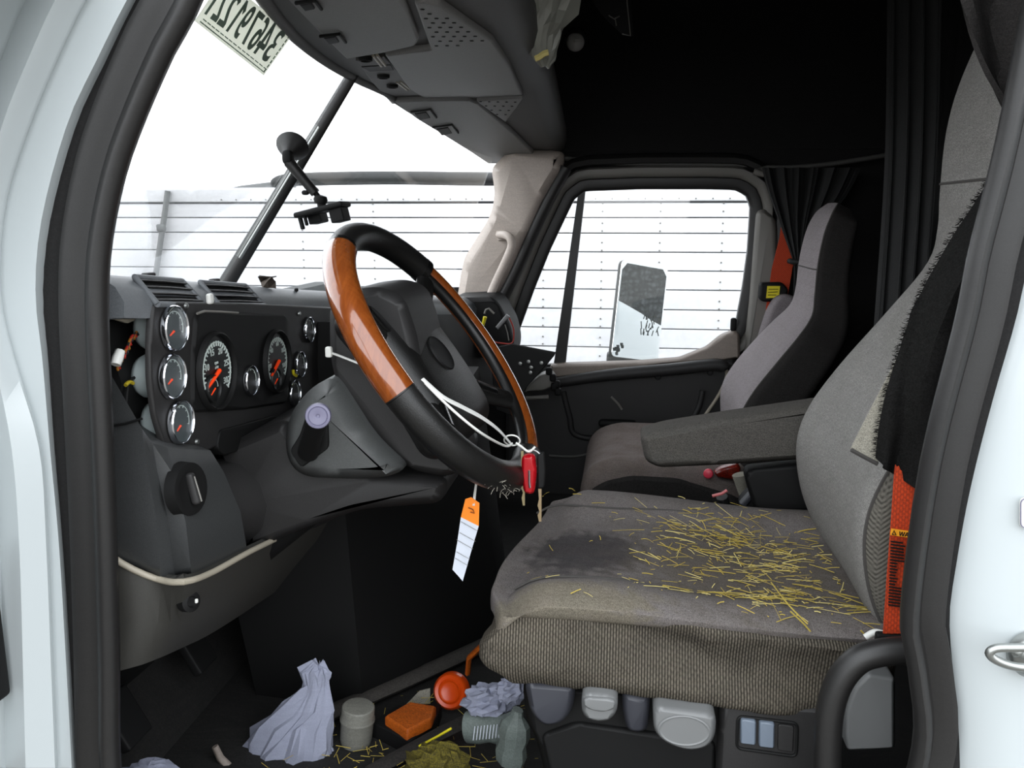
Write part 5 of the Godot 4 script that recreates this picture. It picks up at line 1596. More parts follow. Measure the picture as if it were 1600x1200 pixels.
	b.slab(rounded([Vector3(0.2427, 0.3764, -1.7200), Vector3(0.2665, 0.4058, -1.7200), Vector3(0.2815, 0.4064, -1.7200), Vector3(0.3468, 0.4011, -1.7200), Vector3(0.3450, 0.3266, -1.7200), Vector3(0.2557, 0.3429, -1.7200)], 0.012), Vector3(0, 0, -0.05), 0.006)
	part(s, "adjuster_cover", b, M.black)
	b = MB.new()
	b.slab([Vector3(0.2431, 0.3808, -1.7150), Vector3(0.2632, 0.4073, -1.7150), Vector3(0.2758, 0.4065, -1.7150), Vector3(0.2525, 0.3704, -1.7150)], Vector3(0, 0, -0.02), 0.003)
	part(s, "adjuster_edge", b, M.slate_plastic)
	# hand hold beside the seat and the pale recliner cover behind it
	s = thing("entry_handle", "thick charcoal bent tube handle at the rear of the doorway", "handle", Vector3(0.2607, 0.2826, -1.0000))
	b = MB.new()
	b.tube(curve([Vector3(0.2730, 0.1670, -1.0000), Vector3(0.2666, 0.2388, -1.0000), Vector3(0.2612, 0.3089, -1.0000), Vector3(0.2608, 0.3607, -1.0000), Vector3(0.2693, 0.4004, -1.0000), Vector3(0.2880, 0.4286, -1.0000), Vector3(0.3128, 0.4403, -1.0000), Vector3(0.3450, 0.4458, -1.0000), Vector3(0.3879, 0.4495, -1.0000)], 5), 0.0165, 16)
	part(s, "tube", b, M.rubber)
	s = t
	b = MB.new()
	b.slab(rounded([Vector3(0.3206, 0.3798, -1.0600), Vector3(0.3380, 0.3766, -1.0600), Vector3(0.3535, 0.3760, -1.0600), Vector3(0.3616, 0.2759, -1.0600), Vector3(0.3027, 0.2671, -1.0600), Vector3(0.2979, 0.2906, -1.0600), Vector3(0.2969, 0.3270, -1.0600), Vector3(0.3049, 0.3591, -1.0600)], 0.006), Vector3(0, 0, -0.04), 0.005)
	part(s, "recliner_cover", b, M.grey_plastic, "light grey plastic recliner cover")
	b = MB.new()
	b.tube(curve([Vector3(0.3167, 0.4220, -1.0750), Vector3(0.3271, 0.4297, -1.0750), Vector3(0.3381, 0.4287, -1.0750)], 4), 0.0045, 8)
	part(s, "white_cable", b, M.white_plastic)

func seam_column(rings: Array, k: int) -> Array:
	var out := []
	for r in rings:
		out.append(r[k])
	return out

# the front of a backrest goes to one cloth, flanks and rear to another
func split_skin(rings: Array, front: MB, flank: MB, seg: int) -> void:
	for i in rings.size() - 1:
		for j in seg:
			var k := (j + 1) % seg
			var m := front if j >= 15 and j < 30 else flank
			m.quad(rings[i][j], rings[i + 1][j], rings[i + 1][k], rings[i][k])
	front.fan(rings[-1], true)
	flank.fan(rings[0], false)

func build_passenger_seat() -> void:
	var t := thing("passenger_chair", "high-backed mauve grey cloth passenger seat with dark sides", "seat", Vector3(0.2, 0.0, -2.55))
	var sec := [[0.20, 0.34, 0.22, 0.10, 0.0], [0.28, 0.315, 0.235, 0.13, 0.01], [0.36, 0.300, 0.240, 0.15, 0.02], [0.43, 0.302, 0.240, 0.15, 0.022], [0.50, 0.335, 0.236, 0.15, 0.018], [0.58, 0.395, 0.225, 0.14, 0.012], [0.645, 0.450, 0.205, 0.125, 0.006], [0.695, 0.490, 0.165, 0.115, 0.003], [0.745, 0.500, 0.138, 0.105, 0.001], [0.83, 0.505, 0.132, 0.10, 0.0], [0.91, 0.518, 0.126, 0.095, 0.0], [0.965, 0.540, 0.110, 0.08, 0.0], [0.99, 0.565, 0.07, 0.04, 0.0]]
	var rings := backrest_rings(sec, -2.55)
	var front := Cloth.new(61, Color(0.60, 0.54, 0.56), Color(0.50, 0.45, 0.46), 10.0)
	var flank := MB.new()
	split_skin(rings, front, flank, 44)
	var back := part(t, "backrest", front, M.seat)
	part(back, "side_cloth", flank, M.seat_dark, "dark side cloth of the backrest")
	var b := MB.new()
	for k in [15, 30]:
		b = MB.new()
		b.tube(seam_column(rings, k).slice(2, 60), 0.003, 6)
		part(back, "seam", b, M.seam)
	b = MB.new()
	var cross := []
	for k in range(15, 31):
		cross.append(rings[44][k])
	b.tube(cross, 0.002, 6)
	part(back, "seam", b, M.seam)
	b = FarCushion.new(62, Color(0.42, 0.36, 0.345), Color(0.28, 0.225, 0.19), 16.0)
	b.soft(Vector3(0.125, 0.222, -2.55), Vector3(0.47, 0.125, 0.50), 0.045, 22, 5)
	var cu := part(t, "cushion", b, M.seat)
	b = MB.new()
	b.slab(rounded([Vector3(-0.0807, 0.2139, -2.2920), Vector3(-0.0408, 0.2394, -2.2920), Vector3(0.0284, 0.2567, -2.2920), Vector3(0.1575, 0.2546, -2.2920), Vector3(0.3120, 0.2122, -2.2920), Vector3(0.3646, 0.1693, -2.2920), Vector3(0.3675, 0.1148, -2.2920), Vector3(-0.0115, 0.0965, -2.2920), Vector3(-0.0743, 0.1495, -2.2920)], 0.02), Vector3(0, 0, -0.03), 0.01)
	part(cu, "side_cloth", b, M.seat_dark)
	b = MB.new()
	b.box(Vector3(-0.02, 0.0, -2.76), Vector3(0.36, 0.165, -2.34), 0.02)
	part(t, "base", b, M.black)
	b = Cloth.new(63, Color(0.45, 0.40, 0.42), Color(0.38, 0.34, 0.35), 10.0)   # armrest folded up on the far side
	b.slab(rounded([Vector3(0.3992, 0.4252, -2.8000), Vector3(0.4184, 0.5192, -2.8000), Vector3(0.4508, 0.6527, -2.8000), Vector3(0.4718, 0.6973, -2.8000), Vector3(0.4982, 0.7117, -2.8000), Vector3(0.5315, 0.7080, -2.8000), Vector3(0.5704, 0.6744, -2.8000), Vector3(0.5545, 0.5527, -2.8000), Vector3(0.4929, 0.4275, -2.8000)], 0.02), Vector3(0, 0, -0.06), 0.012)
	part(t, "armrest", b, M.seat)
	# things lying at the rear of the passenger cushion
	var s := thing("snack_bag", "crumpled red and orange snack bag at the back of the passenger seat cushion", "bag", Vector3(0.2907, 0.2658, -2.3200))
	b = MB.new()
	b.slab(rounded([Vector3(0.2500, 0.2777, -2.2750), Vector3(0.2661, 0.2908, -2.2750), Vector3(0.3088, 0.3048, -2.2750), Vector3(0.3192, 0.2963, -2.2750), Vector3(0.3176, 0.2608, -2.2750), Vector3(0.2909, 0.2615, -2.2750), Vector3(0.2606, 0.2657, -2.2750)], 0.006), Vector3(0, 0, -0.03), 0.006)
	part(s, "film", b, M.red_bag)
	s = thing("red_cap", "round pinkish red bottle cap beside the snack bag", "cap", Vector3(0.2373, 0.2733, -2.3000))
	b = MB.new()
	b.lathe([Vector2(0, 0.012), Vector2(0.010, 0.012), Vector2(0.013, 0.009), Vector2(0.0135, 0.0)], Vector3(0.2365, 0.2727, -2.2900), Vector3(-0.2, 0.2, 1), 18)
	part(s, "cap", b, plain(Color(0.86, 0.25, 0.33), 0.35))
	b = MB.new()
	b.lathe([Vector2(0.014, 0.0), Vector2(0.020, 0.05), Vector2(0.021, 0.055), Vector2(0.018, 0.055)], Vector3(0.3245, 0.2383, -2.2300), Vector3(-0.25, 1, 0), 20)
	part(t, "paper_cup", b, M.cloth_pale, "pale paper cup beside the cushion")  # open paper cup joined to the chair as a part, no belt webbing

# ---------------------------------------------------------------- steering wheel and column
const WC := Vector3(-0.2842, 0.7407, -1.3175)
const WR := 0.2234

class HornPad extends MB:
	var at: Vector3
	var axes: Basis

	func bend(p: Vector3) -> Vector3:
		var q: Vector3 = axes.inverse() * (p - at)
		var r := Vector2(q.x / 0.145, q.y / 0.13).length()
		q.z += 0.012 * (1.0 - r * r)
		return at + axes * q

func wheel_basis() -> Array:   # down the rim, towards the driver's door, towards the driver
	var tl := 0.631
	var yw := 0.1004
	var d := Vector3(sin(tl) * cos(yw), -cos(tl), sin(tl) * sin(yw))
	var e := Vector3(-sin(yw), 0, cos(yw))
	return [d, e, e.cross(d)]

func on_rim(deg: float, r := WR, lift := 0.0) -> Vector3:
	var w := wheel_basis()
	var a := deg_to_rad(deg)
	return WC + (w[0] * cos(a) + w[1] * sin(a)) * r + w[2] * lift

func rim_piece(from: float, to: float, r: float, out := 0.0) -> MB:
	var b := MB.new()
	var pts := []
	var n := int(absf(to - from) / 3.0)
	for i in n + 1:
		pts.append(on_rim(lerpf(from, to, float(i) / n), WR + out))
	b.tube(pts, r, 20, true, 1.0, wheel_basis()[2])
	return b

# shroud of the steering column, fixed to the dashboard
func build_column(t: Node3D) -> void:
	var b := MB.new()
	b.slab(rounded([Vector3(-0.4372, 0.8213, -1.2350), Vector3(-0.4157, 0.8433, -1.2350), Vector3(-0.3591, 0.8505, -1.2350), Vector3(-0.3229, 0.8378, -1.2350), Vector3(-0.3049, 0.7834, -1.2350), Vector3(-0.2929, 0.7069, -1.2350), Vector3(-0.2572, 0.6296, -1.2350), Vector3(-0.2423, 0.5683, -1.2350), Vector3(-0.2680, 0.5613, -1.2350), Vector3(-0.3175, 0.5694, -1.2350), Vector3(-0.3567, 0.6013, -1.2350), Vector3(-0.4029, 0.6568, -1.2350), Vector3(-0.4312, 0.7015, -1.2350), Vector3(-0.4395, 0.7424, -1.2350)], 0.02, 4), Vector3(0, 0, -0.17), 0.012)
	part(t, "upper_shroud", b, M.dash_dark)
	b = MB.new()
	b.slab(rounded([Vector3(-0.4244, 0.7199, -1.2000), Vector3(-0.3951, 0.6727, -1.2000), Vector3(-0.3656, 0.6251, -1.2000), Vector3(-0.3163, 0.5799, -1.2000), Vector3(-0.3479, 0.5648, -1.2000), Vector3(-0.4022, 0.5597, -1.2000), Vector3(-0.4770, 0.5596, -1.2000), Vector3(-0.5003, 0.5758, -1.2000), Vector3(-0.5078, 0.6054, -1.2000), Vector3(-0.5029, 0.6402, -1.2000), Vector3(-0.4895, 0.6700, -1.2000), Vector3(-0.4603, 0.7017, -1.2000)], 0.02, 4), Vector3(0, 0, -0.22), 0.022)
	var lower := part(t, "lower_shroud", b, M.shroud)
	b = MB.new()
	b.slab(rounded([Vector3(-0.4629, 0.6636, -1.1970), Vector3(-0.4298, 0.6578, -1.1970), Vector3(-0.4297, 0.6139, -1.1970), Vector3(-0.4748, 0.5806, -1.1970), Vector3(-0.4915, 0.6068, -1.1970), Vector3(-0.4743, 0.6321, -1.1970)], 0.008), Vector3(0, 0, -0.02), 0.002)
	part(lower, "stalk_boot", b, M.black)
	b = MB.new()   # column tube down to the floor
	b.tube([Vector3(-0.40, 0.60, -1.32), Vector3(-0.62, 0.42, -1.32), Vector3(-0.90, 0.17, -1.32)], 0.055, 14)
	part(t, "column_tube", b, M.black)
	b = MB.new()   # skirt that joins the column to the dash
	b.slab(rounded([Vector3(-0.6423, 0.5871, -1.2500), Vector3(-0.5179, 0.6428, -1.2500), Vector3(-0.4942, 0.5975, -1.2500), Vector3(-0.4029, 0.5596, -1.2500), Vector3(-0.2613, 0.5569, -1.2500), Vector3(-0.2720, 0.5133, -1.2500), Vector3(-0.4051, 0.4969, -1.2500), Vector3(-0.5008, 0.4606, -1.2500), Vector3(-0.5941, 0.4181, -1.2500), Vector3(-0.6038, 0.4880, -1.2500)], 0.02), Vector3(0, 0, -0.30), 0.015)
	part(t, "skirt", b, M.dash_dark)
	b = MB.new()
	b.tube([Vector3(-0.4628, 0.6060, -1.2000), Vector3(-0.4404, 0.6425, -1.1600), Vector3(-0.4149, 0.6801, -1.1150)], [0.016, 0.014, 0.0165], 16)
	var stalk := part(t, "signal_stalk", b, M.black, "turn signal stalk with a round lilac grey end cap")
	b = MB.new()
	var cap := Vector3(-0.4102, 0.6844, -1.1050)
	var face := Vector3(0.30, 0.15, 1.0)
	b.lathe([Vector2(0, 0.003), Vector2(0.002, 0.003), Vector2(0.0035, 0.005), Vector2(0.0118, 0.0055), Vector2(0.0125, 0.0045), Vector2(0.0135, 0.0055), Vector2(0.0165, 0.005), Vector2(0.0178, 0.001), Vector2(0.0175, -0.010)], cap, face, 28)
	part(stalk, "end_cap", b, M.lilac)

func build_steering() -> void:
	var w := wheel_basis()
	var b: MB
	# the wheel
	var s := thing("steering_wheel", "black leather steering wheel with glossy orange brown wood grips", "steering wheel", WC - w[2] * 0.08)
	part(s, "wood_grip", rim_piece(84, 152, 0.0240), M.wood, "glossy wood grip on the near side")
	part(s, "wood_grip", rim_piece(228, 345, 0.0165, 0.003), M.wood, "wood grip on the far side")
	part(s, "leather_rim", rim_piece(228, 345, 0.0095, -0.0125), M.leather)
	part(s, "leather_rim", rim_piece(152.4, 227.6, 0.0215), M.leather)
	part(s, "leather_rim", rim_piece(345.4, 443.6, 0.0235), M.leather)
	for a in [84.0, 152.2, 227.8, 345.2]:
		part(s, "joint_ring", rim_piece(a - 0.5, a + 0.5 + 2.0, 0.0238 if a < 160.0 else 0.0222), M.black_gloss if a > 100.0 else M.leather)
	var pad := HornPad.new()   # dished below the rim
	pad.at = WC
	pad.axes = Basis(w[0], w[1], w[2])
	var bas := Basis(w[0], w[1], w[2])
	pad.soft(WC - w[2] * 0.048, Vector3(0.27, 0.235, 0.075), 0.035, 10, 5, bas)
	var hub := part(s, "horn_pad", pad, M.leather)
	b = MB.new()
	b.lathe([Vector2(0, 0.002), Vector2(0.026, 0.0015), Vector2(0.030, 0.003), Vector2(0.032, 0.0)], WC + w[2] * 0.0, w[2], 28, 1.0)
	part(hub, "emblem_recess", b, M.black)
	for a in [52.0, 128.0, 232.0, 308.0]:
		b = MB.new()
		b.tube([on_rim(a, 0.07, -0.035), on_rim(a, 0.12, -0.026), on_rim(a, 0.17, -0.014), on_rim(a, 0.215, -0.002)], [0.030, 0.026, 0.021, 0.019], 14, true, 0.55, w[2])
		var spoke := part(s, "spoke", b, M.leather)
		b = MB.new()
		b.tube([on_rim(a, 0.09, -0.016), on_rim(a, 0.13, -0.011), on_rim(a, 0.165, -0.004)], [0.010, 0.011, 0.008], 10, true, 0.5, w[2])
		part(spoke, "button_pod", b, M.black_gloss)
	b = MB.new()   # chrome bead round the pad
	var bead := []
	for i in 41:
		var a2 := TAU * i / 40.0
		bead.append(WC + w[0] * 0.098 * cos(a2) + w[1] * 0.084 * sin(a2) + w[2] * -0.006)
	b.tube(bead, 0.0016, 6)
	part(hub, "bead", b, M.leather)
	# cable ties
	var z := thing("cable_tie", "short white cable tie round the column shroud left of the wheel", "cable tie", Vector3(-0.4116, 0.7454, -1.2200))
	b = MB.new()
	b.tube([Vector3(-0.4311, 0.7549, -1.2180), Vector3(-0.4156, 0.7495, -1.2180), Vector3(-0.3983, 0.7431, -1.2180), Vector3(-0.3810, 0.7368, -1.2180)], 0.0042, 8, true, 0.4)
	part(z, "band", b, M.white_plastic)
	b = MB.new()
	b.soft(Vector3(-0.4304, 0.7552, -1.2160), Vector3(0.010, 0.016, 0.010), 0.003, 1, 2)
	part(z, "head", b, M.white_plastic)
	z = thing("white_strap", "white plastic strap looped from the wheel rim to the key ring", "strap", Vector3(-0.2118, 0.6685, -1.2000))
	b = MB.new()
	b.tube(curve([Vector3(-0.2625, 0.7403, -1.1000), Vector3(-0.2352, 0.7168, -1.1000), Vector3(-0.2152, 0.6969, -1.1300), Vector3(-0.1956, 0.6740, -1.1700), Vector3(-0.1778, 0.6471, -1.2100), Vector3(-0.1653, 0.6169, -1.2500)], 5), 0.0052, 8, true, 0.35)
	part(z, "band", b, M.white_plastic)
	b = MB.new()
	b.tube(curve([Vector3(-0.2568, 0.7372, -1.0900), Vector3(-0.2298, 0.7104, -1.0900), Vector3(-0.2010, 0.6854, -1.0900), Vector3(-0.1804, 0.6594, -1.1200), Vector3(-0.1679, 0.6198, -1.2200), Vector3(-0.1623, 0.6160, -1.2500)], 5), 0.0018, 6)
	part(z, "cord", b, M.white_plastic)
	# keys
	z = thing("key_bunch", "bunch of keys with a dark red pocket knife hanging from the wheel", "keys", Vector3(-0.1331, 0.5701, -1.2500))
	b = MB.new()
	var loop := []
	for i in 25:
		var a3 := TAU * i / 24.0
		loop.append(Vector3(-0.1623, 0.6210, -1.2500) + Vector3(0.012 * cos(a3), 0.009 * sin(a3), 0.004 * sin(a3)))
	b.tube(loop, 0.0012, 6)
	part(z, "ring", b, M.white_plastic)
	b = MB.new()
	loop = []
	for i in 25:
		var a4 := TAU * i / 24.0
		loop.append(Vector3(-0.1312, 0.5942, -1.2500) + Vector3(0.015 * cos(a4), 0.013 * sin(a4), 0.006 * cos(a4)))
	b.tube(loop, 0.0014, 6)
	part(z, "ring", b, M.steel)
	b = MB.new()
	b.tube(curve([Vector3(-0.1565, 0.6172, -1.2500), Vector3(-0.1478, 0.6115, -1.2500), Vector3(-0.1390, 0.6049, -1.2500), Vector3(-0.1332, 0.6061, -1.2500), Vector3(-0.1275, 0.6122, -1.2500)], 3), 0.0018, 6)
	part(z, "twist", b, M.white_plastic)
	b = MB.new()
	b.slab(rounded([Vector3(-0.1460, 0.6018, -1.2350), Vector3(-0.1268, 0.6025, -1.2350), Vector3(-0.1238, 0.5730, -1.2350), Vector3(-0.1275, 0.5409, -1.2350), Vector3(-0.1429, 0.5422, -1.2350), Vector3(-0.1469, 0.5740, -1.2350)], 0.008), Vector3(0, 0, -0.014), 0.004)
	var knife := part(z, "pocket_knife", b, M.red, "dark red pocket knife")
	b = MB.new()
	b.tube([Vector3(-0.1342, 0.5801, -1.2330), Vector3(-0.1341, 0.5632, -1.2330), Vector3(-0.1331, 0.5533, -1.2330)], 0.0016, 6)
	part(knife, "tool", b, M.chrome)
	b = MB.new()
	b.slab(rounded([Vector3(-0.1235, 0.6012, -1.2400), Vector3(-0.1130, 0.6075, -1.2400), Vector3(-0.1108, 0.5739, -1.2400), Vector3(-0.1126, 0.5499, -1.2400), Vector3(-0.1222, 0.5495, -1.2400)], 0.005), Vector3(0, 0, -0.008), 0.002)
	var key := part(z, "key", b, M.black)
	b = MB.new()
	b.slab([Vector3(-0.1215, 0.5489, -1.2420), Vector3(-0.1166, 0.5491, -1.2420), Vector3(-0.1163, 0.4975, -1.2420), Vector3(-0.1202, 0.4973, -1.2420), Vector3(-0.1222, 0.5074, -1.2420), Vector3(-0.1193, 0.5126, -1.2420), Vector3(-0.1223, 0.5226, -1.2420), Vector3(-0.1204, 0.5328, -1.2420)], Vector3(0, 0, -0.0025))
	part(key, "blade", b, plain(Color(0.66, 0.58, 0.46), 0.35, 0.8))
	b = MB.new()
	b.slab([Vector3(-0.1478, 0.6067, -1.2420), Vector3(-0.1439, 0.6069, -1.2420), Vector3(-0.1418, 0.5521, -1.2420), Vector3(-0.1418, 0.5218, -1.2420), Vector3(-0.1447, 0.5217, -1.2420), Vector3(-0.1467, 0.5337, -1.2420), Vector3(-0.1447, 0.5419, -1.2420), Vector3(-0.1477, 0.5518, -1.2420)], Vector3(0, 0, -0.0025))
	part(z, "key", b, plain(Color(0.62, 0.57, 0.44), 0.35, 0.8))
	# hanging tag
	z = thing("hanging_tag", "paper tag, orange top and white writing field, hanging below the steering wheel", "tag", Vector3(-0.2345, 0.4526, -1.2500))
	b = MB.new()
	b.slab([Vector3(-0.2347, 0.5253, -1.2500), Vector3(-0.2257, 0.5287, -1.2500), Vector3(-0.2128, 0.5200, -1.2500), Vector3(-0.2141, 0.4828, -1.2500), Vector3(-0.2420, 0.4960, -1.2500)], Vector3(0.0, 0, -0.0012))
	part(z, "orange_top", b, M.orange_tag)
	b = MB.new()
	b.sheet([[Vector3(-0.2563, 0.4092, -1.2500), Vector3(-0.2482, 0.4001, -1.2500), Vector3(-0.2402, 0.3909, -1.2500)], [Vector3(-0.2486, 0.4519, -1.2500), Vector3(-0.2386, 0.4440, -1.2500), Vector3(-0.2287, 0.4337, -1.2560)], [Vector3(-0.2420, 0.4960, -1.2500), Vector3(-0.2281, 0.4894, -1.2500), Vector3(-0.2141, 0.4828, -1.2500)]], 0.0012)
	var field := part(z, "writing_field", b, M.paper)
	b = MB.new()
	for q in [[Vector3(-0.2415, 0.4899, -1.2470), Vector3(-0.2166, 0.4765, -1.2470)], [Vector3(-0.2438, 0.4721, -1.2470), Vector3(-0.2188, 0.4587, -1.2470)], [Vector3(-0.2489, 0.4604, -1.2470), Vector3(-0.2229, 0.4460, -1.2470)], [Vector3(-0.2492, 0.4404, -1.2470), Vector3(-0.2281, 0.4289, -1.2470)], [Vector3(-0.2513, 0.4298, -1.2470), Vector3(-0.2312, 0.4182, -1.2470)]]:
		b.tube(q, 0.0004, 4)
	part(field, "ruled_lines", b, M.grey_frame)
	b = MB.new()
	b.tube([Vector3(-0.2293, 0.5131, -1.2470), Vector3(-0.2224, 0.5104, -1.2470), Vector3(-0.2204, 0.5043, -1.2470), Vector3(-0.2264, 0.5061, -1.2470)], 0.0009, 5)
	part(z, "eyelet_mark", b, plain(Color(0.45, 0.22, 0.06), 0.8))
	b = MB.new()
	b.tube(curve([Vector3(-0.2208, 0.5156, -1.2500), Vector3(-0.2187, 0.5362, -1.2500), Vector3(-0.2104, 0.5681, -1.2200), Vector3(-0.2059, 0.5803, -1.2000)], 3), 0.0011, 5)
	b.tube(curve([Vector3(-0.2228, 0.5155, -1.2500), Vector3(-0.2207, 0.5361, -1.2500), Vector3(-0.2113, 0.5681, -1.2200), Vector3(-0.2059, 0.5803, -1.2000)], 3), 0.0009, 5)
	part(z, "string", b, M.white_plastic)
	# frayed leather threads where the rim cover has worn through
	z = thing("frayed_threads", "pale frayed threads on the worn lower edge of the wheel rim", "threads", Vector3(-0.1652, 0.6031, -1.2000))
	z.set_meta("kind", "stuff")
	b = MB.new()
	for i in 36:
		var a5 := lerpf(4.0, 40.0, rng.randf())
		var p: Vector3 = on_rim(a5, WR + 0.0235) + w[2] * rng.randf_range(-0.012, 0.012)
		var q: Vector3 = p + (w[0] * rng.randf_range(-0.1, 1.0) + w[1] * rng.randf_range(-0.8, 0.8) + w[2] * rng.randf_range(-0.8, 0.8)).normalized() * rng.randf_range(0.004, 0.012)
		b.tube([p, p.lerp(q, 0.5) + Vector3(0, 0.001, 0), q], 0.0004, 4)
	var th := part(z, "threads", b, M.cloth_pale)
	th.set_meta("kind", "stuff")

# ---------------------------------------------------------------- belts, cloths, curtains
func build_belts_and_cloth() -> void:
	var t := thing("driver_belt", "orange seat belt with a printed warning label beside the driver's seat", "seat belt", Vector3(0.3454, 0.4418, -1.0500))
	var b := MB.new()
	b.sheet([[Vector3(0.3286, 0.4433, -1.0450), Vector3(0.3475, 0.4445, -1.0450), Vector3(0.3737, 0.4462, -1.0450)], [Vector3(0.3288, 0.5171, -1.0500), Vector3(0.3482, 0.5182, -1.0500), Vector3(0.3727, 0.5196, -1.0500)], [Vector3(0.3281, 0.5833, -1.0500), Vector3(0.3488, 0.5843, -1.0500), Vector3(0.3744, 0.5855, -1.0500)], [Vector3(0.3285, 0.6425, -1.0550), Vector3(0.3527, 0.6434, -1.0550), Vector3(0.3746, 0.6443, -1.0550)], [Vector3(0.3296, 0.6930, -1.0600), Vector3(0.3537, 0.6938, -1.0600), Vector3(0.3776, 0.6946, -1.0600)]], 0.0016)
	var web := part(t, "webbing", b, M.orange_belt)
	b = MB.new()
	b.slab([Vector3(0.3270, 0.5809, -1.0430), Vector3(0.3589, 0.5776, -1.0430), Vector3(0.3574, 0.5694, -1.0430), Vector3(0.3262, 0.5727, -1.0430)], Vector3(0, 0, -0.001))
	var lab := part(web, "warning_label", b, plain(Color(0.93, 0.62, 0.10), 0.7), "yellow band of the warning label")
	b = MB.new()
	var a := Vector3(0.3282, 0.5730, -1.0425)
	var along := (Vector3(0.3550, 0.5703, -1.0425) - a).normalized()
	var tm := letters("WARNING", 0.0075)
	b.add_mesh(tm, Transform3D(Basis(along, along.cross(Vector3(0, 0, -1)).normalized(), Vector3(0, 0, 1)), a + along * 0.026 + Vector3(0, 0.003, 0)))
	part(lab, "lettering", b, M.black)
	b = MB.new()
	b.tube([Vector3(0.3280, 0.5740, -1.0420), Vector3(0.3298, 0.5790, -1.0420), Vector3(0.3325, 0.5734, -1.0420), Vector3(0.3280, 0.5740, -1.0420)], 0.0007, 4)
	part(lab, "warning_triangle", b, M.black)
	b = MB.new()
	var rg := RandomNumberGenerator.new()
	rg.seed = 77
	var l0 := Vector3(0.3277, 0.5645, -1.0435)
	var l1 := Vector3(0.3306, 0.4833, -1.0415)
	for i in 22:
		var p := l0.lerp(l1, i / 21.0)
		var gaps := 0.006 if i > 6 and i < 15 else 0.0
		b.tube([p, p + along * (rg.randf_range(0.006, 0.010) if gaps > 0.0 else rg.randf_range(0.013, 0.017))], 0.0011, 4)
		b.tube([p + along * 0.020, p + along * rg.randf_range(0.030, 0.036)], 0.0011, 4)
	part(web, "printed_lines", b, M.black)
	b = MB.new()
	b.soft(Vector3(0.3458, 0.4358, -1.0500), Vector3(0.05, 0.014, 0.012), 0.004, 1, 2)
	part(t, "anchor", b, M.black)
	t = thing("passenger_belt", "orange seat belt with a black latch and yellow label behind the passenger's door", "seat belt", Vector3(0.5011, 0.6239, -2.8800))
	b = MB.new()
	b.sheet([[Vector3(0.4554, 0.4968, -2.8800), Vector3(0.4818, 0.4973, -2.8800), Vector3(0.5062, 0.4978, -2.8800)], [Vector3(0.4565, 0.6649, -2.8800), Vector3(0.4887, 0.6653, -2.8800), Vector3(0.5188, 0.6657, -2.8800)], [Vector3(0.4686, 0.7883, -2.8850), Vector3(0.5005, 0.7885, -2.8850), Vector3(0.5324, 0.7887, -2.8850)], [Vector3(0.4879, 0.8857, -2.8900), Vector3(0.5176, 0.8858, -2.8900), Vector3(0.5512, 0.8859, -2.8900)], [Vector3(0.4921, 0.9501, -2.8900), Vector3(0.5237, 0.9501, -2.8900), Vector3(0.5572, 0.9501, -2.8900)]], 0.003)
	part(t, "webbing", b, M.orange_belt)
	b = MB.new()
	b.slab(rounded([Vector3(0.4312, 0.7446, -2.8600), Vector3(0.4986, 0.7473, -2.8600), Vector3(0.5198, 0.7251, -2.8600), Vector3(0.5179, 0.6882, -2.8600), Vector3(0.4424, 0.6832, -2.8600), Vector3(0.4298, 0.6954, -2.8600)], 0.010), Vector3(0, 0, -0.03), 0.006)
	var buckle := part(t, "latch", b, M.black)
	b = MB.new()
	b.slab([Vector3(0.4533, 0.7348, -2.8580), Vector3(0.4930, 0.7351, -2.8580), Vector3(0.4912, 0.6983, -2.8580), Vector3(0.4514, 0.6958, -2.8580)], Vector3(0, 0, -0.004))
	part(buckle, "yellow_label", b, M.yellow)
	b = MB.new()
	for q in [[Vector3(0.4578, 0.7246, -2.8575), Vector3(0.4876, 0.7249, -2.8575)], [Vector3(0.4563, 0.7144, -2.8575), Vector3(0.4861, 0.7167, -2.8575)], [Vector3(0.4568, 0.7062, -2.8575), Vector3(0.4827, 0.7065, -2.8575)]]:
		b.tube(q, 0.0012, 4)
	part(buckle, "printed_lines", b, M.rag)
	# dark blanket over the seat's outer shoulder
	t = thing("draped_blanket", "black furry blanket draped over the driver's backrest with a pale grey underside showing", "blanket", Vector3(0.3546, 0.6520, -1.0400))
	b = MB.new()
	var n := FastNoiseLite.new()
	n.seed = 71
	n.frequency = 9.0
	var left := spaced(curve([Vector3(0.3068, 0.6635, -1.0600), Vector3(0.3063, 0.7081, -1.0600), Vector3(0.3138, 0.7631, -1.0600), Vector3(0.3411, 0.8539, -1.0700), Vector3(0.3720, 0.9132, -1.0800), Vector3(0.4156, 0.9901, -1.0900), Vector3(0.4516, 1.0513, -1.1000)], 4), 24)
	var mid := spaced(curve([Vector3(0.3307, 0.6433, -1.0500), Vector3(0.3389, 0.6919, -1.0350), Vector3(0.3420, 0.7618, -1.0300), Vector3(0.3637, 0.8502, -1.0350), Vector3(0.3903, 0.9147, -1.0400), Vector3(0.4350, 0.9853, -1.0600), Vector3(0.4665, 1.0448, -1.0700)], 4), 24)
	var right := spaced(curve([Vector3(0.3628, 0.6254, -1.0450), Vector3(0.3834, 0.6895, -1.0500), Vector3(0.3983, 0.7594, -1.0500), Vector3(0.4182, 0.8420, -1.0500), Vector3(0.4492, 0.9143, -1.0600), Vector3(0.4843, 0.9858, -1.0800), Vector3(0.5159, 1.0461, -1.0900)], 4), 24)
	var rows := []
	for i in 24:
		var row := []
		for k in 15:
			var u := k / 14.0
			var p: Vector3 = left[i].lerp(mid[i], u * 2.0) if u < 0.5 else mid[i].lerp(right[i], u * 2.0 - 1.0)
			p.z += 0.010 * sin(u * 9.0 + i * 0.25) * (1.0 - i / 30.0) + 0.006 * n.get_noise_2d(p.x, p.y)
			row.append(p)
		rows.append(row)
	b.sheet(rows, 0.009)
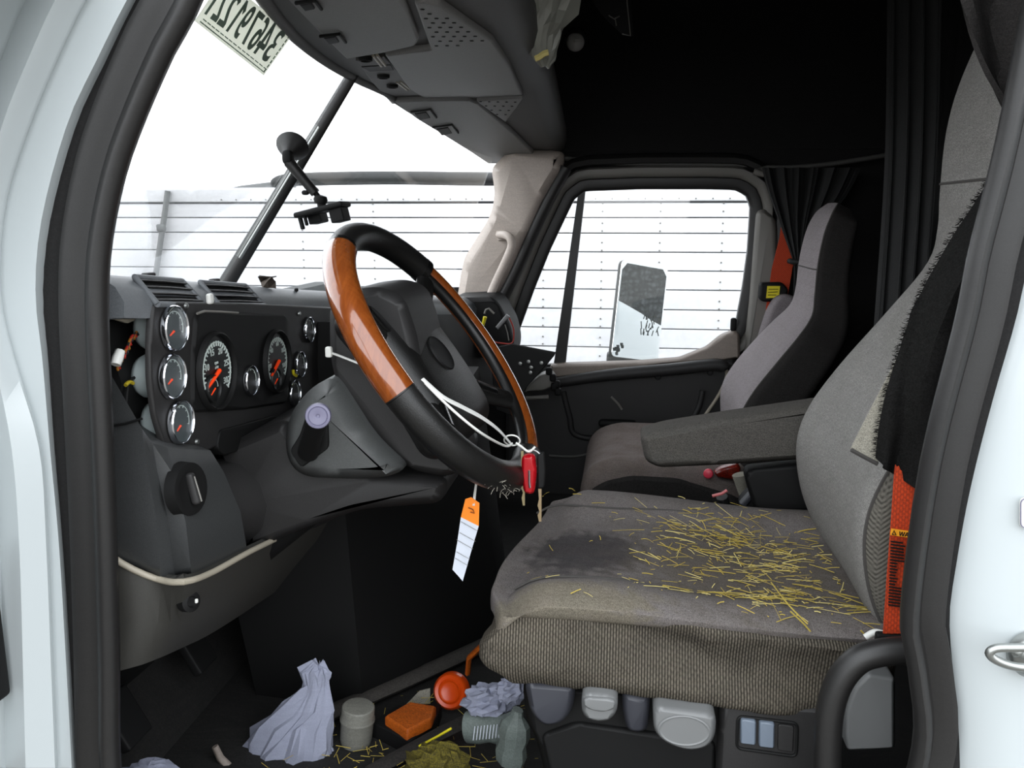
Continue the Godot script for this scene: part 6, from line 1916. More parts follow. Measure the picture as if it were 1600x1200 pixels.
	var pile := part(t, "pile_side", b, M.cloth_black)
	b = MB.new()   # furry edge
	for i in 420:
		var f := rng.randf() * 22.9
		var p: Vector3 = rows[int(f)][0].lerp(rows[int(f) + 1][0], f - int(f)) + Vector3(0, 0, rng.randf_range(-0.008, 0.001))
		var d := Vector3(-1.0, rng.randf_range(-0.7, 0.5), rng.randf_range(-0.3, 0.5)).normalized() * rng.randf_range(0.002, 0.006)
		b.tube([p - d * 0.4, p + d], [0.0005, 0.0002], 3)
	var fur := part(pile, "fur_edge", b, M.cloth_black)
	fur.set_meta("kind", "stuff")
	b = MB.new()
	b.sheet([[Vector3(0.2798, 0.6716, -1.0680), Vector3(0.2955, 0.6633, -1.0680), Vector3(0.3126, 0.6550, -1.0680)], [Vector3(0.2968, 0.7135, -1.0700), Vector3(0.3060, 0.7097, -1.0700), Vector3(0.3166, 0.7061, -1.0700)], [Vector3(0.3169, 0.7589, -1.0750), Vector3(0.3214, 0.7574, -1.0750), Vector3(0.3260, 0.7559, -1.0750)], [Vector3(0.3356, 0.8006, -1.0800), Vector3(0.3379, 0.7991, -1.0800), Vector3(0.3402, 0.7976, -1.0800)]], 0.004)
	var under := part(t, "underside", b, M.cloth_pale, "pale grey underside turned outwards")
	b = MB.new()
	b.tube([Vector3(0.2794, 0.6714, -1.0660), Vector3(0.2950, 0.6630, -1.0660), Vector3(0.3113, 0.6547, -1.0660)], 0.0028, 6)
	part(under, "hem", b, M.seam)
	t = thing("hanging_fabric", "charcoal fabric corner hanging in front of the driver's headrest at the top right", "fabric", Vector3(0.4287, 1.0824, -1.1200))
	b = MB.new()
	rows = []
	var la := spaced(curve([Vector3(0.3564, 1.2384, -1.1200), Vector3(0.3748, 1.1896, -1.1200), Vector3(0.3900, 1.1542, -1.1200), Vector3(0.4114, 1.1149, -1.1200), Vector3(0.4373, 1.0809, -1.1200)], 4), 14)
	var lb := spaced(curve([Vector3(0.5085, 1.2331, -1.1200), Vector3(0.5141, 1.1855, -1.1200), Vector3(0.5181, 1.1511, -1.1200), Vector3(0.5158, 1.1128, -1.1200), Vector3(0.4860, 1.0708, -1.1200)], 4), 14)
	for i in 14:
		var row := []
		for k in 13:
			var p: Vector3 = la[i].lerp(lb[i], k / 12.0)
			p.z += 0.014 * sin(k * 1.1 + i * 0.2)
			row.append(p)
		rows.append(row)
	rows.reverse()
	b.sheet(rows, 0.006)
	part(t, "cloth", b, M.seat_dark)

func pleated(a: Array, c: Array, rows_n: int, cols: int, folds: float, depth: Array, dir: Vector3, thick: float) -> MB:
	# sheet between edge curve a and edge curve c (top to bottom), pleated along dir
	var b := MB.new()
	var ea := spaced(a, rows_n)
	var ec := spaced(c, rows_n)
	var rows := []
	for i in rows_n:
		var row := []
		var dep := lerpf(depth[0], depth[1], float(i) / (rows_n - 1))
		for k in cols:
			var u := float(k) / (cols - 1)
			row.append(ea[i].lerp(ec[i], u) + dir * dep * (sin(u * folds * TAU) + 0.35 * sin(u * folds * 2.3 * TAU + 1.0)))
		rows.append(row)
	rows.reverse()
	b.sheet(rows, thick)
	return b

func build_curtains() -> void:
	var t := thing("tied_curtain", "dark pleated side curtain gathered by a tie behind the passenger's door", "curtain", Vector3(0.5401, 0.5880, -2.8400))
	part(t, "upper_drape", pleated(curve([Vector3(0.4161, 1.1034, -2.8600), Vector3(0.4396, 1.0290, -2.8600), Vector3(0.4803, 0.9302, -2.8600), Vector3(0.5260, 0.8204, -2.8600)], 5), curve([Vector3(0.6989, 1.0981, -2.8000), Vector3(0.6668, 1.0265, -2.8000), Vector3(0.6075, 0.9308, -2.8000), Vector3(0.5611, 0.8234, -2.8000)], 5), 18, 60, 6.0, [0.016, 0.006], Vector3(0, 0, 1), 0.003), M.curtain)
	part(t, "lower_drape", pleated(curve([Vector3(0.5266, 0.8153, -2.8400), Vector3(0.5304, 0.7510, -2.8400), Vector3(0.5298, 0.6289, -2.8400), Vector3(0.5300, 0.4208, -2.8400)], 5), curve([Vector3(0.5616, 0.8165, -2.8200), Vector3(0.5772, 0.7529, -2.8200), Vector3(0.6023, 0.6323, -2.8200), Vector3(0.6353, 0.4272, -2.8200)], 5), 12, 50, 5.0, [0.006, 0.014], Vector3(0, 0, 1), 0.003), M.curtain)
	var b := MB.new()
	b.tube([Vector3(0.5166, 0.8148, -2.8500), Vector3(0.5182, 0.8145, -2.8150), Vector3(0.5386, 0.8134, -2.8000), Vector3(0.5646, 0.8148, -2.8150), Vector3(0.5793, 0.8152, -2.8500)], 0.009, 8)
	part(t, "tie", b, M.black)
	b = MB.new()
	b.tube(curve([Vector3(0.4067, 1.0938, -2.9000), Vector3(0.4416, 1.1054, -2.9000), Vector3(0.5006, 1.1050, -2.9000), Vector3(0.6363, 1.1158, -2.9000), Vector3(0.8257, 1.1452, -2.9000)], 4), 0.008, 8)
	part(t, "rail", b, M.console_trim)
	b = MB.new()
	b.tube([Vector3(0.3974, 1.0934, -2.8900), Vector3(0.4254, 1.0853, -2.8900), Vector3(0.4408, 1.0931, -2.8900)], 0.010, 8)
	part(t, "rail_bracket", b, M.grey_frame)
	t = thing("sleeper_curtain", "black pleated sleeper curtain hanging behind the seats", "curtain", Vector3(0.80, 0.0, -2.0))
	part(t, "drape", pleated([Vector3(0.92, 1.86, -2.95), Vector3(0.91, 0.9, -2.95), Vector3(0.92, 0.05, -2.95)], [Vector3(0.92, 1.86, -1.0), Vector3(0.91, 0.9, -1.0), Vector3(0.92, 0.05, -1.0)], 10, 260, 22.0, [0.022, 0.03], Vector3(1, 0, 0), 0.003), M.curtain)
	t = thing("curtain_fold", "loose dark curtain fold hanging between the two headrests", "curtain", Vector3(0.5958, 0.7556, -2.0000))
	part(t, "drape", pleated(curve([Vector3(0.5738, 1.4937, -2.2000), Vector3(0.5917, 1.2285, -2.2000), Vector3(0.6015, 1.0098, -2.2000), Vector3(0.6036, 0.6727, -2.2000)], 5), curve([Vector3(0.6601, 1.4653, -2.1000), Vector3(0.6771, 1.2139, -2.1000), Vector3(0.6845, 1.0067, -2.1000), Vector3(0.6871, 0.6872, -2.1000)], 5), 14, 60, 3.5, [0.010, 0.022], Vector3(0.3, 0, 1), 0.003), M.curtain)

# ---------------------------------------------------------------- outside
func build_outside() -> void:
	var g := setting("ground", "pale gravel yard", Vector3(0, -1.25, 0))
	var b := MB.new()
	b.slab([Vector3(-60, -1.25, -60), Vector3(60, -1.25, -60), Vector3(60, -1.25, 60), Vector3(-60, -1.25, 60)], Vector3(0, -0.1, 0))
	part(g, "gravel", b, M.ground)
	# box trailer parked alongside: every horizontal plank is a panel of its own
	var t := thing("white_trailer", "white slatted livestock trailer parked beside the cab, seen through the windows", "trailer", Vector3(-1.0, -1.25, -5.8))
	b = MB.new()
	b.box(Vector3(-5.5, -0.45, -7.1), Vector3(4.2, 1.09, -4.625))
	part(t, "core", b, M.trailer_gap)
	var joints := [1.026, 0.950, 0.870, 0.773, 0.677, 0.578, 0.474, 0.372, 0.269, 0.166, 0.063, -0.04, -0.143, -0.246, -0.349, -0.45]
	for i in joints.size() - 1:
		b = MB.new()
		b.slab([Vector3(-5.5, joints[i + 1] + 0.003, -4.6), Vector3(4.2, joints[i + 1] + 0.003, -4.6), Vector3(4.2, joints[i] - 0.003, -4.6), Vector3(-5.5, joints[i] - 0.003, -4.6)], Vector3(0, 0, -0.03), 0.002)
		part(t, "plank", b, M.trailer)
	b = MB.new()
	b.slab([Vector3(-5.5, 1.034, -4.59), Vector3(4.2, 1.034, -4.59), Vector3(4.2, 1.105, -4.59), Vector3(-5.5, 1.105, -4.59)], Vector3(0, 0, -0.05), 0.004)
	part(t, "top_rail", b, M.trailer)
	b = MB.new()
	b.slab([Vector3(-5.5, 1.09, -4.6), Vector3(4.2, 1.09, -4.6), Vector3(4.2, 1.09, -7.1), Vector3(-5.5, 1.09, -7.1)], Vector3(0, 0.02, 0))
	part(t, "roof", b, M.trailer)
	b = MB.new()   # rivets in columns and along the top rail
	for x in [-0.123, 0.175, 0.491, 0.80, -0.43, -1.35, -1.75]:
		for i in 14:
			b.soft(Vector3(x, 1.0 - i * 0.1 + 0.022, -4.597), Vector3(0.008, 0.008, 0.006), 0.002, 1, 1)
			b.soft(Vector3(x, 1.0 - i * 0.1 - 0.018, -4.597), Vector3(0.008, 0.008, 0.006), 0.002, 1, 1)
	for i in 40:
		b.soft(Vector3(-2.2 + i * 0.085, 1.046, -4.587), Vector3(0.007, 0.007, 0.006), 0.002, 1, 1)
	var rv := part(t, "rivets", b, M.grey_frame)
	rv.set_meta("kind", "stuff")
	b = MB.new()
	b.tube([Vector3(-2.4979, 1.0949, -4.5700), Vector3(-2.5217, 0.9847, -4.5700), Vector3(-2.5555, 0.8455, -4.5700), Vector3(-2.6078, 0.6261, -4.5700), Vector3(-2.6383, 0.4895, -4.5700)], 0.016, 8)
	part(t, "corner_post", b, M.grey_plastic)
	b = MB.new()
	b.soft(Vector3(-2.5460, 0.8946, -4.5600), Vector3(0.05, 0.04, 0.03), 0.01, 1, 2)
	part(t, "post_clamp", b, M.grey_plastic)
	for x in [-3.6, -2.4, 1.6, 3.0]:
		for zz in [-4.9, -6.8]:
			b = MB.new()
			b.lathe([Vector2(0.1, -0.12), Vector2(0.48, -0.12), Vector2(0.5, -0.06), Vector2(0.5, 0.06), Vector2(0.48, 0.12), Vector2(0.1, 0.12)], Vector3(x, -0.75, zz), Vector3(0, 0, 1), 24)
			part(t, "wheel", b, M.rubber)
	# rolled tarp on its roof edge
	var r := thing("rolled_tarp", "black rolled tarp lying along the top edge of the white trailer", "tarp", Vector3(-1.2913, 1.1352, -4.6200))
	b = MB.new()
	b.tube(curve([Vector3(-1.9191, 1.1214, -4.6200), Vector3(-1.8449, 1.1482, -4.6200), Vector3(-1.5744, 1.1568, -4.6200), Vector3(-1.2204, 1.1582, -4.6200), Vector3(-0.9421, 1.1533, -4.6200), Vector3(-0.6000, 1.1481, -4.6200), Vector3(-0.0986, 1.1421, -4.6200)], 6), [0.012, 0.02, 0.026, 0.029, 0.031, 0.033, 0.034, 0.034, 0.035, 0.035, 0.036, 0.036, 0.036, 0.036, 0.036, 0.036, 0.036, 0.036, 0.036, 0.036, 0.036, 0.036, 0.036, 0.036, 0.036, 0.036, 0.036, 0.036, 0.036, 0.036, 0.036, 0.036, 0.036, 0.036, 0.036, 0.036, 0.036], 12)
	part(r, "roll", b, M.tarp)
	b = MB.new()
	b.slab([Vector3(-2.2243, 1.0993, -4.6400), Vector3(-2.1114, 1.1230, -4.6400), Vector3(-1.9631, 1.1394, -4.6400), Vector3(-1.7982, 1.1521, -4.6400), Vector3(-1.8007, 1.1011, -4.6400)], Vector3(0, 0, -0.03), 0.004)
	part(r, "loose_end", b, M.grey_plastic)
	# far mirror of the truck itself
	var m := thing("door_mirror", "dirty rectangular truck mirror with a painted dark reflection outside the passenger's window", "mirror", Vector3(0.0652, 0.4212, -3.3000))
	var c := Vector3(0.0602, 0.6002, -3.3000)
	var nrm := Vector3(0.55, 0.10, 0.83).normalized()
	var rt := Vector3.UP.cross(nrm).normalized()
	var up := nrm.cross(rt).normalized()
	var tilt := 0.17
	var u := (rt * cos(tilt) + up * -sin(tilt)).normalized()
	var v := (up * cos(tilt) + rt * sin(tilt)).normalized()
	var hw := 0.108
	var hh := 0.183
	b = MB.new()
	b.slab(rounded([c - u * hw - v * hh, c + u * hw - v * hh, c + u * hw + v * hh, c - u * hw + v * hh], 0.025, 5), -nrm * 0.018, 0.006)
	part(m, "shell", b, M.rubber)
	b = MB.new()
	var o := nrm * 0.002
	var k := 0.98
	b.slab(rounded([c + o - u * hw * k - v * hh * 0.99, c + o + u * hw * k - v * hh * 0.99, c + o + u * hw * k + v * hh * 0.99, c + o - u * hw * k + v * hh * 0.99], 0.02, 5), -nrm * 0.004, 0.001)
	var face := part(m, "mirror_glass", b, M.mirror)
	o = nrm * 0.0035
	b = MB.new()   # dirt plus painted dark reflection of the truck, its lower edge slanting
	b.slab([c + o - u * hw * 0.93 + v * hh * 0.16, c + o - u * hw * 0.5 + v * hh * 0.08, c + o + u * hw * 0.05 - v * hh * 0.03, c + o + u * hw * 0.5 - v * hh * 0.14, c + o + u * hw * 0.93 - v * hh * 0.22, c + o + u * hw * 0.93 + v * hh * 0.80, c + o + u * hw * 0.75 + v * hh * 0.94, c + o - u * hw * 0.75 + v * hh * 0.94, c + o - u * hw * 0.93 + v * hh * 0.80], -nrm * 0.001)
	part(face, "dirt_and_reflection", b, M.dirt_reflection)
	b = MB.new()   # scratched patch below it
	for i in 26:
		var p := c + o + u * hw * lerpf(0.1, 0.9, rng.randf()) + v * hh * lerpf(-0.5, -0.1, rng.randf())
		b.tube([p, p + v * rng.randf_range(0.012, 0.03) + u * rng.randf_range(-0.012, 0.012)], 0.0012, 4)
	for i in 10:
		var p := c + o + u * hw * lerpf(-0.92, -0.55, rng.randf()) + v * hh * lerpf(-0.92, -0.7, rng.randf())
		b.soft(p, Vector3(0.012, 0.012, 0.003), 0.001, 1, 1)
	part(face, "scratches", b, M.dirt_reflection)
	b = MB.new()
	b.slab(rounded([Vector3(-0.0625, 0.4322, -3.3400), Vector3(0.0656, 0.4298, -3.3400), Vector3(0.1398, 0.4013, -3.3400), Vector3(0.1413, 0.3536, -3.3400), Vector3(-0.0658, 0.3487, -3.3400)], 0.01), Vector3(0, 0, -0.05), 0.006)
	part(m, "bracket", b, M.rubber)
	b = MB.new()
	b.tube([Vector3(0.0300, 0.3855, -3.3600), Vector3(0.0295, 0.3761, -3.2000), Vector3(0.0284, 0.3914, -3.0500)], 0.02, 10)
	part(m, "arm", b, M.rubber)

# ---------------------------------------------------------------- small things
func build_small_things() -> void:
	# sales sticker on the glass, read from outside
	var t := thing("windshield_sticker", "pale green paper sticker with large mirrored numerals at the top of the windshield", "sticker", Vector3(-0.5556, 1.2090, -1.2608))
	var b := MB.new()
	var low := [Vector3(-0.6074, 1.1833, -1.4510), Vector3(-0.5812, 1.1835, -1.3258), Vector3(-0.5588, 1.1834, -1.2189), Vector3(-0.5397, 1.1833, -1.1278), Vector3(-0.5233, 1.1833, -1.0502)]
	var high := [Vector3(-0.5640, 1.2537, -1.4802), Vector3(-0.5432, 1.2492, -1.3562), Vector3(-0.5245, 1.2451, -1.2478), Vector3(-0.5085, 1.2414, -1.1552), Vector3(-0.4948, 1.2382, -1.0766)]
	b.sheet([high, low], 0.0006)
	part(t, "paper", b, M.sticker)
	for k in 9:
		var u := (0.07 + 0.93 * (k + 0.5) / 9.0) * 4.0
		var i := mini(int(u), 3)
		var lo: Vector3 = low[i].lerp(low[i + 1], u - i)
		var hi: Vector3 = high[i].lerp(high[i + 1], u - i)
		var run: Vector3 = ((low[i + 1] - low[i]) + (high[i + 1] - high[i])) / 2.0
		var up := hi - lo
		var out := up.cross(run).normalized()
		if out.x < 0.0:
			out = -out
		b = MB.new()
		var size := up.length() * 0.98
		var wide := run.length() * 4.0 * 0.93 / 9.0 / (size * 0.60)
		b.add_mesh(letters("346791221"[k], size), Transform3D(Basis(run.normalized() * wide, up.normalized(), out), lo.lerp(hi, 0.56) + out * 0.0012))
		part(t, "numeral", b, M.sticker_ink)
	b = MB.new()
	for i in 9:
		var p: Vector3 = low[0].lerp(high[0], 0.06 + i * 0.1).lerp(low[1].lerp(high[1], 0.06 + i * 0.1), 0.12) + Vector3(0.001, 0, 0)
		b.tube([p, p + (high[0] - low[0]) * 0.07], 0.0010, 4)
	for i in 15:
		var u := 0.1 + i * 0.25
		var k := mini(int(u), 3)
		for row in 2:
			var f := 0.05 + row * 0.07
			var p: Vector3 = low[k].lerp(low[k + 1], u - k).lerp(high[k].lerp(high[k + 1], u - k), f) + Vector3(0.001, 0, 0)
			b.tube([p, p + (low[k + 1] - low[k]) * (0.2 if row == 0 else 0.15)], 0.0010, 4)
	part(t, "fine_print", b, M.sticker_ink)
	# telephone holder on a suction cup
	t = thing("phone_holder", "black suction cup phone holder stuck to the windshield near its centre strip", "phone holder", Vector3(-0.7141, 1.1014, -1.8443))
	var cup := Vector3(-0.7124, 1.1037, -1.8402)
	b = MB.new()
	var n := Vector3(0.05, -0.60, 0.80).normalized()
	b.lathe([Vector2(0.033, 0.002), Vector2(0.035, 0.006), Vector2(0.030, 0.014), Vector2(0.020, 0.026), Vector2(0.013, 0.036), Vector2(0.010, 0.042)], cup, n, 28)
	part(t, "suction_cup", b, M.rubber)
	b = MB.new()
	b.soft(cup + n * 0.048, Vector3(0.022, 0.030, 0.026), 0.009, 1, 3)
	part(t, "lock_lever", b, M.black)
	var j := cup + n * 0.044
	var zc := j.z
	var hinge := j + Vector3(0.0, -0.012, 0.0)
	var off := Vector3(0, 0, 0)
	var arm0 := hinge
	var arm1 := hinge + Vector3(0.053, -0.064, -0.007)
	b = MB.new()
	b.tube([arm0, arm0.lerp(arm1, 0.5), arm1], [0.0150, 0.0140, 0.0130], 12, true, 0.8)
	part(t, "arm", b, M.rubber)
	b = MB.new()
	b.lathe([Vector2(0, 0.014), Vector2(0.009, 0.012), Vector2(0.010, -0.012), Vector2(0, -0.014)], hinge, Vector3(0.2, 0, 1), 14)
	part(t, "hinge", b, M.black)
	b = MB.new()
	b.soft(arm0.lerp(arm1, 0.86) + Vector3(-0.014, -0.008, 0), Vector3(0.016, 0.010, 0.012), 0.005, 1, 3)
	part(t, "thumb_screw", b, M.black)
	var ball := arm1 + Vector3(0.011, -0.014, 0)
	b = MB.new()
	b.tube([arm1, ball], 0.006, 8)
	b.lathe([Vector2(0, 0.010), Vector2(0.012, 0.008), Vector2(0.015, 0.0), Vector2(0.012, -0.008), Vector2(0, -0.010)], ball, Vector3(0.15, 1, 0), 16)
	part(t, "ball_joint", b, M.black)
	b = MB.new()
	b.tube([ball, ball + Vector3(0.003, -0.021, 0)], 0.009, 10)
	part(t, "neck", b, M.black)
	b = MB.new()   # cradle plate with claws
	var pc := ball + Vector3(0.003, -0.021, 0)
	var ex2 := Vector3(0.96, 0.22, 0.1).normalized()
	var bs := Basis(ex2, Vector3(0, 0, 1).cross(ex2).normalized(), Vector3(0, 0, 1))
	b.soft(pc, Vector3(0.115, 0.012, 0.065), 0.005, 1, 3, bs)
	part(t, "cradle", b, M.black)
	for c in [[-0.055, 0.014, 0.030, 0.0], [-0.036, 0.010, 0.026, 0.02], [-0.022, 0.030, 0.024, -0.02], [0.036, 0.030, 0.034, 0.0]]:
		b = MB.new()
		b.soft(pc + bs * Vector3(c[0], -c[2] * 0.5, c[3]), Vector3(c[1] * 0.6 if c[1] < 0.02 else c[1], c[2], 0.012 if c[1] < 0.02 else 0.05), 0.003, 1, 2, bs)
		part(t, "claw", b, M.black)
	# crumpled leaf on the dash
	t = thing("dried_leaf", "curled dry grey leaf lying on top of the dashboard", "leaf", Vector3(-0.6926, 0.8198, -1.6200))
	b = MB.new()
	b.sheet([[Vector3(-0.6946, 0.8163, -1.6000), Vector3(-0.6817, 0.8165, -1.6000), Vector3(-0.6675, 0.8166, -1.6000)], [Vector3(-0.7023, 0.8266, -1.6100), Vector3(-0.6792, 0.8307, -1.5900), Vector3(-0.6710, 0.8282, -1.6100)], [Vector3(-0.7011, 0.8384, -1.6000), Vector3(-0.6971, 0.8322, -1.6200), Vector3(-0.6711, 0.8381, -1.5900)].slice(0, 3), [Vector3(-0.7041, 0.8402, -1.6100), Vector3(-0.6857, 0.8373, -1.6000), Vector3(-0.6691, 0.8393, -1.6100)]], 0.002)
	part(t, "blade", b, M.cardboard)
	t = thing("dash_crumb", "tiny dark crumb on the dashboard edge", "crumb", Vector3(-0.6655, 0.8061, -1.7000))
	b = MB.new()
	b.soft(Vector3(-0.6656, 0.8048, -1.7000), Vector3(0.008, 0.008, 0.008), 0.003, 1, 2)
	part(t, "crumb", b, M.black)
	# pedals
	for k in 3:
		t = thing("pedal", ["dark clutch pedal hanging in the shadowed foot well nearest the door", "dark brake pedal in the middle of the shadowed foot well", "dark accelerator pedal beside the centre console"][k], "pedal", Vector3(-0.82, 0.12, [-1.08, -1.20, -1.44][k]), "foot pedals")
		b = MB.new()
		var at := Vector3(-0.80, 0.14, [-1.08, -1.20, -1.44][k])
		b.soft(at, Vector3(0.02, 0.09, 0.07), 0.006, 1, 2, Basis(Vector3(0, 0, 1), 0.5))
		part(t, "pad", b, M.black)
		b = MB.new()
		b.tube([at + Vector3(-0.01, 0.02, 0), at + Vector3(-0.06, 0.2, 0), at + Vector3(-0.02, 0.36, 0)], 0.009, 8)
		part(t, "arm", b, M.black)
	# hay on the driver's cushion
	t = thing("hay", "loose yellow hay stalks scattered over the rear of the driver's cushion", "hay", Vector3(0.2, 0.42, -1.35))
	t.set_meta("kind", "stuff")
	var hb := MB.new()
	var pale := MB.new()
	var rg := RandomNumberGenerator.new()
	rg.seed = 99
	var spots := [[0.20, -1.47, 0.06, 0.04, 160], [0.27, -1.38, 0.04, 0.05, 70], [0.27, -1.20, 0.05, 0.03, 60], [0.15, -1.38, 0.06, 0.07, 70], [0.20, -1.30, 0.09, 0.09, 240], [0.06, -1.46, 0.07, 0.05, 30], [0.20, -1.15, 0.02, 0.03, 25], [-0.02, -1.25, 0.10, 0.10, 14], [-0.08, -1.57, 0.03, 0.015, 6]]
	for s in spots:
		for i in s[4]:
			var x: float = clampf(s[0] + rg.randfn() * s[2], -0.16, 0.335)
			var z: float = clampf(s[1] + rg.randfn() * s[3], -1.585, -1.115)
			var l := rg.randf_range(0.003, 0.06) * rg.randf_range(0.15, 1.0)
			var a := rg.randf_range(-0.7, 0.5) if rg.randf() < 0.7 else rg.randf() * TAU
			var d := Vector3(cos(a), 0, -sin(a)) * l
			var lift := rg.randf_range(0.001, 0.010)
			var p0 := Vector3(x, 0, z) - d * 0.5
			var p2 := Vector3(x, 0, z) + d * 0.5
			p0.y = MB.cushion_top(clampf(p0.x, -0.17, 0.35), p0.z) + lift * rg.randf()
			p2.y = MB.cushion_top(clampf(p2.x, -0.17, 0.35), p2.z) + lift * rg.randf()
			var p1 := p0.lerp(p2, 0.5) + Vector3(rg.randf_range(-0.001, 0.001), 0.0005, rg.randf_range(-0.001, 0.001))
			var m := hb if rg.randf() < 0.7 else pale
			m.tube([p0, p1, p2], rg.randf_range(0.0003, 0.0008), 4)
	var st := part(t, "stalks", hb, M.straw)
	st.set_meta("kind", "stuff")
	st = part(t, "pale_stalks", pale, M.straw_pale)
	st.set_meta("kind", "stuff")
	# stalks one can pick out
	var long := [[Vector3(0.0701, 0.3980, -1.6000), Vector3(0.1123, 0.3986, -1.6000), Vector3(0.1483, 0.3977, -1.6000)], [Vector3(0.2271, 0.4406, -1.1000), Vector3(0.2532, 0.4150, -1.1000), Vector3(0.2691, 0.3841, -1.1000), Vector3(0.2842, 0.3529, -1.1000)], [Vector3(0.2186, 0.4368, -1.2000), Vector3(0.2283, 0.4404, -1.1200), Vector3(0.2502, 0.4239, -1.1000)], [Vector3(0.1202, 0.4293, -1.1500), Vector3(0.1318, 0.4042, -1.1500), Vector3(0.1428, 0.3924, -1.1500)], [Vector3(0.1695, 0.4037, -1.5500), Vector3(0.1751, 0.3817, -1.5500), Vector3(0.1709, 0.3715, -1.5500)], [Vector3(0.2855, 0.3877, -1.5000), Vector3(0.3172, 0.4071, -1.5000), Vector3(0.3440, 0.4132, -1.5000)], [Vector3(0.3110, 0.3525, -1.4500), Vector3(0.3642, 0.3496, -1.4500), Vector3(0.4065, 0.3473, -1.4500)], [Vector3(0.3177, 0.4192, -1.1000), Vector3(0.3307, 0.4065, -1.1000), Vector3(0.3350, 0.4032, -1.1000)]]
	for i in long.size():
		t = thing("straw", ["lone long straw lying flat near the far edge of the driver's cushion", "bent straw hanging down the cushion side below the hay", "straw tipped over the near edge of the cushion", "short dark straw near the middle of the cushion's near side", "short upright straw sticking up at the far edge", "curved straw arching towards the backrest", "long pale straw pointing into the gap under the backrest", "short straw at the rear corner beside the bent handle"][i], "straw", long[i][0], "straws that can be picked out on the driver's seat")
		b = MB.new()
		b.tube(curve(long[i], 3), 0.0011, 5)
		part(t, "stalk", b, M.straw)

# ---------------------------------------------------------------- litter on the floor
func crumple(at: Vector3, size: Vector3, seed: int, rough := 0.35, seg := 22) -> MB:
	var n := FastNoiseLite.new()
	n.seed = seed
	n.frequency = 1.0
	n.fractal_octaves = 3
	var b := MB.new()
	b.crease = 0.9
	var rings := []
	for i in 15:
		var v := PI * i / 14.0
		var ring := []
		for k in seg:
			var a := TAU * k / seg
			var d := Vector3(sin(v) * cos(a), -cos(v), sin(v) * sin(a))
			var f := 1.0 + rough * (1.0 - 2.6 * absf(n.get_noise_3d(d.x * 1.6, d.y * 1.6, d.z * 1.6)))
			var p := at + Vector3(d.x * size.x, d.y * size.y, d.z * size.z) * f
			p.y = maxf(p.y, 0.003)
			ring.append(p)
		rings.append(ring)
	for i in rings.size():
		rings[i].reverse()
	b.loft(rings)
	return b

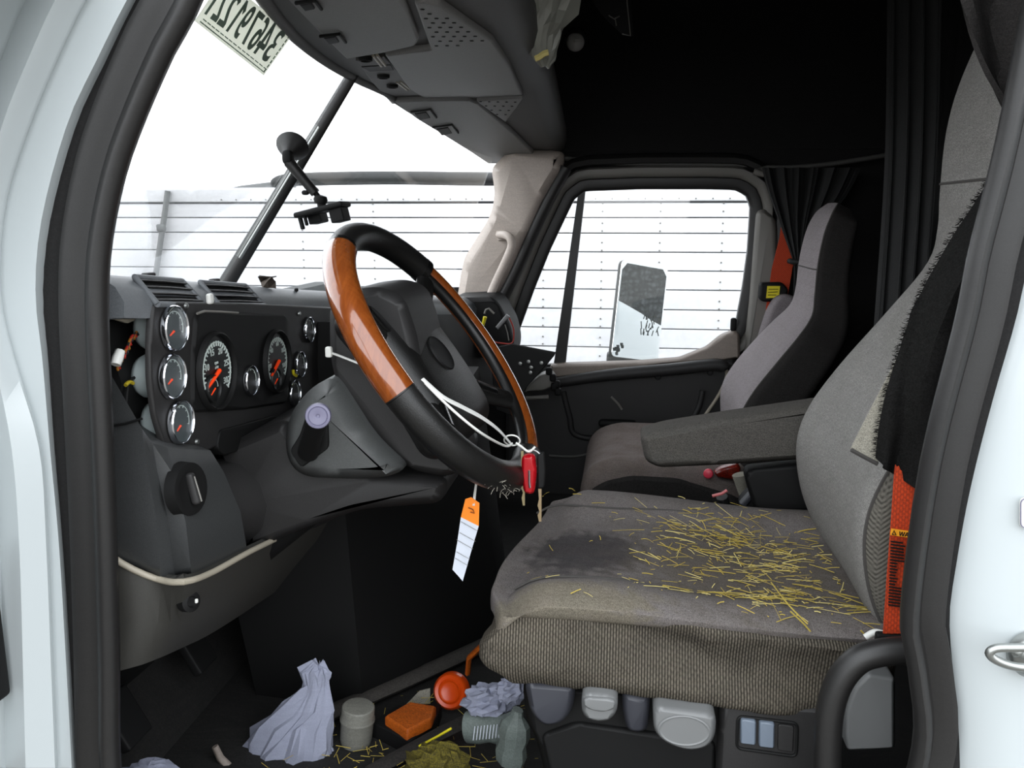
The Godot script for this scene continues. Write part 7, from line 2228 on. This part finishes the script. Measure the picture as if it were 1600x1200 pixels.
func build_litter() -> void:
	var t := thing("paper_bag", "large crumpled white paper bag with a twisted neck on the cab floor", "bag", Vector3(-0.5801, 0.0000, -1.3369))
	var n := FastNoiseLite.new()
	n.seed = 83
	n.frequency = 22.0
	n.fractal_octaves = 2
	var b := MB.new()
	b.crease = 0.88
	var core := [Vector3(-0.6049, -0.0635, -1.3600), Vector3(-0.5908, -0.0295, -1.3600), Vector3(-0.5827, 0.0102, -1.3600), Vector3(-0.5686, 0.0499, -1.3600), Vector3(-0.5490, 0.0833, -1.3600), Vector3(-0.5332, 0.1135, -1.3600), Vector3(-0.5298, 0.1363, -1.3600), Vector3(-0.5314, 0.1536, -1.3600), Vector3(-0.5237, 0.1666, -1.3600)]
	var half := [0.085, 0.088, 0.080, 0.062, 0.044, 0.026, 0.022, 0.028, 0.012]
	var rings := []
	for i in 9:
		var ring := []
		for k in 36:
			var a := TAU * k / 36
			var c: Vector3 = core[i]
			var f := 1.0 + 0.30 * n.get_noise_3d(cos(a) * 0.07, c.y, sin(a) * 0.07) + 0.025 * sin(a * 7.0 + i * 0.9) + 0.10 * n.get_noise_3d(cos(a) * 0.2, c.y * 2.5, sin(a) * 0.2)
			ring.append(c + Vector3(cos(a) * half[i] * f, 0.02 * n.get_noise_2d(a * 0.06, i * 0.02), -sin(a) * half[i] * 0.55 * f))
		rings.append(ring)
	b.loft(rings)
	part(t, "paper", b, M.paper_dirty)
	t = thing("white_tub", "dirty white plastic tub standing against the console foot", "tub", Vector3(-0.4707, 0.0000, -1.3743))
	b = MB.new()
	b.lathe([Vector2(0.027, 0.0), Vector2(0.029, 0.01), Vector2(0.030, 0.045), Vector2(0.032, 0.047), Vector2(0.032, 0.051), Vector2(0.030, 0.053), Vector2(0.030, 0.072), Vector2(0.027, 0.075), Vector2(0.0, 0.075)], Vector3(-0.4708, 0.0000, -1.3901), Vector3(0.1, 1, 0), 28)
	part(t, "body", b, M.tub)
	# orange marker light in its tray
	t = thing("marker_light", "rectangular orange marker light in a black tray on the floor", "marker light", Vector3(-0.3794, 0.0200, -1.4322))
	b = MB.new()
	b.slab([Vector3(-0.4471, 0.0300, -1.4117), Vector3(-0.4155, 0.0300, -1.4765), Vector3(-0.3309, 0.0300, -1.4920), Vector3(-0.3292, 0.0300, -1.4270), Vector3(-0.3617, 0.0300, -1.3623)], Vector3(0, -0.03, 0), 0.003)
	part(t, "tray", b, M.black)
	b = MB.new()
	b.slab(rounded([Vector3(-0.4209, 0.0480, -1.4071), Vector3(-0.3861, 0.0480, -1.4615), Vector3(-0.3322, 0.0480, -1.4530), Vector3(-0.3324, 0.0480, -1.4102), Vector3(-0.3667, 0.0480, -1.3651)], 0.005), Vector3(0, -0.02, 0), 0.004)
	part(t, "lens", b, M.orange_box)
	t = thing("round_reflector", "round orange reflector lens leaning on the litter", "reflector", Vector3(-0.3137, 0.0238, -1.5000))
	b = MB.new()
	var rc := Vector3(-0.3146, 0.0509, -1.5000)
	b.lathe([Vector2(0, 0.004), Vector2(0.016, 0.004), Vector2(0.020, 0.008), Vector2(0.024, 0.004), Vector2(0.030, 0.006), Vector2(0.0345, 0.002), Vector2(0.036, -0.012), Vector2(0.0, -0.014)], rc, Vector3(-0.15, 0.4, 1), 32)
	part(t, "lens", b, M.orange_lens)
	t = thing("orange_bracket", "bent orange metal strip under the front of the driver's seat", "bracket", Vector3(-0.2726, 0.0832, -1.5200))
	b = MB.new()
	b.tube([Vector3(-0.2840, 0.0796, -1.5200), Vector3(-0.2812, 0.1122, -1.5200), Vector3(-0.2572, 0.1380, -1.5200), Vector3(-0.2446, 0.1442, -1.5200)], 0.011, 6, true, 0.5)
	part(t, "strip", b, M.orange_box)
	t = thing("wood_lath", "dirty wooden lath lying across the floor litter", "stick", Vector3(-0.3082, 0.0300, -1.3849))
	b = MB.new()
	b.tube([Vector3(-0.4206, 0.0043, -1.3000), Vector3(-0.3070, 0.0396, -1.3800), Vector3(-0.1896, 0.0680, -1.4600)], 0.018, 6, true, 0.5)
	part(t, "lath", b, M.stick)
	t = thing("yellow_rag", "stained yellow rag heaped at the bottom of the litter", "rag", Vector3(-0.3134, 0.0000, -1.3528))
	part(t, "cloth", crumple(Vector3(-0.2923, 0.0464, -1.2700), Vector3(0.048, 0.034, 0.035), 84, 0.35), M.rag)
	t = thing("yellow_straw", "bright yellow plastic straw lying on the lath", "straw", Vector3(-0.3039, 0.0634, -1.3300))
	b = MB.new()
	b.tube([Vector3(-0.3362, 0.0434, -1.3300), Vector3(-0.3039, 0.0646, -1.3300), Vector3(-0.2788, 0.0826, -1.3300)], 0.0022, 6)
	part(t, "tube", b, M.yellow)
	t = thing("crushed_can", "crushed drink can with a grey printed label under the seat edge", "can", Vector3(-0.2060, 0.0801, -1.3300))
	b = MB.new()
	b.lathe([Vector2(0.020, -0.045), Vector2(0.028, -0.042), Vector2(0.028, -0.02), Vector2(0.024, 0.0), Vector2(0.028, 0.022), Vector2(0.028, 0.042), Vector2(0.020, 0.046)], Vector3(-0.2131, 0.0817, -1.3400), Vector3(1, 0.18, 0.25), 24, 0.8)
	var can := part(t, "wall", b, M.can)
	b = MB.new()
	for i in 9:
		var p := Vector3(-0.2340, 0.1013, -1.3120) + Vector3(i * 0.0055, i * 0.001, 0)
		b.tube([p, p + Vector3(-0.003, -0.026, 0.0)], 0.0008, 4)
	part(can, "printing", b, M.paper)
	t = thing("plastic_bottle", "squashed clear grey plastic bottle beside the seat base", "bottle", Vector3(-0.1649, 0.1046, -1.2700))
	b = MB.new()
	b.crease = 0.9
	b.lathe([Vector2(0.010, -0.055), Vector2(0.026, -0.048), Vector2(0.030, -0.03), Vector2(0.025, -0.01), Vector2(0.030, 0.01), Vector2(0.026, 0.03), Vector2(0.012, 0.045), Vector2(0.010, 0.055)], Vector3(-0.1641, 0.1075, -1.2800), Vector3(0.15, 1, 0.1), 9, 0.75)
	part(t, "body", b, M.can)
	t = thing("foil_wrapper", "crumpled silvery white food wrapper in front of the seat base", "wrapper", Vector3(-0.2160, 0.1278, -1.3600))
	part(t, "foil", crumple(Vector3(-0.2172, 0.1229, -1.3600), Vector3(0.034, 0.018, 0.026), 85, 0.6), M.paper_dirty)
	t = thing("torn_paper", "small torn white paper flap beside the foil wrapper", "paper", Vector3(-0.2466, 0.1131, -1.3400))
	b = MB.new()
	b.slab([Vector3(-0.2535, 0.1205, -1.3350), Vector3(-0.2266, 0.1346, -1.3350), Vector3(-0.2155, 0.1307, -1.3350), Vector3(-0.2368, 0.1048, -1.3350)], Vector3(0, 0, -0.001))
	part(t, "flap", b, M.paper_dirty)
	t = thing("foil_scrap", "crumpled grey paper scrap at the front corner of the seat base", "paper", Vector3(-0.1727, 0.1489, -1.3300))
	part(t, "scrap", crumple(Vector3(-0.1740, 0.1573, -1.3400), Vector3(0.018, 0.018, 0.016), 86, 0.6), M.paper_dirty)
	t = thing("card_scrap", "torn pale cardboard triangle behind the orange marker light", "cardboard", Vector3(-0.3886, 0.0129, -1.5200))
	b = MB.new()
	b.slab([Vector3(-0.4176, -0.0075, -1.5200), Vector3(-0.3817, 0.0341, -1.5200), Vector3(-0.3597, 0.0413, -1.5200), Vector3(-0.3605, -0.0029, -1.5200)], Vector3(0, 0, -0.003))
	part(t, "card", b, M.cloth_pale)
	t = thing("floor_paper", "sheet of white paper on the floor beneath the driver's seat base", "paper", Vector3(-0.0632, 0.0200, -1.3469))
	b = MB.new()
	b.slab([Vector3(-0.0932, 0.1834, -1.1400), Vector3(-0.0491, 0.1789, -1.1400), Vector3(0.0391, 0.1701, -1.1400), Vector3(0.0403, 0.1245, -1.1400), Vector3(-0.0812, 0.1130, -1.1400)], Vector3(0, 0, -0.001))
	part(t, "sheet", b, M.paper_dirty)
	t = thing("corner_paper", "scrap of white paper at the bottom left of the foot well", "paper", Vector3(-0.6711, 0.1644, -1.0500))
	part(t, "scrap", crumple(Vector3(-0.7150, 0.0966, -1.1200), Vector3(0.040, 0.014, 0.03), 87, 0.4), M.paper_dirty)
	t = thing("pale_stick", "short pale stick standing in the dark foot well beside the white bag", "stick", Vector3(-0.6896, 0.0027, -1.3000))
	b = MB.new()
	b.tube([Vector3(-0.6984, 0.0321, -1.3000), Vector3(-0.6892, 0.0090, -1.3000), Vector3(-0.6668, -0.0142, -1.3000)], [0.006, 0.007, 0.008], 7)
	part(t, "stick", b, M.beige)
	# hay and crumbs over the floor
	t = thing("floor_hay", "hay crumbs and dirt among the litter on the floor", "hay", Vector3(-0.4, 0.0, -1.4))
	t.set_meta("kind", "stuff")
	b = MB.new()
	var rg := RandomNumberGenerator.new()
	rg.seed = 101
	for i in 260:
		var p := Vector3(rg.randf_range(-0.62, -0.05), rg.randf_range(0.003, 0.02), rg.randf_range(-1.55, -1.22))
		var a := rg.randf() * TAU
		var l := rg.randf_range(0.008, 0.035)
		b.tube([p, p + Vector3(cos(a) * l, rg.randf_range(-0.002, 0.01), sin(a) * l)], rg.randf_range(0.0003, 0.0008), 4)
	var st := part(t, "stalks", b, M.straw)
	st.set_meta("kind", "stuff")
